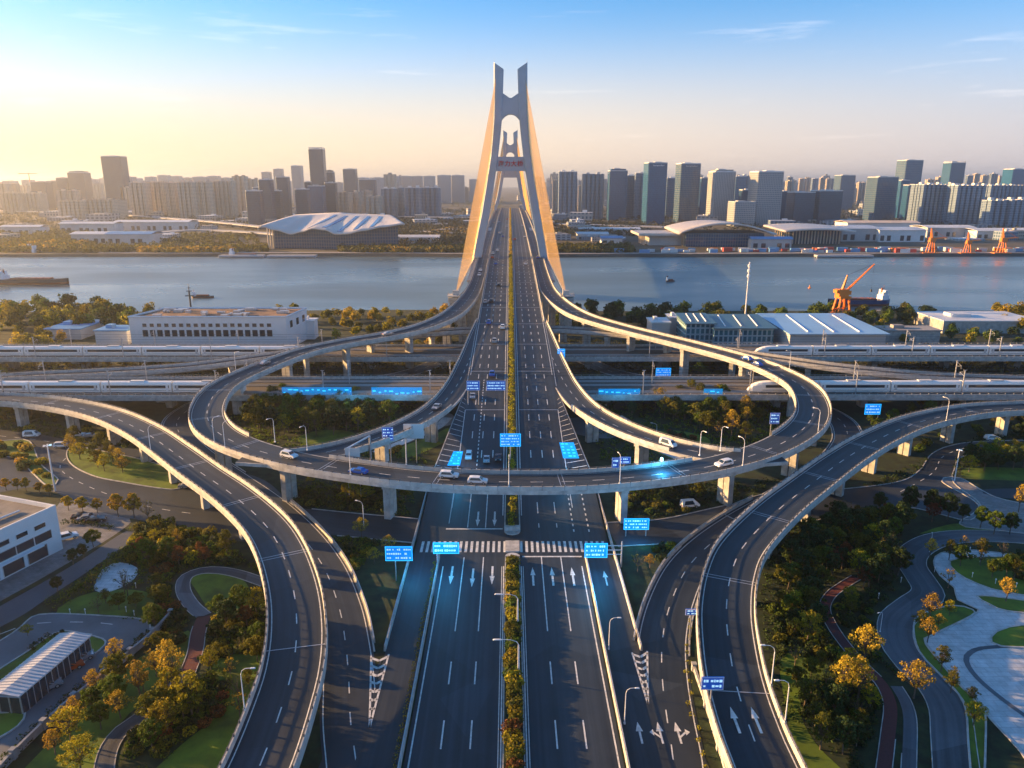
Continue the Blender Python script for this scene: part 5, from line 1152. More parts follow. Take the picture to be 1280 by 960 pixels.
# glass office and sloping roof hall on the right
M_TEALW = facade('facade_teal_office', (.35, .45, .48), (.02, .10, .14), (.05, .20, .24), 2.4, 3.2, .4, rand=.02)
def gbld(name, label, x0, x1, yt, D, dep, slope=0, roofm=None, wallm=None, wing=False):
    a = WD(x0, yt, D); c = WD(x1, yt, D); H = a.z; wd = c.x - a.x; rt = empty(name, label, 'building', (a.x, D, 0)); g = MB()
    P = [(0, 0), (wd, 0), (wd, dep), (0, dep)]; g.prism(P, 0, H, uvw=True, top=not slope); 
    g.build('glass_wall', wallm or M_TEALW, rt)
    g = MB()
    if slope:
        i = g.pts([(-1, -2, H - .3), (wd + 1, -2, H - .3), (wd + 1, dep, H + slope), (-1, dep, H + slope), (-1, -2, H + .2), (wd + 1, -2, H + .2), (wd + 1, dep, H + slope + .5), (-1, dep, H + slope + .5)])
        for q in ((3, 2, 1, 0), (4, 5, 6, 7), (0, 1, 5, 4), (1, 2, 6, 5), (2, 3, 7, 6), (3, 0, 4, 7)): g.face(tuple(i + k_ for k_ in q))
        g.build('roof', roofm or M_BROOF, rt); g = MB(); g.prism([(0, dep - .4), (wd, dep - .4), (wd, dep), (0, dep)], 0, H + slope, uvw=True); g.build('rear_wall', M_WALLW, rt)
        g = MB(); i = g.pts([(0, 0, H), (0, dep, H), (0, dep, H + slope), (wd, 0, H), (wd, dep, H), (wd, dep, H + slope)]); g.face((i, i + 1, i + 2)); g.face((i + 3, i + 5, i + 4)); g.build('gable', M_WALLW, rt)
        for j in range(3): g = MB(); t0 = .2 + j * .27; g.cyl((wd * t0, 2, H + .35 + slope * .1), (wd * (t0 + .1), dep * .9, H + .4 + slope * .93), .35, .35, 4); g.build('roof_rib', M_WHITEP, rt)
    else:
        g.box((wd / 2, dep / 2, H + .3), (wd + 1, dep + 1, .6)); g.box((wd * .3, dep * .5, H + 1.4), (wd * .2, dep * .3, 1.8)); g.build('roof', roofm or M_ROOF, rt)
    return rt
gbld('glass_office', 'teal glass office with sloping dark roof, left of the mast and the blue roofed hall', 858, 893, 404, 366, 22, 1.0, mat('roof_dark_teal', (.05, .12, .16), .35)); gbld('glass_office', 'larger teal glass office with ribbed sloping roof, between small office and blue roofed hall', 893, 968, 410, 362, 30, 1.4, MATS['roof_dark_teal'])
gbld('sports_hall', 'wide hall with a pale blue sloping sheet roof behind the farther railway at right', 988, 1108, 417, 352, 50, .9, mat('roof_sky_blue', (.30, .50, .68), .35, metal=.3, noise=.1, nscale=.06), M_PALE)
gbld('small_house', 'small white house left of the glass offices behind the ring', 815, 838, 404, 380, 14, 0, M_WROOF, M_PALE); gbld('small_house', 'small white house with flat roof nearest the glass offices', 838, 856, 398, 395, 12, 0, M_WROOF, M_PALE)
gbld('shed', 'low bluish canopy shed left of the long white building', 56, 100, 412, 385, 30, 0, M_BROOF, M_PALE); gbld('shed', 'low pale shed adjoining the left end of the long white building', 118, 158, 414, 372, 14, 0, M_BROOF, M_PALE)
gbld('depot', 'long flat grey depot roof near the right edge by the river', 1180, 1300, 402, 400, 30, 0, M_WROOF, M_CONC); gbld('depot', 'low grey shed between the riverside trees at right', 1108, 1176, 414, 372, 12, 0, M_ROOF, M_CONC)
gbld('small_house', 'small pale kiosk among riverside trees at left of the bridge', 378, 392, 402, 385, 8, 0, M_WROOF, M_PALE)
# long shed in the car park
rt = empty('parking_canopy', 'long glazed shed with a pale ribbed roof in the lower left car park', 'shed'); Hs = 3.6
A_, B_, C_, D_ = W(74, 792, Hs), W(115, 793, Hs), W(23, 871, Hs), W(-22, 868, Hs)
g = MB(); ns = 22
for i in range(ns):
    t0, t1 = i / ns, (i + 1) / ns; L0, L1 = A_.lerp(D_, t0), A_.lerp(D_, t1); R0, R1 = B_.lerp(C_, t0), B_.lerp(C_, t1)
    up = Vector((0, 0, .35)); M0, M1 = (L0 + R0) / 2 + up, (L1 + R1) / 2 + up
    g.quad(L0, M0, M1, L1); g.quad(M0, R0, R1, M1); th = Vector((0, 0, .25)); g.quad(L0 - th, L1 - th, L1, L0); g.quad(R1 - th, R0 - th, R0, R1); g.quad(L0 - th, R0 - th, R1 - th, L1 - th)
    g.cyl(L0 + Vector((0, 0, .05)), M0 + Vector((0, 0, .05)), .07, .07, 4); g.cyl(M0 + Vector((0, 0, .05)), R0 + Vector((0, 0, .05)), .07, .07, 4)
g.build('roof', mat('ribbed_roof', (.52, .53, .55), .5, noise=.12, nscale=.3), rt)
for P_, Q_ in ((A_, D_), (B_, C_), (A_, B_), (C_, D_)):
    n_ = 12 if (P_ - Q_).length > 15 else 3; cen = (A_ + B_ + C_ + D_) / 4
    for i in range(n_):
        p = P_.lerp(Q_, (i + .06) / n_); q = P_.lerp(Q_, (i + .94) / n_); p = p + (cen - p) * .06; q = q + (cen - q) * .06
        g = MB(); d = (q - p); g.box(((p.x + q.x) / 2, (p.y + q.y) / 2, 1.6), (d.to_2d().length, .12, 3.0), math.atan2(d.y, d.x)); g.build('glass_panel', M_GLASS, rt)
        g = MB(); g.box((p.x, p.y, 1.65), (.18, .18, 3.3)); g.build('post', M_STEEL, rt)
# perimeter wall with posts
def wallrun(name, label, cat, pts, h, post=6.0, m=M_CONC2):
    S = pathpx([(x, y, 0) for x, y in pts], 1.5); rt = empty(name, label, cat, (S[0][0], S[0][1], 0)); S = [(q[0] - S[0][0], q[1] - S[0][1], *q[2:]) for q in S]
    g = MB(); g.sweep(S, [(-.12, 0), (.12, 0), (.12, h), (-.12, h)]); g.sweep(S, [(-.2, h), (.2, h), (.2, h + .15), (-.2, h + .15)]); g.build('wall_panel', m, rt); t = 0
    for q in S:
        if q[5] >= t: t += post; g = MB(); g.box((q[0], q[1], (h + .4) / 2), (.7, .7, h + .4), math.atan2(q[4], q[3])); g.box((q[0], q[1], h + .48), (.85, .85, .15), math.atan2(q[4], q[3])); g.build('post', m, rt)
wallrun('perimeter_wall', 'grey panel wall with square posts between the car park and the park lawn', 'wall', [(-20, 990), (20, 946), (75, 893), (128, 850), (185, 802), (214, 772)], 1.2, m=mat('wall_grey', (.24, .25, .27), .8, noise=.15, nscale=.8))
wallrun('retaining_wall', 'low pale retaining wall at the tip of the right gore', 'wall', [(867, 838), (878, 870), (890, 910), (905, 960), (915, 1000)], .9, post=9)
# ------------------------------------------------------------------ trains and catenary
M_TRAIN = mat('train_white', (.84, .82, .78), .25, noise=.04)
def coach(nose=0):
    rt = empty('train_coach', '', 'train'); g = MB(); prof = [(-1.65, 0), (1.65, 0), (1.68, 1.6), (1.62, 2.9), (1.2, 3.55), (0, 3.8), (-1.2, 3.55), (-1.62, 2.9), (-1.68, 1.6)]; rows = []
    Lc = 25; N_ = 16
    for i in range(N_ + 1):
        u = i / N_; x = -Lc / 2 + Lc * u; k_ = 1.0
        if nose and u > .68: t = (u - .68) / .32; k_ = math.sqrt(max(.02, 1 - t ** 2.2))
        rows.append(g.pts([(x, y * (.25 + .75 * k_) if k_ < 1 else y, .35 + z * k_) for y, z in prof]))
    for a_, c_ in zip(rows, rows[1:]):
        for j in range(9): g.face((a_ + j, c_ + j, c_ + (j + 1) % 9, a_ + (j + 1) % 9))
    g.face(tuple(rows[0] + j for j in range(9))); g.face(tuple(rows[-1] + j for j in reversed(range(9)))); g.build('body', M_TRAIN, rt)
    for sg in (-1, 1):
        g = MB(); g.box((-2 if nose else 0, sg * 1.67, 2.35), (17 if nose else 23.4, .1, 1.0)); g.build('window_band', M_GLASS, rt)
        g = MB(); g.box((-1.5 if nose else 0, sg * 1.69, .95), (18 if nose else 24.4, .06, .12)); g.build('stripe', M_DARK, rt)
        for x in ((-11, ) if nose else (-11, 11)): g = MB(); g.box((x, sg * 1.69, 1.9), (.9, .08, 2.0)); g.build('door', M_PALE, rt)
    if nose: g = MB(); g.box((8.2, 0, 3.0), (2.4, 1.9, .7), 0, taper=.6); g.build('windscreen', M_GLASS, rt)
    for x in (-8.5, 6.0 if nose else 8.5): g = MB(); g.box((x, 0, .3), (3.6, 2.6, .5)); g.build('bogie', M_DARK, rt)
    g = MB(); g.box((0, 0, 4.15), (5, 1.6, .35)); g.build('roof_unit', M_PALE, rt); return rt
CM_, CN_ = coach(0), coach(1)
CC = 0
def train(y, z, x0, x1, nose_at, where):
    # coaches from the nose outwards
    n_ = int(abs(x1 - x0) / 25.6); s = 1 if x1 > x0 else -1
    for i in range(n_):
        x = x0 + s * (12.6 + i * 25.6); ns = nose_at and i == 0
        ordn = ['first', 'second', 'third', 'fourth', 'fifth', 'sixth', 'seventh', 'eighth', 'ninth', 'tenth', 'eleventh'][i]
        place(CN_ if ns else CM_, (x, y, z), (math.pi if s > 0 else 0) if ns else 0, (f'white streamlined leading coach of the {where}' if ns else f'white coach, {ordn} from the bridge end of the {where}'), 'coaches of the ' + where)
train(T1[0], 7.32, -96, -330, False, 'nearer train at left'); train(T1[0], 7.32, 85, 330, True, 'nearer train at right'); train(T2[0], 7.32, -84, -330, False, 'farther train at left'); train(T2[0], 7.32, 106, 330, True, 'farther train at right')
mast = empty('catenary_mast', 'grey catenary mast with cantilever arm beside the railway track', 'mast'); g = MB(); g.box((0, 0, 4.2), (.28, .28, 8.4)); g.build('pole', M_STEEL, mast)
g = MB(); g.cyl((0, 0, 6.3), (0, 2.9, 7.0), .07, .07, 5); g.cyl((0, 0, 7.8), (0, 2.9, 7.0), .05, .05, 5); g.cyl((0, 2.3, 6.2), (0, 3.2, 6.2), .05, .05, 5); g.cyl((0, 2.8, 6.2), (0, 2.8, 7.0), .04, .04, 4); g.box((0, 0, 8.4), (1.2, .15, .15)); g.build('cantilever', M_STEEL, mast)
for (V, Tt, nm) in ((V1, T1, 'nearer'), (V2, T2, 'farther')):
    for i in range(-8, 9):
        x = i * 38 + (9 if nm == 'nearer' else 22)
        if abs(x) < 24: continue
        place(mast, (x, Tt[0] - 2.9, V[2] + .1), 0, f'grey catenary mast with arm on the {nm} railway viaduct', f'catenary masts on the {nm} viaduct', scale=1.05)
        dup(mast, (x + 6, Tt[1] + 3.2, V[2] + .1), math.pi, f'grey catenary mast on the far track side of the {nm} railway viaduct', f'far side catenary masts on the {nm} viaduct')
    for t in Tt:
        g = MB()
        for z_ in (6.2, 7.3): g.cyl((-330, t, V[2] + z_), (330, t, V[2] + z_), .045, .045, 4)
        tag(g.build('overhead_wire', M_DARK), f'thin overhead wires over the {"front" if t == Tt[0] else "back"} track of the {nm} railway viaduct', 'wire')
# blue display panels and lit train like panels along the viaduct
for px0, px1, y0_, y1_, lb in ((352, 440, 484, 494, 'left long strip of glowing blue panels on the nearer viaduct inside the ring'), (464, 528, 484, 496, 'bright cyan panel on the nearer viaduct beside the main deck'), (748, 800, 486, 496, 'dim blue panel strip on the nearer viaduct right of the main deck'), (880, 903, 486, 494, 'small saturated blue board on the nearer viaduct near the ring')):
    a = WD(px0, y0_, 253); c = WD(px1, y1_, 253); rt = empty('display_panel', lb, 'display', (a.x, 253, 0)); h = a.z - c.z; wd = c.x - a.x
    g = MB(); g.box((wd / 2, 0, a.z - h / 2), (wd, .25, h)); g.build('frame', M_GLEDC, rt); g = MB(); g.box((wd / 2, -.16, a.z - h / 2), (wd - .3, .05, h - .3)); g.build('screen', M_GLEDC, rt); r = random.Random(px0)
    g = MB()
    for i in range(int(wd / 2)): g.box((1 + i * 2, -.2, a.z - h * r.uniform(.25, .7)), (r.uniform(.5, 1.6), .03, h * .13))
    g.build('text_line', M_ECYAN, rt); g = MB()
    for x in (.3, wd - .3): g.box((x, .1, (a.z - h + 7) / 2), (.2, .2, a.z - h - 7 + .02))
    g.build('post', M_STEEL, rt)
# ------------------------------------------------------------------ road signs
def sign(label, px0, py0, px1, py1, D, zb, posts=(.5,), marks=0, style='led', side=None, back=False):
    a = WD(px0, py0, D); c = WD(px1, py1, D); wd = c.x - a.x; h = a.z - c.z; rt = empty('road_sign', label, 'sign', (a.x, D, zb)); zt = a.z - zb
    g = MB(); g.box((wd / 2, 0, zt - h / 2), (wd, .14, h)); g.build('board', M_PALE if back else (M_GLED if style == 'led' else M_SBLUE), rt)
    if not back:
        g = MB(); t = .09
        for z_ in (zt - t, zt - h + t): g.box((wd / 2, -.09, z_), (wd, .04, t))
        for x in (t, wd - t): g.box((x, -.09, zt - h / 2), (t, .04, h - .2))
        g.build('border', M_ECYAN if style == 'led' else M_WHITEP, rt)
        r = random.Random(px0 + marks); g = MB(); rows_ = max(2, int(h / .95)); mm = M_EWHITE
        for i in range(rows_):
            x = .35; z_ = zt - h * (i + .75) / (rows_ + .5)
            while x < wd - .5:
                l_ = r.uniform(.18, .5); g.box((x + l_ / 2, -.1, z_), (l_, .03, h / rows_ * r.uniform(.22, .42))); x += l_ + r.choice([.1, .12, .35])
                if r.random() < .12: x += .6
        g.build('lettering', mm, rt)
    g = MB()
    for u in posts: x = wd * u; g.cyl((x, .18, 0), (x, .18, max(.3, zt - h * .3)), .14, .11, 8)
    if side is not None:
        for q in (.2, .5, .8): g.cyl((0 if side < 0 else wd, .18, zt - h * q), (side + (0 if side < 0 else wd), .18, zt - h * q), .1, .1, 6)
        xx = side + (0 if side < 0 else wd); g.cyl((xx, .18, 0), (xx, .18, zt + .3), .2, .15, 8)
    g.build('post', M_STEEL, rt); return rt
sign('wide glowing blue information board on a pole left of the intersection', 481, 683, 516, 701, 138, 0, (.35,))
sign('glowing blue direction board over the left frontage road beside the zebra crossing', 541, 678, 574, 692, 143, 0, (.15,))
sign('glowing blue direction board with side arms right of the zebra crossing', 731, 679, 759, 697, 143.6, 0, (), side=3.1)
sign('blue route board with white border on the right curved ramp', 877, 846, 904, 862, 93, 4.9, (.5,), style='p'); sign('small blue sign on a post in the verge left of the right ramp', 857, 761, 872, 769, 117, 0, (.5,), style='p')
sign('glowing blue board above the planted median just behind the ring road', 625, 542, 651, 558, 196, zms(196), (.5,)); sign('angled blue board on a pole in the ring lawn, left of the slip road', 477, 534, 492, 551, 196, 0, (.7,), style='p')
sign('pale blue gantry sign over the left carriageway, outer panel', 583, 476, 600, 488, 236, zms(236), (.1, .9), style='p'); sign('whitish gantry sign over the left carriageway, inner panel', 608, 476, 632, 488, 236.4, zms(236), (.95,), style='p')
sign('small blue sign at the ring parapet above the right merge', 765, 572, 774, 585, 171, 10.9, (.7,), style='p'); sign('blue double sign beside the right merge of the ring', 774, 571, 788, 580, 173, 10.9, (.5,), style='p')
sign('glowing blue board beyond the ring near the right ramp', 1082, 505, 1100, 518, 232, 0, (.9,)); sign('blue sign on a pole inside the ring at far right', 963, 516, 974, 530, 216, 0, (.2,), style='p'); sign('bright blue board just right of the main deck near the river', 697, 436, 706, 452, 290, 5, (.5,))
sign('grey back of a gantry sign at the left front of the ring', 431, 560, 450, 572, 180, 0, (.1, .9), back=True); sign('grey back of a square sign inside the ring beside the left slip road', 504, 530, 530, 548, 205, 0, (.1, .6), back=True)
sign('glowing cyan display screen under the ring right of the intersection', 780, 648, 811, 662, 158, 0, (.1, .9)); sign('small teal display board behind the nearer viaduct at right', 820, 460, 838, 474, 292, 0, (.3,))
# gantry beams behind the sign backs
for px, y0_, D in ((431, 562, 180.4),):
    p = WD(px, y0_, D); q = WD(462, 545, D + 9); g = MB(); g.cyl(p, q, .25, .25, 6); g.cyl((q.x, q.y, 0), q, .3, .25, 8); tag(g.build('gantry_arm', M_STEEL), 'white cantilever beam and post carrying the sign back at the left front of the ring', 'gantry')
# glowing road surface panels
def patch(name, label, P, z=.03, on=None):
    V = [W(x, y, zz_) for x, y, zz_ in P]; g = MB(); g.quad(*[v + Vector((0, 0, z)) for v in V]); rt = empty(name, label, 'road display'); g.build('glow_base', mat('glow_panel', (.01, .08, .2), .3, emis=(.0, .22, .65), estr=.55), rt)
    g = MB(); a, b, c, d = V; r = random.Random(int(P[0][0]))
    for i in range(5):
        for j in range(3):
            if r.random() < .25: continue
            u0, u1 = .08 + j * .3, .08 + j * .3 + r.uniform(.12, .24); v0, v1 = .06 + i * .19, .06 + i * .19 + .08
            f = lambda u, v: a.lerp(b, u).lerp(d.lerp(c, u), v) + Vector((0, 0, z + .015)); g.quad(f(u0, v0), f(u1, v0), f(u1, v1), f(u0, v1))
    g.build('glow_glyph', M_ECYAN, rt)
patch('road_display', 'glowing cyan panel set in the road at the left merge behind the ring', [(567, 566, 5), (579, 566, 5), (575, 584, 3.3), (559, 584, 3.3)], .5); patch('road_display', 'glowing blue panel set in the road at the right merge behind the ring', [(699, 555, 6), (717, 555, 6), (724, 575, 4.2), (704, 575, 4.2)], .5)
patch('road_display', 'glowing cyan panel in the outer left lane just in front of the ring', [(541, 626, .1), (556, 626, .1), (553, 640, .1), (538, 640, .1)], .1)
g = MB()
for x, y0, y1 in ((-12.9, 162, 164), (5.5, 158, 162), (8.5, 157, 161), (10.2, 162, 166), (-13.6, 166, 168.5)): g.quad((x - .4, y0, .09), (x + .4, y0, .09), (x + .4, y1, .09), (x - .4, y1, .09))
tag(g.build('road_marking', M_ECYAN), kind='structure')
# point lights added to cast the glow of the boards and the ring beacon
for i, (px, py, z, pw, lb) in enumerate([(827, 577, 13.2, 1700, 'beacon'), (515, 690, 5, 900, ''), (556, 684, 6, 1000, ''), (745, 686, 6, 1300, ''), (572, 560, 9, 1500, ''), (712, 560, 9, 1300, ''), (440, 490, 10, 500, ''), (500, 490, 10, 700, ''), (775, 490, 10, 600, ''), (795, 655, 4, 700, '')]):
    p = W(px, py, z); ld = bpy.data.lights.new('added_glow', 'POINT'); ld.energy = pw * .55; ld.color = (.05, .5, 1.0); ld.shadow_soft_size = .6; lo = bpy.data.objects.new('added_glow', ld); COL.objects.link(lo); lo.location = p - Vector((0, 2.5, 0))
p = W(827, 577, 12.4); rt = empty('beacon_light', 'bright cyan beacon glowing on the ring parapet at the right merge', 'beacon', tuple(p)); g = MB(); g.cyl((0, 0, -1.4), (0, 0, .3), .12, .12, 8); g.build('post', M_STEEL, rt); g = MB(); g.cyl((0, 0, .3), (0, 0, 1.0), .35, .25, 10); g.build('lamp', mat('beacon_lamp', (.5, .9, 1), .3, emis=(.3, .85, 1.0), estr=6), rt)
# ------------------------------------------------------------------ lamps
def lamp_proto(h, arm, double=False, name='street_lamp'):
    rt = empty(name, '', 'street lamp'); g = MB(); g.cyl((0, 0, 0), (0, 0, h * .86), .13, .08, 8); g.box((0, 0, .2), (.4, .4, .4))
    P = [(0, 0, h * .86), (arm * .12, 0, h * .95), (arm * .45, 0, h), (arm, 0, h * 1.01)]
    g.build('pole', M_WHITEP, rt)
    for s in ((1, -1) if double else (1,)):
        g = MB()
        for a_, c_ in zip(P, P[1:]): g.cyl((a_[0] * s, 0, a_[2]), (c_[0] * s, 0, c_[2]), .06, .05, 6)
        g.build('arm', M_WHITEP, rt); g = MB(); g.box((s * (arm + .3), 0, h * 1.01), (.95, .34, .16), taper=.7); g.build('lamp_head', M_WHITEP, rt)
    return rt
LP = lamp_proto(8.5, 1.9)
def near_s(S, x, y):
    b = min(S, key=lambda q: (q[0] - x) ** 2 + (q[1] - y) ** 2); return b
def lamp_on(S, H, px, py, z, side, label, rzflip=0):
    p = W(px, py, z); q = near_s(S, p.x, p.y); h = H(q) if callable(H) else H
    x = q[0] + q[3] * side * (h + .2); y = q[1] + q[4] * side * (h + .2); place(LP, (x, y, q[2] + 1.0), math.atan2(-q[4] * side, -q[3] * side), label, scale=.82)
OR = ['first', 'second', 'third', 'fifth', 'sixth', 'seventh', 'eighth', 'ninth', 'tenth', 'eleventh', 'twelfth', 'thirteenth', 'fourteenth', 'fifteenth']
for px, py, side, lb in ((210, 585, 1, ''), (432, 597, 1, ''), (492, 600, -1, ''), (640, 612, 1, ''), (771, 608, 1, ''), (922, 583, 1, ''), (352, 553, -1, ''), (388, 566, -1, ''), (900, 565, -1, ''), (867, 570, -1, ''), (264, 560, 1, ''), (1010, 545, 1, ''), (990, 470, 1, ''), (290, 470, 1, '')):
    W0 = {(640, 612): 'street lamp standing on the ring parapet exactly in front of the median'}
    # on the ring the inside of the bend is on the left of travel when coming from the left
    lamp_on(S_RING, hring, px, py, 11.4, side, W0.get((px, py), f'{OR.pop(0)} ring lamp, on its {"outer" if side > 0 else "inner"} parapet, ' + ('front left' if px < 560 and py > 520 else 'front right' if px > 700 and py > 520 else 'far left' if px < 560 else 'far right') + ' of the ring'))
for px, py, z, s_, S_, lb in ((193, 566, 9, 1, S_L, 'white street lamp on the left S ramp where it crosses the street'), (300, 905, 4, 1, S_L, 'tall white street lamp beside the bottom of the left S ramp'), (1152, 520, 9, -1, S_R, 'white street lamp on the right ramp near the railway'),
                              (975, 870, 5, -1, S_R, 'white street lamp outside the bottom of the right ramp, upper of two'), (990, 912, 4, -1, S_R, 'white street lamp outside the bottom of the right ramp, lower of two')): lamp_on(S_, 4.7, px, py, z, s_, lb)
for px, py, rz, lb in ((757, 812, math.pi, 'white street lamp on the crash barrier beside the right frontage road, upper'), (775, 905, math.pi, 'white street lamp on the crash barrier beside the right frontage road, lower')):
    p = W(px, py); place(LP, (17.0, p.y, 0), 0 if px < 760 else 0, lb, scale=.75)
for y, lb in ((121, 'slim lamp with long arm rising from the median bushes, farther one'), (107, 'slim lamp with long arm rising from the median bushes, nearer one')): place(LP, (.9, y, .3), math.pi, lb, scale=(1.6, 1, .8))
for px, py, lb in ((455, 660, 'white double headed lamp by the small trees left of the intersection'), (775, 545, 'white lamp inside the ring beside the pale footpath'), (851, 500, 'tall lamp between viaduct and ring garden at right'), (820, 555, 'curved lamp on the ring lawn at right'), (372, 500, 'lamp behind the ring wood at left'), (1100, 790, 'short lamp at the park road bend near the plaza'), (1162, 690, 'lamp in the lawn at the plaza entrance')):
    p = W(px, py); place(LP, (p.x, p.y, 0), rnd.uniform(0, 6), lb, scale=.8 if px < 1000 else .5)
hm = empty('high_mast_lamp', '', 'street lamp'); g = MB(); g.cyl((0, 0, 0), (0, 0, 18), .34, .2, 10); g.build('pole', M_WHITEP, hm)
for k_ in range(6): a_ = k_ * math.pi / 3; g = MB(); g.box((1.1 * math.cos(a_), 1.1 * math.sin(a_), 18.1), (.8, .5, .25), a_); g.cyl((0, 0, 18), (1.1 * math.cos(a_), 1.1 * math.sin(a_), 18.1), .06, .06, 5); g.build('lamp_head', M_EWHITE if k_ < 2 else M_WHITEP, hm)
p = W(69, 614); place(hm, (p.x, p.y, 0), 0, 'tall white high mast light in the street junction at left', scale=.72); p = W(1193, 601); place(hm, (p.x, p.y, 0), 0, 'tall white high mast light at the street corner at right', scale=.5)
glp = empty('garden_lamp', 'small white garden lamp post standing in the park planting', 'garden lamp', group='garden lamps of the parks'); g = MB(); g.cyl((0, 0, 0), (0, 0, 1.0), .06, .05, 6); g.build('pole', M_WHITEP, glp); g = MB(); g.cyl((0, 0, 1.0), (0, 0, 1.25), .13, .1, 8); g.build('lamp_head', M_WHITEP, glp)
for px, py in ((88, 768), (107, 768), (158, 765), (168, 770), (185, 768), (170, 735), (197, 812), (200, 860), (1056, 655), (1040, 668), (1090, 668), (1100, 645), (1120, 652), (1098, 748), (1126, 728), (1156, 790), (1212, 690), (1225, 703), (1244, 730), (1168, 715), (1270, 735), (1062, 690), (1010, 690), (1190, 845), (1215, 722), (1110, 560), (1130, 545), (1180, 540), (1085, 590), (1200, 530), (1240, 525)):
    p = W(px, py); place(glp, (p.x, p.y, 0))
p = W(930, 400); g = MB(); rt = empty('telecom_mast', 'slender white telecom mast behind the glass offices on the near bank', 'mast', (p.x, 440, 0)); g.cyl((0, 0, 0), (0, 0, 35), .55, .3, 8); g.build('pole', M_WHITEP, rt)
for z_ in (26, 29, 32): g = MB(); g.cyl((0, 0, z_), (0, 0, z_ + 1.6), .95, .95, 8); g.build('antenna', M_WHITEP, rt)
# ------------------------------------------------------------------ vehicles
def car_proto(name, colm, kind='sedan'):
    rt = empty(name, '', 'car'); Lc, Wc = (4.7, 1.85)
    Hc = {'sedan': 1.45, 'suv': 1.72, 'van': 2.1}[kind]; g = MB()
    side = {'sedan': [(-2.35, .35), (-2.35, .85), (-2.2, .95), (-1.6, .98), (-1.0, 1.42), (.35, 1.45), (1.15, .98), (2.1, .85), (2.35, .65), (2.35, .35)],
            'suv': [(-2.35, .4), (-2.35, 1.0), (-2.2, 1.1), (-2.0, 1.66), (-1.2, 1.72), (.5, 1.68), (1.2, 1.1), (2.15, .98), (2.35, .75), (2.35, .4)],
            'van': [(-2.4, .4), (-2.4, 1.2), (-2.35, 2.0), (-2.2, 2.1), (0, 2.1), (1.2, 2.0), (1.85, 1.2), (2.3, 1.0), (2.4, .8), (2.4, .4)]}[kind]; n_ = len(side)
    def wy(z): return .92 if z < 1.0 else .92 - (z - 1.0) * .28
    A_ = g.pts([(x, -wy(z), z) for x, z in side]); B_ = g.pts([(x, wy(z), z) for x, z in side])
    g.face(tuple(A_ + i for i in range(n_))); g.face(tuple(B_ + i for i in reversed(range(n_))))
    for i in range(n_): g.face((A_ + i, B_ + i, B_ + (i + 1) % n_, A_ + (i + 1) % n_))
    g.build('body', colm, rt); g = MB()
    zt = Hc - .12; xb, xf = (-1.5, 1.0) if kind == 'sedan' else (-2.05, 1.1)
    for s in (-1, 1): i = g.pts([(xb + .15, s * (wy(1.05) + .012), 1.02), (xf - .1, s * (wy(1.05) + .012), 1.02), (xf - .6, s * (wy(zt) + .012), zt), (xb + .5, s * (wy(zt) + .012), zt)]); g.face((i, i + 1, i + 2, i + 3))
    g.build('side_window', M_GLASS, rt); g = MB()
    wx = {'sedan': (1.12, .38, 1.01, 1.43), 'suv': (1.17, .55, 1.12, 1.64), 'van': (1.82, 1.24, 1.24, 1.94)}[kind]
    i = g.pts([(wx[0] + .02, -.78, wx[2] + .02), (wx[0] + .02, .78, wx[2] + .02), (wx[1] + .02, .66, wx[3] + .02), (wx[1] + .02, -.66, wx[3] + .02)]); g.face((i, i + 1, i + 2, i + 3)); g.build('windscreen', M_GLASS, rt)
    for x in (-1.45, 1.45):
        for s in (-1, 1): g = MB(); g.cyl((x, s * .72, .34), (x, s * .94, .34), .34, .34, 14); wl = g.build('wheel', M_RUB, rt); g = MB(); g.cyl((x, s * .93, .34), (x, s * .955, .34), .2, .2, 10); g.build('rim', M_STEEL, wl)
    for s in (-1, 1): g = MB(); g.box((side[-2][0] - .02, s * .66, .72), (.08, .4, .16)); g.build('headlight', M_PALE, rt); g = MB(); g.box((side[0][0] + .02, s * .68, .85), (.08, .36, .16)); g.build('tail_light', M_REDP, rt)
    return rt
CW = car_proto('car', mat('car_white', (.75, .76, .78), .2, spec=.7), 'suv'); CB_ = car_proto('car', mat('car_blue', (.02, .10, .45), .2, spec=.7)); CS = car_proto('car', mat('car_silver', (.40, .42, .45), .25, metal=.5)); CK = car_proto('car', mat('car_black', (.02, .02, .025), .2, spec=.7)); CV = car_proto('van', mat('van_white', (.78, .78, .78), .3), 'van'); CV['category'] = 'van'; CR = car_proto('car', mat('car_orange', (.55, .08, .02), .25))
def on_road(proto, S, px, py, z, off, fwd, label):
    p = W(px, py, z); q = near_s(S, p.x, p.y); th = math.atan2(q[3], -q[4]); place(proto, (q[0] + q[3] * off, q[1] + q[4] * off, q[2] + .03), th + (0 if fwd > 0 else math.pi), label, scale=1.0)
on_road(CW, S_RING, 358, 571, 11.4, -.9, 1, 'white sport utility car on the left front of the ring, near the inner lane'); on_road(CW, S_RING, 598, 603, 11, 1.2, 1, 'white car on the ring directly above the left carriageway'); on_road(CW, S_RING, 903, 578, 11.4, 1.3, -1, 'white car on the right front of the ring')
on_road(CW, S_RING, 563, 600, 11, -1.6, 1, 'white car in the inner lane of the ring, left of another white car'); on_road(CB_, S_RING, 449, 590, 11.2, 1.4, -1, 'blue car at the left front of the ring below the sign back'); on_road(CS, S_RING, 322, 455, 13, 2, -1, 'silver car on the far left bend of the ring')
on_road(CB_, S_RING, 930, 449, 14, 1.2, 1, 'blue car on the far right of the ring, lower one of two'); on_road(CB_, S_RING, 956, 455, 13.6, -1.2, 1, 'blue car on the far right bend of the ring, following another'); on_road(CS, S_RING, 489, 419, 16, 1.4, -1, 'silver car on the far back left of the ring')
on_road(CS, S_SLL, 578, 519, 8, 0, 1, 'silver car entering the left slip road'); on_road(CV, S_SLR, 786, 578, 11, 1, 1, 'white van on the right slip road behind the blue sign')
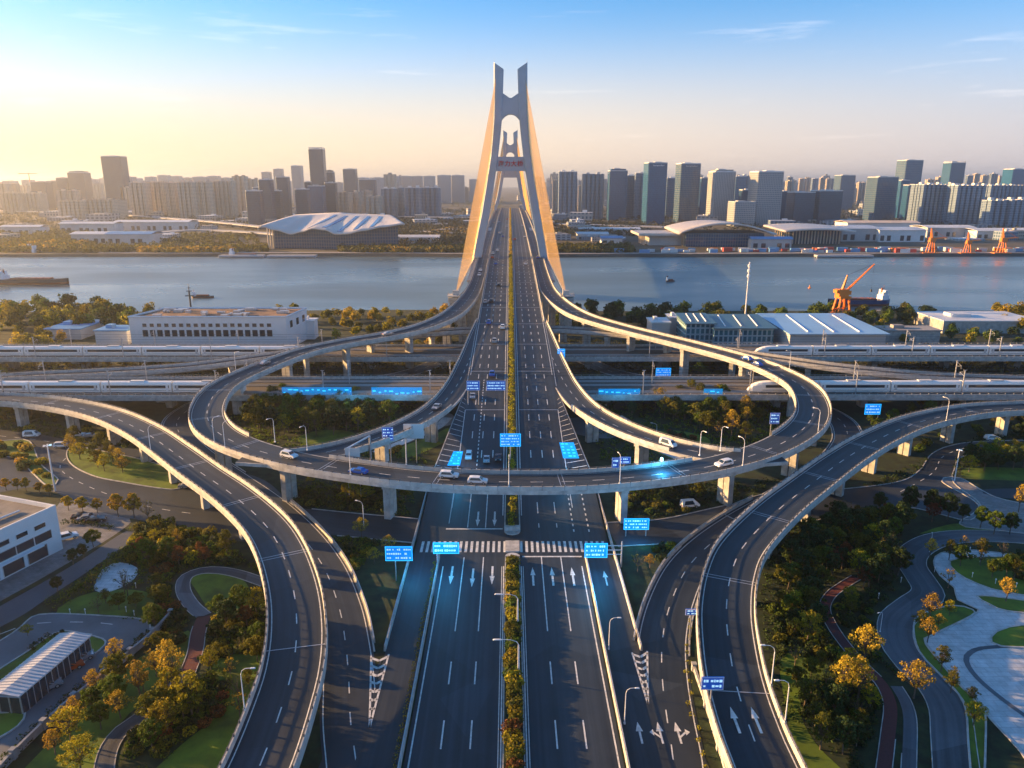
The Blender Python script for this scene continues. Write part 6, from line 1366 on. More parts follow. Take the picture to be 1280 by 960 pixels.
def at(proto, x, y, z, rz, label, sc=1.0, group=None): return place(proto, (x, y, z), rz, label, group, sc)
for x, y, pr, lb in ((-12.4, 200, CW, 'white car just behind the ring in the left carriageway, outer lane'), (-7.2, 198, CS, 'silver car just behind the ring in the left carriageway, middle lane'), (-3.9, 199, CK, 'dark car just behind the ring in the left carriageway, lane by the median'), (-13.2, 242, CS, 'silver car under the gantry signs on the left carriageway')):
    at(pr, x, y, zms(y) + .07, R_(-90), lb)
for (px, py, rz, pr, lb) in ((78, 559, .1, CW, 'white car leaving the bend of the left street'), (97, 546, .3, CW, 'white parked car at the top of the left street'), (112, 547, .3, CS, 'silver parked car beside the white one at the top of the left street'), (84, 674, .7, CW, 'white car parked at the corner of the white office building'), (235, 609, .2, CS, 'silver car waiting on the left street under the ramp'), (40, 546, .1, CV, 'white van on the left street near the picture edge'),
                             (1240, 550, .05, CW, 'white car on the right hand street by the autumn trees'), (86, 838, .75, CR, 'orange red car parked beside the long shed'), (103, 648, .3, CK, 'black car in the short parking row, left one'), (110, 650, .3, CS, 'silver car in the short parking row, middle one'), (120, 652, .3, CK, 'black car in the short parking row, right one'),
                             (58, 862, .75, CS, 'silver car parked nearest the end of the long shed'), (100, 826, .75, CS, 'silver car parked beyond the orange red car'), (862, 634, .2, CV, 'white van in the dark street under the right front of the ring')):
    p = W(px, py); at(pr, p.x, p.y, .06, rz, lb)
for px, py, lb in ((28, 736, 'pale utility box near the forecourt edge'),): pass
# small traffic far along the bridge: single meshes
r = random.Random(9); tc_ = []
for m_, c_ in ((MATS['car_white'], 'white'), (MATS['car_silver'], 'silver'), (MATS['car_blue'], 'blue'), (MATS['car_black'], 'dark'), (MATS['car_orange'], 'orange')):
    g = MB(); g.box((0, 0, .62), (4.5, 1.8, .65), mi=0); g.box((-.3, 0, 1.18), (2.5, 1.6, .52), mi=1, taper=.8); g.box((-.3, 0, 1.46), (1.9, 1.25, .06), mi=0)
    for x in (-1.4, 1.4):
        for s in (-1, 1): g.cyl((x, s * .7, .33), (x, s * .93, .33), .33, .33, 8, mi=1)
    tc_.append((tag(g.build('car', [m_, M_GLASS]), 'tiny car', 'car'), c_))
used = []
for i in range(26):
    y = 262 + 700 * r.random() ** 1.3; s = r.choice((-1, 1)); ln = r.choice((3.9, 7.1, 10.4, 13.5, 20))
    if ln == 20 and y < 470: continue
    if any(abs(y - b) < 9 and a == s * ln for a, b in used): continue
    used.append((s * ln, y)); o, c_ = tc_[r.choice((0, 0, 1, 1, 2, 3, 4))]; side = 'left' if s < 0 else 'right'; where = 'before the tower' if y < 545 else 'beyond the tower'
    ll = {3.9: 'in the median lane', 7.1: 'in the second lane', 10.4: 'in the third lane', 13.5: 'in the outer lane', 20: 'on the side ramp'}[ln]
    place(o, (s * ln, y, zms(y) + .08), R_(-90 if s < 0 else 90), f'small {c_} car {ll} of the {side} side, {where}', 'small cars on the bridge', 1.15)
# ------------------------------------------------------------------ vegetation
def leafmesh(name, C, Rr, n, size, seed, squash=.8, jitter=.35, shell=.55):
    # C: (k,3) clump centres, Rr: (k,) radii; n leaves per clump
    rg = np.random.default_rng(seed); C = np.asarray(C, float); Rr = np.asarray(Rr, float); k = len(C)
    d = rg.normal(size=(k, n, 3)); d /= np.linalg.norm(d, axis=2, keepdims=True); rad = (shell + (1 - shell) * rg.random((k, n, 1)) ** .5)
    P = (C[:, None, :] + d * rad * Rr[:, None, None] * np.array([1, 1, squash])).reshape(-1, 3); D = d.reshape(-1, 3)
    nn = D + rg.normal(size=D.shape) * .55; nn /= np.linalg.norm(nn, axis=1, keepdims=True)
    t = np.cross(nn, rg.normal(size=nn.shape)); t /= np.linalg.norm(t, axis=1, keepdims=True) + 1e-9; b = np.cross(nn, t)
    s = size * (1 - jitter + 2 * jitter * rg.random((len(P), 1))); t = t * s; b = b * s * .75
    V = np.stack([P - t, P - b * .9, P + t, P + b * .9], 1).reshape(-1, 3); m_ = len(P)
    me = bpy.data.meshes.new(name); me.vertices.add(4 * m_); me.vertices.foreach_set('co', V.astype(np.float32).ravel())
    me.loops.add(4 * m_); me.loops.foreach_set('vertex_index', np.arange(4 * m_, dtype=np.int32)); me.polygons.add(m_)
    me.polygons.foreach_set('loop_start', np.arange(0, 4 * m_, 4, dtype=np.int32)); me.polygons.foreach_set('loop_total', np.full(m_, 4, dtype=np.int32)); me.update(calc_edges=True); return me
def leafm(name, c, tr=.3): return mat(name, c, .75, rand=.24, island=.6, translucent=tr, spec=.2)
M_LG = leafm('leaf_gold', (.38, .26, .025)); M_LY = leafm('leaf_yellow_green', (.27, .23, .014), .4); M_LGR = leafm('leaf_green', (.085, .13, .014), .4); M_LD = leafm('leaf_dark_green', (.035, .062, .016), .3); M_LR = leafm('leaf_rust', (.17, .06, .02)); M_LO = leafm('leaf_olive', (.12, .12, .014), .4)
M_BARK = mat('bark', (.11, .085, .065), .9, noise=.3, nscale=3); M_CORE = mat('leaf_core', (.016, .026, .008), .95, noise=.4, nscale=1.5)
def tree_proto(name, h, r, m, seed, nper=44, ncl=34, size=.17, bare=False):
    rg = random.Random(seed); rt = empty(name, '', 'tree'); g = MB(); th = h * .36; top = Vector((rg.uniform(-.2, .2), rg.uniform(-.2, .2), th)); g.cyl((0, 0, -.1), top, h * .022, h * .015, 7)
    C = []; Rr = []
    for i in range(ncl):
        a = i * 2.4 + rg.uniform(-.4, .4); u = (i + .5) / ncl; zz = h * (.40 + .52 * u); rr = r * math.sin(math.pi * (.18 + .76 * u)) * rg.uniform(.35, 1.12)
        p = Vector((rr * math.cos(a), rr * math.sin(a), zz)); C.append(p); Rr.append(r * rg.uniform(.17, .33))
        mid = top.lerp(p, .5) + Vector((0, 0, -.05 * h * rg.random())); g.cyl(top - Vector((0, 0, h * .1 * rg.random())), mid, h * .009, h * .006, 4, cap=False); g.cyl(mid, p, h * .006, h * .002, 4, cap=False)
        if bare:
            for j in range(5): q = p + Vector((rg.uniform(-1, 1), rg.uniform(-1, 1), rg.uniform(.1, 1.2))) * r * .4; g.cyl(mid, q, h * .003, h * .001, 3, cap=False)
    g.build('trunk', M_BARK, rt); me = leafmesh('crown', C, Rr, nper, size, seed); me.materials.append(m); o = bpy.data.objects.new('crown', me); COL.objects.link(o); o.parent = rt; return rt
def bush_proto(name, m, seed, cat='bush', n=60, size=.13, r=1.0, tall=.8):
    rg = random.Random(seed); rt = empty(name, '', cat); C = [(0, 0, .55 * tall)]; Rr = [r * .78]
    for i in range(7): a = i * .9 + rg.random(); C.append((r * .48 * math.cos(a), r * .48 * math.sin(a), rg.uniform(.35, .85) * tall)); Rr.append(r * rg.uniform(.42, .6))
    me = leafmesh('foliage', C, Rr, n, size, seed, shell=.8); me.materials.append(m); o = bpy.data.objects.new('foliage', me); COL.objects.link(o); o.parent = rt
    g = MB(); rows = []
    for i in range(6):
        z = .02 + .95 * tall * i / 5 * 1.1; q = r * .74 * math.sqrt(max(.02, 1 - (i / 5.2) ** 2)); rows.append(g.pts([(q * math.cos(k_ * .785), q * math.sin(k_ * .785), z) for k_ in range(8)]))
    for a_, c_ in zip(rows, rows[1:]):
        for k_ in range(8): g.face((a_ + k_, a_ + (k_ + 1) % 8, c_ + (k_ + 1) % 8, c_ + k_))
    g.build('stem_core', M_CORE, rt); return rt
TR = {'gold': [tree_proto('autumn_tree', 8.2, 2.3, M_LG, 1, 26, 36, .17), tree_proto('autumn_tree', 9.0, 2.1, M_LG, 2, 22, 40, .17), tree_proto('autumn_tree', 7.2, 2.6, M_LG, 3, 26, 36, .17)],
      'yg': [tree_proto('broadleaf_tree', 7.5, 2.6, M_LY, 4), tree_proto('broadleaf_tree', 8, 2.4, M_LO, 5)],
      'green': [tree_proto('green_tree', 8, 2.8, M_LGR, 6, 75, 34, .21), tree_proto('green_tree', 7, 2.9, M_LO, 7, 75, 34, .21)], 'dark': [tree_proto('dark_tree', 7.5, 2.6, M_LD, 8, 75, 34, .21)],
      'red': [tree_proto('red_leaf_tree', 6.5, 2.1, M_LR, 9)], 'bare': [tree_proto('sparse_tree', 7, 2.3, M_LO, 10, 5, 14, .2, True), tree_proto('sparse_tree', 6.5, 2.1, M_LG, 12, 12, 12, .22, True)], 'row': [tree_proto('street_tree', 6.6, 2.1, M_LG, 11, 80, 30, .19)]}
BS = {'green': [bush_proto('green_bush', M_LGR, 21), bush_proto('green_bush', M_LO, 22)], 'dark': [bush_proto('dark_bush', M_LD, 23)], 'yg': [bush_proto('olive_bush', M_LY, 24), bush_proto('olive_bush', M_LO, 25)], 'gold': [bush_proto('golden_bush', M_LG, 26)], 'red': [bush_proto('red_bush', M_LR, 27)]}
AV = np.array(AVOID)
def free(x, y, m=0.0):
    if len(AV) and (((AV[:, 0] - x) ** 2 + (AV[:, 1] - y) ** 2) < (AV[:, 2] + m) ** 2).any(): return False
    return not any(inside((x, y), p) for p in NOTREE)
PILS = [(o.bound_box[0][0], o.bound_box[0][1]) for o in bpy.data.objects if o.name.startswith('pillar')]
DECKS = np.array([(q[0], q[1]) for S_ in (S_RING, S_L, S_R, S_X, S_SLL, S_SLR) for q in S_])
def undeck(x, y, m): return (((DECKS[:, 0] - x) ** 2 + (DECKS[:, 1] - y) ** 2) < m * m).any()
def scatter(area, n, kinds, label, group, dmin=2.5, sc=(.8, 1.2), protos=TR, margin=.6, deckm=6.5, seed=0, z0=0, isl=False):
    P = PP(area); xs = [p[0] for p in P]; ys = [p[1] for p in P]; r = random.Random(seed + int(sum(a + b for a, b in area)) + n); got = []; tries = 0
    while len(got) < n and tries < n * 60:
        tries += 1; x, y = r.uniform(min(xs), max(xs)), r.uniform(min(ys), max(ys))
        if not inside((x, y), P) or (not isl and not free(x, y, margin)) or (deckm and undeck(x, y, deckm)): continue
        if any((x - a) ** 2 + (y - b) ** 2 < dmin * dmin for a, b in got): continue
        got.append((x, y)); k_ = r.choice(kinds); pr = r.choice(protos[k_]); s = r.uniform(*sc)
        tx = (x - min(xs)) / (max(xs) - min(xs)); ty = (y - min(ys)) / (max(ys) - min(ys)); su = (s - sc[0]) / (sc[1] - sc[0])
        full = f'{"small" if su < .33 else "mid sized" if su < .67 else "large"} {KW(k_, "", protos).strip()}, {["front", "centre", "back"][min(2, int(ty * 3))]} {["left", "middle", "right"][min(2, int(tx * 3))]} among {group}'
        place(pr, (x, y, z0), r.uniform(0, 6.28), full, group + ', ' + KN[k_], (s, s, s * r.uniform(.85, 1.15)))
    return got
KN = {'gold': 'golden', 'yg': 'yellow green', 'green': 'green', 'dark': 'dark green', 'red': 'rust red', 'bare': 'nearly leafless', 'row': 'golden'}
def KW(k_, label, protos): return f'{KN[k_]} {"tree" if protos is TR else "bush"} {label}'
def tree_at(px, py, k_, label, s=1.0, hz=1.0, z=0.0):
    p = W(px, py, z); r = random.Random(int(px * 31 + py)); pr = TR[k_][r.randrange(len(TR[k_]))]; place(pr, (p.x, p.y, z), r.uniform(0, 6.28), label, None, (s, s, s * hz))
# trees one can point at
for a in [(217, 862, 'gold', 'golden tree arching over the red and grey path, tallest in the lower left park', 1.25, 1.2), (176, 872, 'gold', 'rounded golden tree on the lawn between wall and path, upper of two', 1.0, 1.0), (151, 898, 'gold', 'rounded golden tree on the lawn between wall and path, lower of two', .95, .95), (146, 831, 'gold', 'slim golden tree at the wall beside the car park, upper', .75, 1.1), (119, 868, 'gold', 'slim golden tree at the wall beside the car park, lower', .7, 1.0),
          (240, 897, 'yg', 'large yellow green tree in the shrub bed right of the footpath', 1.25, 1.1), (208, 916, 'gold', 'golden tree at the upper edge of the lowest shrub bed', .95, 1.0), (89, 929, 'yg', 'yellow green tree on the lawn near the wall at lower left', 1.1, .95), (101, 966, 'yg', 'broad tree cut by the bottom edge beside the footpath', 1.1, .9),
          (86, 638, 'row', 'first golden street tree beside the white office building', .78, 1), (104, 641, 'row', 'second golden street tree right of the white office building', .85, 1), (122, 641, 'row', 'third, smaller golden street tree in the roadside row', .78, 1), (148, 646, 'row', 'big golden street tree, left of the tallest pair', 1.1, 1.1), (168, 647, 'row', 'big golden street tree, right of the tallest pair', 1.15, 1.1), (186, 653, 'bare', 'thin bare tree at the right end of the roadside row', 1.1, 1),
          (8, 613, 'row', 'golden tree at the left edge above the white office roof', .7, 1), (22, 613, 'row', 'second golden tree above the white office roof', .7, 1), (33, 614, 'row', 'orange gold tree above the white office roof', .7, 1.1), (50, 617, 'row', 'golden tree left of the high mast light', .7, .9), (62, 619, 'row', 'golden tree at the foot of the high mast light', .7, .9),
          (1079, 832, 'gold', 'tall open golden tree between the red track and the park road', 1.15, 1.25), (1051, 878, 'gold', 'golden tree in the shrub bed at lower right, left of a pair', 1.2, 1.15), (1071, 880, 'gold', 'golden tree in the shrub bed at lower right, right of a pair', 1.25, 1.1), (1142, 873, 'gold', 'golden tree on the inner bank of the park road', 1.15, 1.1), (1162, 697, 'gold', 'small bright golden tree in the bend of the park road', .75, 1.0), (1257, 752, 'gold', 'golden tree on the small lawn island in the plaza', .85, 1.0),
          (1162, 776, 'gold', 'spreading golden tree on the lawn at the narrow part of the plaza', 1.0, .85), (1185, 735, 'bare', 'bare tree at the narrow neck of the plaza', .9, 1), (1040, 716, 'red', 'rust red tree in the dark park, lower of two', 1.0, 1.1), (1055, 706, 'red', 'rust red tree in the dark park, upper of two', 1.0, 1.1), (1098, 706, 'bare', 'bare branched tree with golden tips, left of a pair in the dark park', 1.15, 1.1), (1110, 702, 'bare', 'bare branched tree with golden tips, right of a pair in the dark park', 1.1, 1.1),
          (1072, 722, 'yg', 'yellow green tree above the start of the red track', 1.1, 1), (1008, 805, 'yg', 'yellow green tree near the right curved ramp', 1.15, 1), (1062, 770, 'yg', 'small yellow green tree beside the red track bend', .8, .9), (1200, 708, 'green', 'green tree on the lawn inside the plaza loop', .8, 1), (1267, 725, 'yg', 'golden green tree on the plaza lawn near the right edge', .9, .9),
          (1098, 640, 'dark', 'first dark tree of the row below the right street junction', .9, 1), (1136, 642, 'dark', 'large round dark tree below the right street junction', 1.15, 1.1), (1162, 645, 'dark', 'second large dark tree below the right street junction', 1.1, 1.1), (1184, 650, 'dark', 'third large dark tree below the right street junction', 1.1, 1.1), (1203, 652, 'dark', 'small dark tree at the crossing by the plaza entrance', .8, 1), (1225, 660, 'green', 'green tree at the plaza entrance, left', .9, 1), (1242, 668, 'green', 'green tree at the plaza entrance, middle', .95, 1), (1262, 668, 'dark', 'dark tree at the plaza entrance, right', .95, 1), (1273, 640, 'gold', 'thin golden street tree near the right edge', .8, 1.4),
          (452, 672, 'gold', 'slender golden tree left of the intersection under the ring', .85, 1.1), (468, 705, 'gold', 'low golden tree beside the left curved road', .8, .9), (486, 690, 'gold', 'small golden tree by the information board', .75, 1), (797, 715, 'bare', 'bare tree with gold twigs right of the intersection', .9, .9), (812, 710, 'gold', 'little golden tree right of the intersection', .6, .9), (118, 738, 'bare', 'bare tree standing on the small pale plaza', .8, 1), (160, 745, 'bare', 'bare brown tree on the lawn below the small pale plaza', .9, 1),
          (72, 740, 'dark', 'lone small dark tree by the forecourt of the white office building', .6, 1), (92, 706, 'dark', 'dark tree at the forecourt kerb, middle of three', .65, 1), (104, 698, 'dark', 'dark tree at the forecourt kerb, right of three', .6, 1), (117, 684, 'green', 'green tree at the forecourt corner', .8, 1), (35, 795, 'yg', 'small yellow green bushy tree at the car park entrance', .5, .8)]:
    a = list(a); a[4] *= .8; tree_at(*a)
# shrub beds and groves
SC = scatter
SC([(150, 668), (200, 650), (245, 660), (295, 692), (322, 702), (326, 716), (240, 706), (165, 702)], 62, ['green', 'green', 'yg', 'dark'], 'in the big shrub bed between the left ramp and the street', 'bushes of the left shrub bed', 2.0, (1.0, 2.1), BS)
SC([(160, 690), (205, 670), (300, 700), (240, 712), (190, 712)], 16, ['yg', 'gold', 'green', 'red'], 'rising from the big shrub bed left of the left ramp', 'trees of the left shrub bed', 4, (.5, .85))
SC([(185, 705), (228, 712), (226, 742), (245, 775), (250, 812), (215, 800), (195, 770), (200, 740)], 24, ['dark', 'green', 'red'], 'along the left side of the winding footpath', 'bushes left of the footpath', 1.8, (.8, 1.6), BS)
SC([(256, 780), (318, 762), (333, 790), (305, 815), (262, 828), (246, 812)], 42, ['dark', 'green', 'green', 'yg'], 'in the dense bed between the two lawns beside the left ramp', 'bushes between the two left lawns', 1.7, (.8, 1.6), BS)
SC([(262, 775), (318, 762), (330, 785), (270, 800)], 7, ['dark', 'green', 'red', 'yg'], 'in the dense bed between the two lawns beside the left ramp', 'trees between the two left lawns', 3, (.5, .8))
SC([(160, 900), (200, 872), (250, 848), (280, 858), (282, 885), (240, 922), (190, 948), (158, 935)], 40, ['dark', 'green', 'red', 'yg'], 'in the lowest shrub bed beside the footpath', 'bushes of the lowest shrub bed', 1.8, (.8, 1.6), BS)
SC([(163, 910), (200, 880), (262, 862), (230, 910), (190, 940)], 7, ['yg', 'green'], 'in the lowest shrub bed beside the footpath', 'trees of the lowest shrub bed', 3.2, (.6, .95))
SC([(990, 645), (1060, 655), (1120, 660), (1128, 672), (1112, 690), (1128, 722), (1080, 740), (1040, 722), (1012, 760), (988, 745), (972, 700)], 55, ['dark', 'dark', 'green'], 'in the shaded park right of the right ramp', 'trees of the shaded right park', 3.4, (.6, 1.05))
SC([(962, 765), (1022, 742), (1032, 790), (1052, 832), (1012, 820), (972, 818)], 44, ['dark', 'dark', 'green'], 'between the right ramp and the red track', 'bushes left of the red track', 1.9, (.9, 1.7), BS)
SC([(975, 770), (1020, 750), (1028, 790), (985, 800)], 9, ['dark', 'yg', 'green'], 'between the right ramp and the red track', 'trees left of the red track', 3.5, (.6, .9))
SC([(1000, 868), (1040, 850), (1078, 845), (1098, 885), (1092, 935), (1035, 925), (1005, 895)], 34, ['dark', 'green', 'dark'], 'in the dark bed around the pair of golden trees', 'bushes round the golden pair', 1.6, (.7, 1.3), BS)
SC([(1046, 750), (1090, 742), (1100, 775), (1112, 832), (1082, 812), (1052, 782)], 32, ['dark', 'green'], 'between the red track and the park road', 'bushes right of the red track', 1.7, (.7, 1.4), BS)
SC([(1118, 850), (1138, 860), (1160, 890), (1160, 960), (1134, 960), (1130, 890)], 18, ['dark', 'green', 'yg'], 'on the strip between path and park road at the bottom', 'bushes of the bottom strip', 1.8, (.7, 1.3), BS)
SC([(1205, 574), (1300, 570), (1300, 590), (1210, 592)], 22, ['yg', 'green', 'dark'], 'on the verge behind the right high mast light', 'trees behind the right high mast light', 3.4, (.65, .9), isl=True)
SC([(1262, 690), (1300, 700), (1300, 735), (1262, 728)], 8, ['gold', 'dark', 'yg'], 'on the plaza lawn at the right edge', 'bushes on the plaza lawn', 1.9, (1.0, 1.7), BS, isl=True)
SC([(305, 530), (335, 502), (420, 507), (488, 516), (498, 536), (440, 541), (380, 548), (330, 545)], 62, ['green', 'dark', 'yg', 'green'], 'in the wood inside the left half of the ring', 'trees of the ring wood at left', 3.4, (.85, 1.25))
SC([(806, 518), (835, 500), (905, 505), (950, 525), (935, 552), (885, 546), (860, 532)], 42, ['gold', 'yg', 'green', 'bare'], 'in the grove inside the right half of the ring', 'trees of the ring grove at right', 3.4, (.8, 1.2))
SC([(800, 545), (840, 540), (870, 548), (845, 560)], 9, ['dark', 'red'], 'round the lawn inside the right half of the ring', 'bushes on the right ring lawn', 2.2, (1, 1.8), BS)
SC([(500, 548), (540, 530), (565, 520), (560, 545), (520, 566), (480, 574)], 16, ['yg', 'gold'], 'beside the left slip road inside the ring', 'bushes beside the left slip road', 2.0, (1.0, 1.9), BS)
SC([(84, 565), (130, 566), (175, 576), (160, 592), (115, 588)], 12, ['yg', 'gold'], 'on the teardrop grass island at left', 'trees of the teardrop island', 3.4, (.65, .95), isl=True)
SC([(-20, 558), (40, 556), (62, 590), (66, 604), (40, 592), (0, 568)], 14, ['gold', 'yg', 'dark'], 'on the long median between the left streets', 'bushes of the left street median', 2.3, (1.3, 2.2), BS, isl=True)
SC([(413, 674), (470, 678), (512, 692), (500, 728), (462, 735), (432, 702)], 34, ['green', 'yg', 'dark'], 'in the bed between the left loop road and the intersection', 'bushes left of the intersection', 1.8, (.8, 1.5), BS)
SC([(457, 748), (490, 742), (484, 800), (472, 798)], 12, ['green', 'yg'], 'in the narrow wedge above the left gore', 'bushes above the left gore', 1.5, (.7, 1.2), BS, .2)
SC([(772, 684), (845, 680), (862, 692), (822, 735), (790, 745)], 28, ['dark', 'green', 'yg'], 'in the bed right of the intersection', 'bushes right of the intersection', 1.8, (.8, 1.5), BS)
SC([(786, 752), (816, 748), (803, 795), (796, 795)], 10, ['dark', 'green'], 'in the narrow wedge above the right gore', 'bushes above the right gore', 1.5, (.7, 1.2), BS, .2)
SC([(370, 612), (480, 614), (516, 640), (430, 643), (385, 636)], 26, ['dark', 'green'], 'under the left front of the ring', 'bushes under the left ring front', 2.4, (1, 1.7), BS, deckm=0)
SC([(770, 622), (880, 612), (860, 648), (775, 655)], 22, ['dark', 'green'], 'under the right front of the ring', 'bushes under the right ring front', 2.4, (1, 1.7), BS, deckm=0)
SC([(120, 745), (200, 735), (205, 775), (190, 800), (150, 830), (190, 776), (120, 768)], 9, ['yg', 'bare', 'green'], '', 'trees round the small upper lawn', 2.6, (.45, .75))
SC([(60, 940), (110, 890), (160, 845), (200, 815), (212, 830), (150, 900), (110, 960)], 12, ['gold', 'yg', 'green', 'bare'], '', 'scattered trees of the lower left lawn', 3.2, (.45, .8))
SC([(240, 830), (330, 800), (330, 850), (300, 900), (280, 860)], 9, ['yg', 'green', 'bare'], '', 'trees on the lawn by the left ramp', 3.2, (.45, .75))
SC([(1000, 640), (1130, 630), (1200, 650), (1130, 665), (1100, 740), (1000, 800), (960, 760)], 34, ['green', 'yg', 'bare', 'dark', 'red'], '', 'mixed young trees of the right park', 2.8, (.45, .85))
SC([(985, 830), (1040, 840), (1120, 850), (1120, 950), (1010, 950)], 22, ['green', 'yg', 'dark', 'bare'], '', 'young trees at the lower right', 2.8, (.45, .8))
SC([(1150, 690), (1200, 690), (1300, 700), (1300, 745), (1200, 735)], 9, ['yg', 'bare', 'green'], '', 'young trees of the plaza lawn', 3.0, (.45, .75), isl=True)
SC([(1145, 790), (1200, 762), (1212, 772), (1160, 815), (1220, 885), (1222, 960), (1190, 880)], 9, ['yg', 'bare', 'gold'], '', 'young trees of the plaza verge', 2.6, (.4, .65), isl=True)
SC([(380, 600), (500, 600), (520, 650), (400, 650)], 14, ['green', 'yg', 'dark'], '', 'trees under the left ring front', 3.0, (.5, .8), deckm=5)
SC([(780, 610), (900, 600), (880, 655), (780, 665)], 14, ['green', 'yg', 'dark'], '', 'trees under the right ring front', 3.0, (.5, .8), deckm=5)
SC([(700, 505), (790, 505), (800, 530), (720, 520)], 8, ['green', 'dark'], '', 'trees beside the right slip road', 3, (.6, .9))
SC([(1090, 510), (1290, 505), (1290, 548), (1200, 556), (1110, 590), (1080, 560)], 30, ['green', 'dark', 'yg'], '', 'trees beyond the right ramp', 3.2, (.5, .85), deckm=5)
SC([(0, 512), (120, 530), (200, 560), (130, 556), (0, 545)], 16, ['yg', 'dark', 'green'], '', 'trees beyond the left ramp', 3.2, (.5, .85), deckm=5)
# narrow growth between the railway viaducts
SC([(-40, 466), (240, 455), (240, 468), (-40, 476)], 34, ['gold', 'yg', 'gold'], 'in the strip between the two railway viaducts at left', 'trees between the viaducts at left', 3.2, (.5, .85), deckm=5)
SC([(290, 462), (440, 445), (560, 432), (570, 462), (440, 478), (330, 478)], 38, ['gold', 'yg', 'green'], 'behind the nearer viaduct inside the ring, left half', 'trees behind the nearer viaduct at left', 3.6, (.6, .95), deckm=5)
SC([(715, 440), (860, 450), (960, 470), (950, 478), (800, 474), (730, 455)], 38, ['dark', 'green', 'yg'], 'behind the nearer viaduct inside the ring, right half', 'trees behind the nearer viaduct at right', 3.6, (.6, .95), deckm=5)
SC([(1060, 452), (1320, 452), (1320, 468), (1080, 462)], 26, ['gold', 'yg', 'dark'], 'in the strip between the two railway viaducts at right', 'trees between the viaducts at right', 3.2, (.5, .85), deckm=5)
SC([(-20, 512), (110, 528), (200, 560), (150, 556), (60, 542), (-20, 538)], 18, ['dark', 'yg'], 'in the shade beneath the left ramp', 'bushes beneath the left ramp', 3, (1, 1.9), BS, deckm=0)
SC([(1080, 560), (1180, 535), (1320, 520), (1320, 545), (1200, 550), (1140, 572)], 26, ['dark', 'green'], 'in the dark hollow beneath the right ramp', 'bushes beneath the right ramp', 3, (1, 1.9), BS, deckm=0)
# rows: median bushes, hedges
r = random.Random(31); i = 0; y = 62.0
BM = [BS['yg'][0], BS['yg'][1], BS['green'][0], BS['gold'][0], BS['red'][0]]
while y < 147:
    k_ = r.choices(range(5), (4, 4, 3, 1.2, .5))[0]
    place(BM[k_], (r.uniform(-.35, .35), y, .38), r.uniform(0, 6), ['yellow green', 'olive', 'green', 'golden', 'rust'][k_] + ' round bush in the near median, ' + ('at its front end by the picture edge' if y < 78 else 'in its front half' if y < 98 else 'between the two slim lamps and the middle' if y < 118 else 'near the zebra crossing'), 'clipped bushes in the near median, ' + ['yellow green', 'olive', 'green', 'golden', 'rust'][k_], r.uniform(1.3, 1.75)); y += 1.85
def hedge(name, S, hw, h, m, seed, label=None, n_=26, step=.9, size=.16, kind='stuff'):
    C = []; Rr = []; r = random.Random(seed)
    for q in S:
        w_ = hw(q) if callable(hw) else hw
        for k_ in range(max(1, int(w_ * 2 / .8))): o = r.uniform(-w_, w_) * .8; C.append((q[0] + q[3] * o, q[1] + q[4] * o, q[2] + h * r.uniform(.3, .75))); Rr.append(h * r.uniform(.35, .55))
    me = leafmesh(name, C, Rr, n_, size, seed, shell=.6); me.materials.append(m); o = bpy.data.objects.new(name, me); COL.objects.link(o); return tag(o, label, 'hedge', kind=kind)
Sh = [(0, y_, zms(y_) + .5, 1, 0, y_) for y_ in np.arange(161, 1320, 1.6)]; hedge('median_hedge', [q for q in Sh if q[1] < 560], .9, 1.5, M_LY, 3, 'long golden green planted strip running down the centre of the bridge deck', 22, size=.26)
hedge('median_hedge', [q for q in Sh if q[1] >= 560][::2], .9, 1.5, M_LG, 4, 'far part of the planted strip in the centre of the deck beyond the tower', 14, size=.4)
hedge('verge_planting', [(-16.85, y_, 0, 1, 0, y_) for y_ in np.arange(50, 146, .8)], .3, .9, M_LG, 5, 'thin golden planting strip between left frontage road and main carriageway', 16, size=.12)
hedge('verge_planting', [(q[0] + q[3] * 6.2, q[1] + q[4] * 6.2, 0, q[3], q[4], q[5]) for q in S_L if q[1] < 108], .5, 1.6, M_LY, 6, 'olive planting strip squeezed between the left ramp and the loop road', 20, size=.16)
hedge('verge_planting', [(q[0] + q[3] * 6.4, q[1] + q[4] * 6.4, 0, q[3], q[4], q[5]) for q in S_R if q[1] < 122], .6, 1.0, M_LY, 7, 'olive planting strip squeezed between the right ramp and the loop road', 20, size=.16)
def hpx(pts, st=1.0): return pathpx([(x, y, 0) for x, y in pts], st)
hedge('hedge', hpx([(178, 680), (142, 706), (100, 736), (66, 757)]), 1.2, 1.9, M_LGR, 8, 'thick green hedge between the service road and the park'); hedge('hedge', hpx([(-10, 975), (24, 936), (78, 884), (130, 843), (186, 794)]), .8, 1.5, M_LD, 9, 'dark clipped hedge inside the perimeter wall of the car park')
hedge('hedge', hpx([(180, 888), (240, 900), (272, 880), (285, 850), (262, 832)]), .7, .9, M_LGR, 10, 'low curved hedge around the lowest shrub bed'); hedge('hedge', hpx([(250, 825), (290, 810), (330, 800)]), .8, .9, M_LGR, 11, 'low hedge on the upper edge of the big lawn beside the ramp')
hedge('hedge', hpx([(1000, 905), (985, 880), (995, 862), (1035, 850)]), .7, .9, M_LD, 12, 'dark curved hedge round the bed of the golden pair'); hedge('hedge', hpx([(40, 812), (60, 799), (78, 792)]), .8, 1.0, M_LD, 13, 'small dark hedge at the upper end of the long shed'); hedge('hedge', hpx([(80, 655), (105, 655), (140, 662)]), .8, 1.2, M_LD, 14, 'dark hedge behind the short parking row')
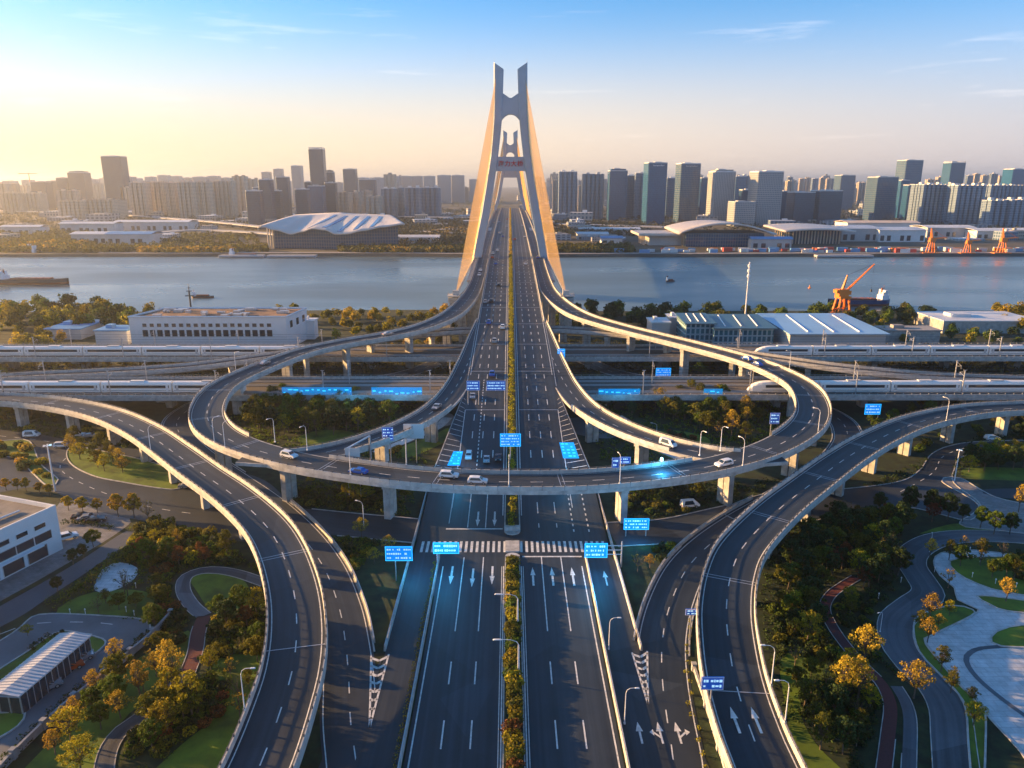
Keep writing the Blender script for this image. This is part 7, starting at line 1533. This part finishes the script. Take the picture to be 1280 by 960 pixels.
# low ground cover as one mass
def cover(name, areas, n, m, seed, rr=(.5, 1.1), size=.2, per=16, deckm=0, dens=None):
    C = []; Rr = []; r = random.Random(seed); PPs = [PP(a) for a in areas]
    for P in PPs:
        xs = [p[0] for p in P]; ys = [p[1] for p in P]; A_ = (max(xs) - min(xs)) * (max(ys) - min(ys)); k_ = int(min(n, A_ * (dens or .12)))
        for _ in range(k_):
            x, y = r.uniform(min(xs), max(xs)), r.uniform(min(ys), max(ys))
            if inside((x, y), P) and free(x, y, .5): C.append((x, y, r.uniform(.1, .5))); Rr.append(r.uniform(*rr))
    me = leafmesh(name, C, Rr, per, size, seed, squash=.55, shell=.4); me.materials.append(m); o = bpy.data.objects.new(name, me); COL.objects.link(o); tag(o, kind='stuff')
LAW = [PP(p) for p in LAWNS]
NOTREE2 = NOTREE + LAW + LW; NOTREE[:] = NOTREE2
cover('ground_cover', [[(60, 770), (160, 660), (340, 700), (340, 1000), (20, 1000), (190, 800)], [(350, 600), (520, 600), (510, 740), (400, 700)], [(-40, 505), (220, 560), (330, 640), (200, 640), (-40, 560)]], 5200, M_LGR, 41, dens=.55)
cover('ground_cover', [[(960, 640), (1130, 640), (1120, 760), (1130, 980), (990, 980), (950, 760)], [(765, 610), (980, 600), (850, 740), (780, 760)], [(1050, 620), (1320, 505), (1320, 560), (1100, 620)]], 5200, M_LD, 42, dens=.5)
cover('ground_cover', [[(250, 520), (560, 500), (560, 590), (300, 560)], [(720, 500), (1020, 500), (980, 560), (760, 590)]], 3200, M_LGR, 43, dens=.2, rr=(.7, 1.5), size=.3)
cover('ground_cover', [[(-60, 440), (600, 425), (600, 475), (-60, 480)], [(690, 425), (1340, 430), (1340, 478), (700, 478)]], 3600, M_LO, 44, dens=.12, rr=(1, 2), size=.4)
# riverside woods on the near bank
rp = {}
for k_, m_, sd_ in (('green', M_LGR, 51), ('dark', M_LD, 52), ('yg', M_LY, 53), ('gold', M_LG, 54), ('olive', M_LO, 55)):
    r = random.Random(sd_); C = [(r.uniform(-1.7, 1.7), r.uniform(-1.7, 1.7), r.uniform(2.5, 6.2)) for _ in range(10)] + [(0, 0, 4), (0, 0, 6)]; Rr = [r.uniform(1.3, 2.0) for _ in C]
    me = leafmesh('riverside_tree', C, Rr, 40, .5, sd_); me.materials.append(m_); me.materials.append(M_BARK)
    o = bpy.data.objects.new({'green': 'riverside_tree', 'dark': 'dark_riverside_tree'}.get(k_, 'autumn_riverside_tree'), me); COL.objects.link(o); rp[k_] = tag(o, '', 'tree')
nm_ = {'green': 'green', 'dark': 'dark green', 'yg': 'yellow green', 'gold': 'golden', 'olive': 'olive'}
def river(xa, xb, D0, D1, n, kinds, where, seed, sc=(.8, 1.3)):
    r = random.Random(seed)
    for i in range(n):
        D = r.uniform(D0, D1); px = r.uniform(xa, xb); x = CAMX + (px - 640) / F * (D * .9945) ; k_ = r.choice(kinds)
        if free(x, D, 1) and not (360 < D < 386 and 158 < px < 375) and not (350 < D < 392 and 856 < px < 1110): place(rp[k_], (x, D, -.3), r.uniform(0, 6), f'{nm_[k_]} tree in the riverside wood {where}, {["front", "centre", "back"][min(2, int((D - D0) / (D1 - D0) * 3))]} {["left", "middle", "right"][min(2, int((px - xa) / (xb - xa) * 3))]}', f'riverside trees {where}, {nm_[k_]}', (lambda s: (s, s, s * r.uniform(.85, 1.25)))(r.uniform(*sc)))
river(-30, 160, 392, 466, 80, ['olive', 'dark', 'yg', 'green'], 'at far left', 61, (1.0, 1.6)); river(0, 70, 346, 390, 14, ['yg', 'gold', 'olive'], 'behind the left railway', 62, (.8, 1.1))
river(378, 575, 372, 466, 52, ['yg', 'gold', 'olive', 'olive'], 'between the white building and the bridge', 63, (.7, 1.15)); river(160, 375, 400, 466, 26, ['yg', 'olive', 'gold'], 'behind the long white building', 64, (.7, 1.1))
river(700, 860, 405, 466, 50, ['dark', 'green', 'dark'], 'just right of the bridge', 65, (.9, 1.4)); river(860, 1180, 415, 462, 58, ['dark', 'green', 'olive'], 'behind the glass offices', 66, (.8, 1.3)); river(1110, 1300, 365, 400, 14, ['dark', 'green', 'yg'], 'by the grey depot', 67, (.7, 1.1)); river(1225, 1310, 415, 464, 14, ['gold', 'yg'], 'at far right', 68, (.9, 1.3))
# woods of the far bank: far-off masses
def farwood(bands, n, m, seed, s=(3.5, 7)):
    C = []; Rr = []; r = random.Random(seed)
    for (xa, xb, D0, D1, k_) in bands:
        for _ in range(int(n * k_)):
            D = r.uniform(D0, D1); px = r.uniform(xa, xb); x = (px - 640) / F * D
            if abs(x) < 32: continue
            q = r.uniform(*s); C.append((x, D, q * .7)); Rr.append(q)
    me = leafmesh('far_wood', C, Rr, 22, 1.7, seed, shell=.6); me.materials.append(m); o = bpy.data.objects.new('far_wood', me); COL.objects.link(o); tag(o, kind='stuff')
farwood([(0, 340, 880, 960, 1), (430, 600, 880, 950, .7), (680, 790, 875, 960, .6), (0, 130, 960, 1300, 1), (130, 330, 1010, 1200, .5)], 500, M_LO, 71, (3, 6)); farwood([(180, 300, 878, 900, .5), (470, 600, 878, 920, .5), (0, 120, 900, 1000, .3)], 300, M_LG, 72, (3, 5.5))
farwood([(0, 600, 1300, 2300, 1.4), (660, 1280, 1250, 2400, 1.6), (500, 600, 1000, 1600, .8), (680, 800, 1150, 1500, .7)], 900, leafm('leaf_far', (.05, .052, .018)), 73, (4, 8)); farwood([(0, 1280, 2300, 4500, 1)], 1400, M_LO, 74, (6, 12)); farwood([(690, 790, 1200, 1320, 1), (540, 600, 1100, 1300, .5)], 120, M_LG, 75, (4, 7))
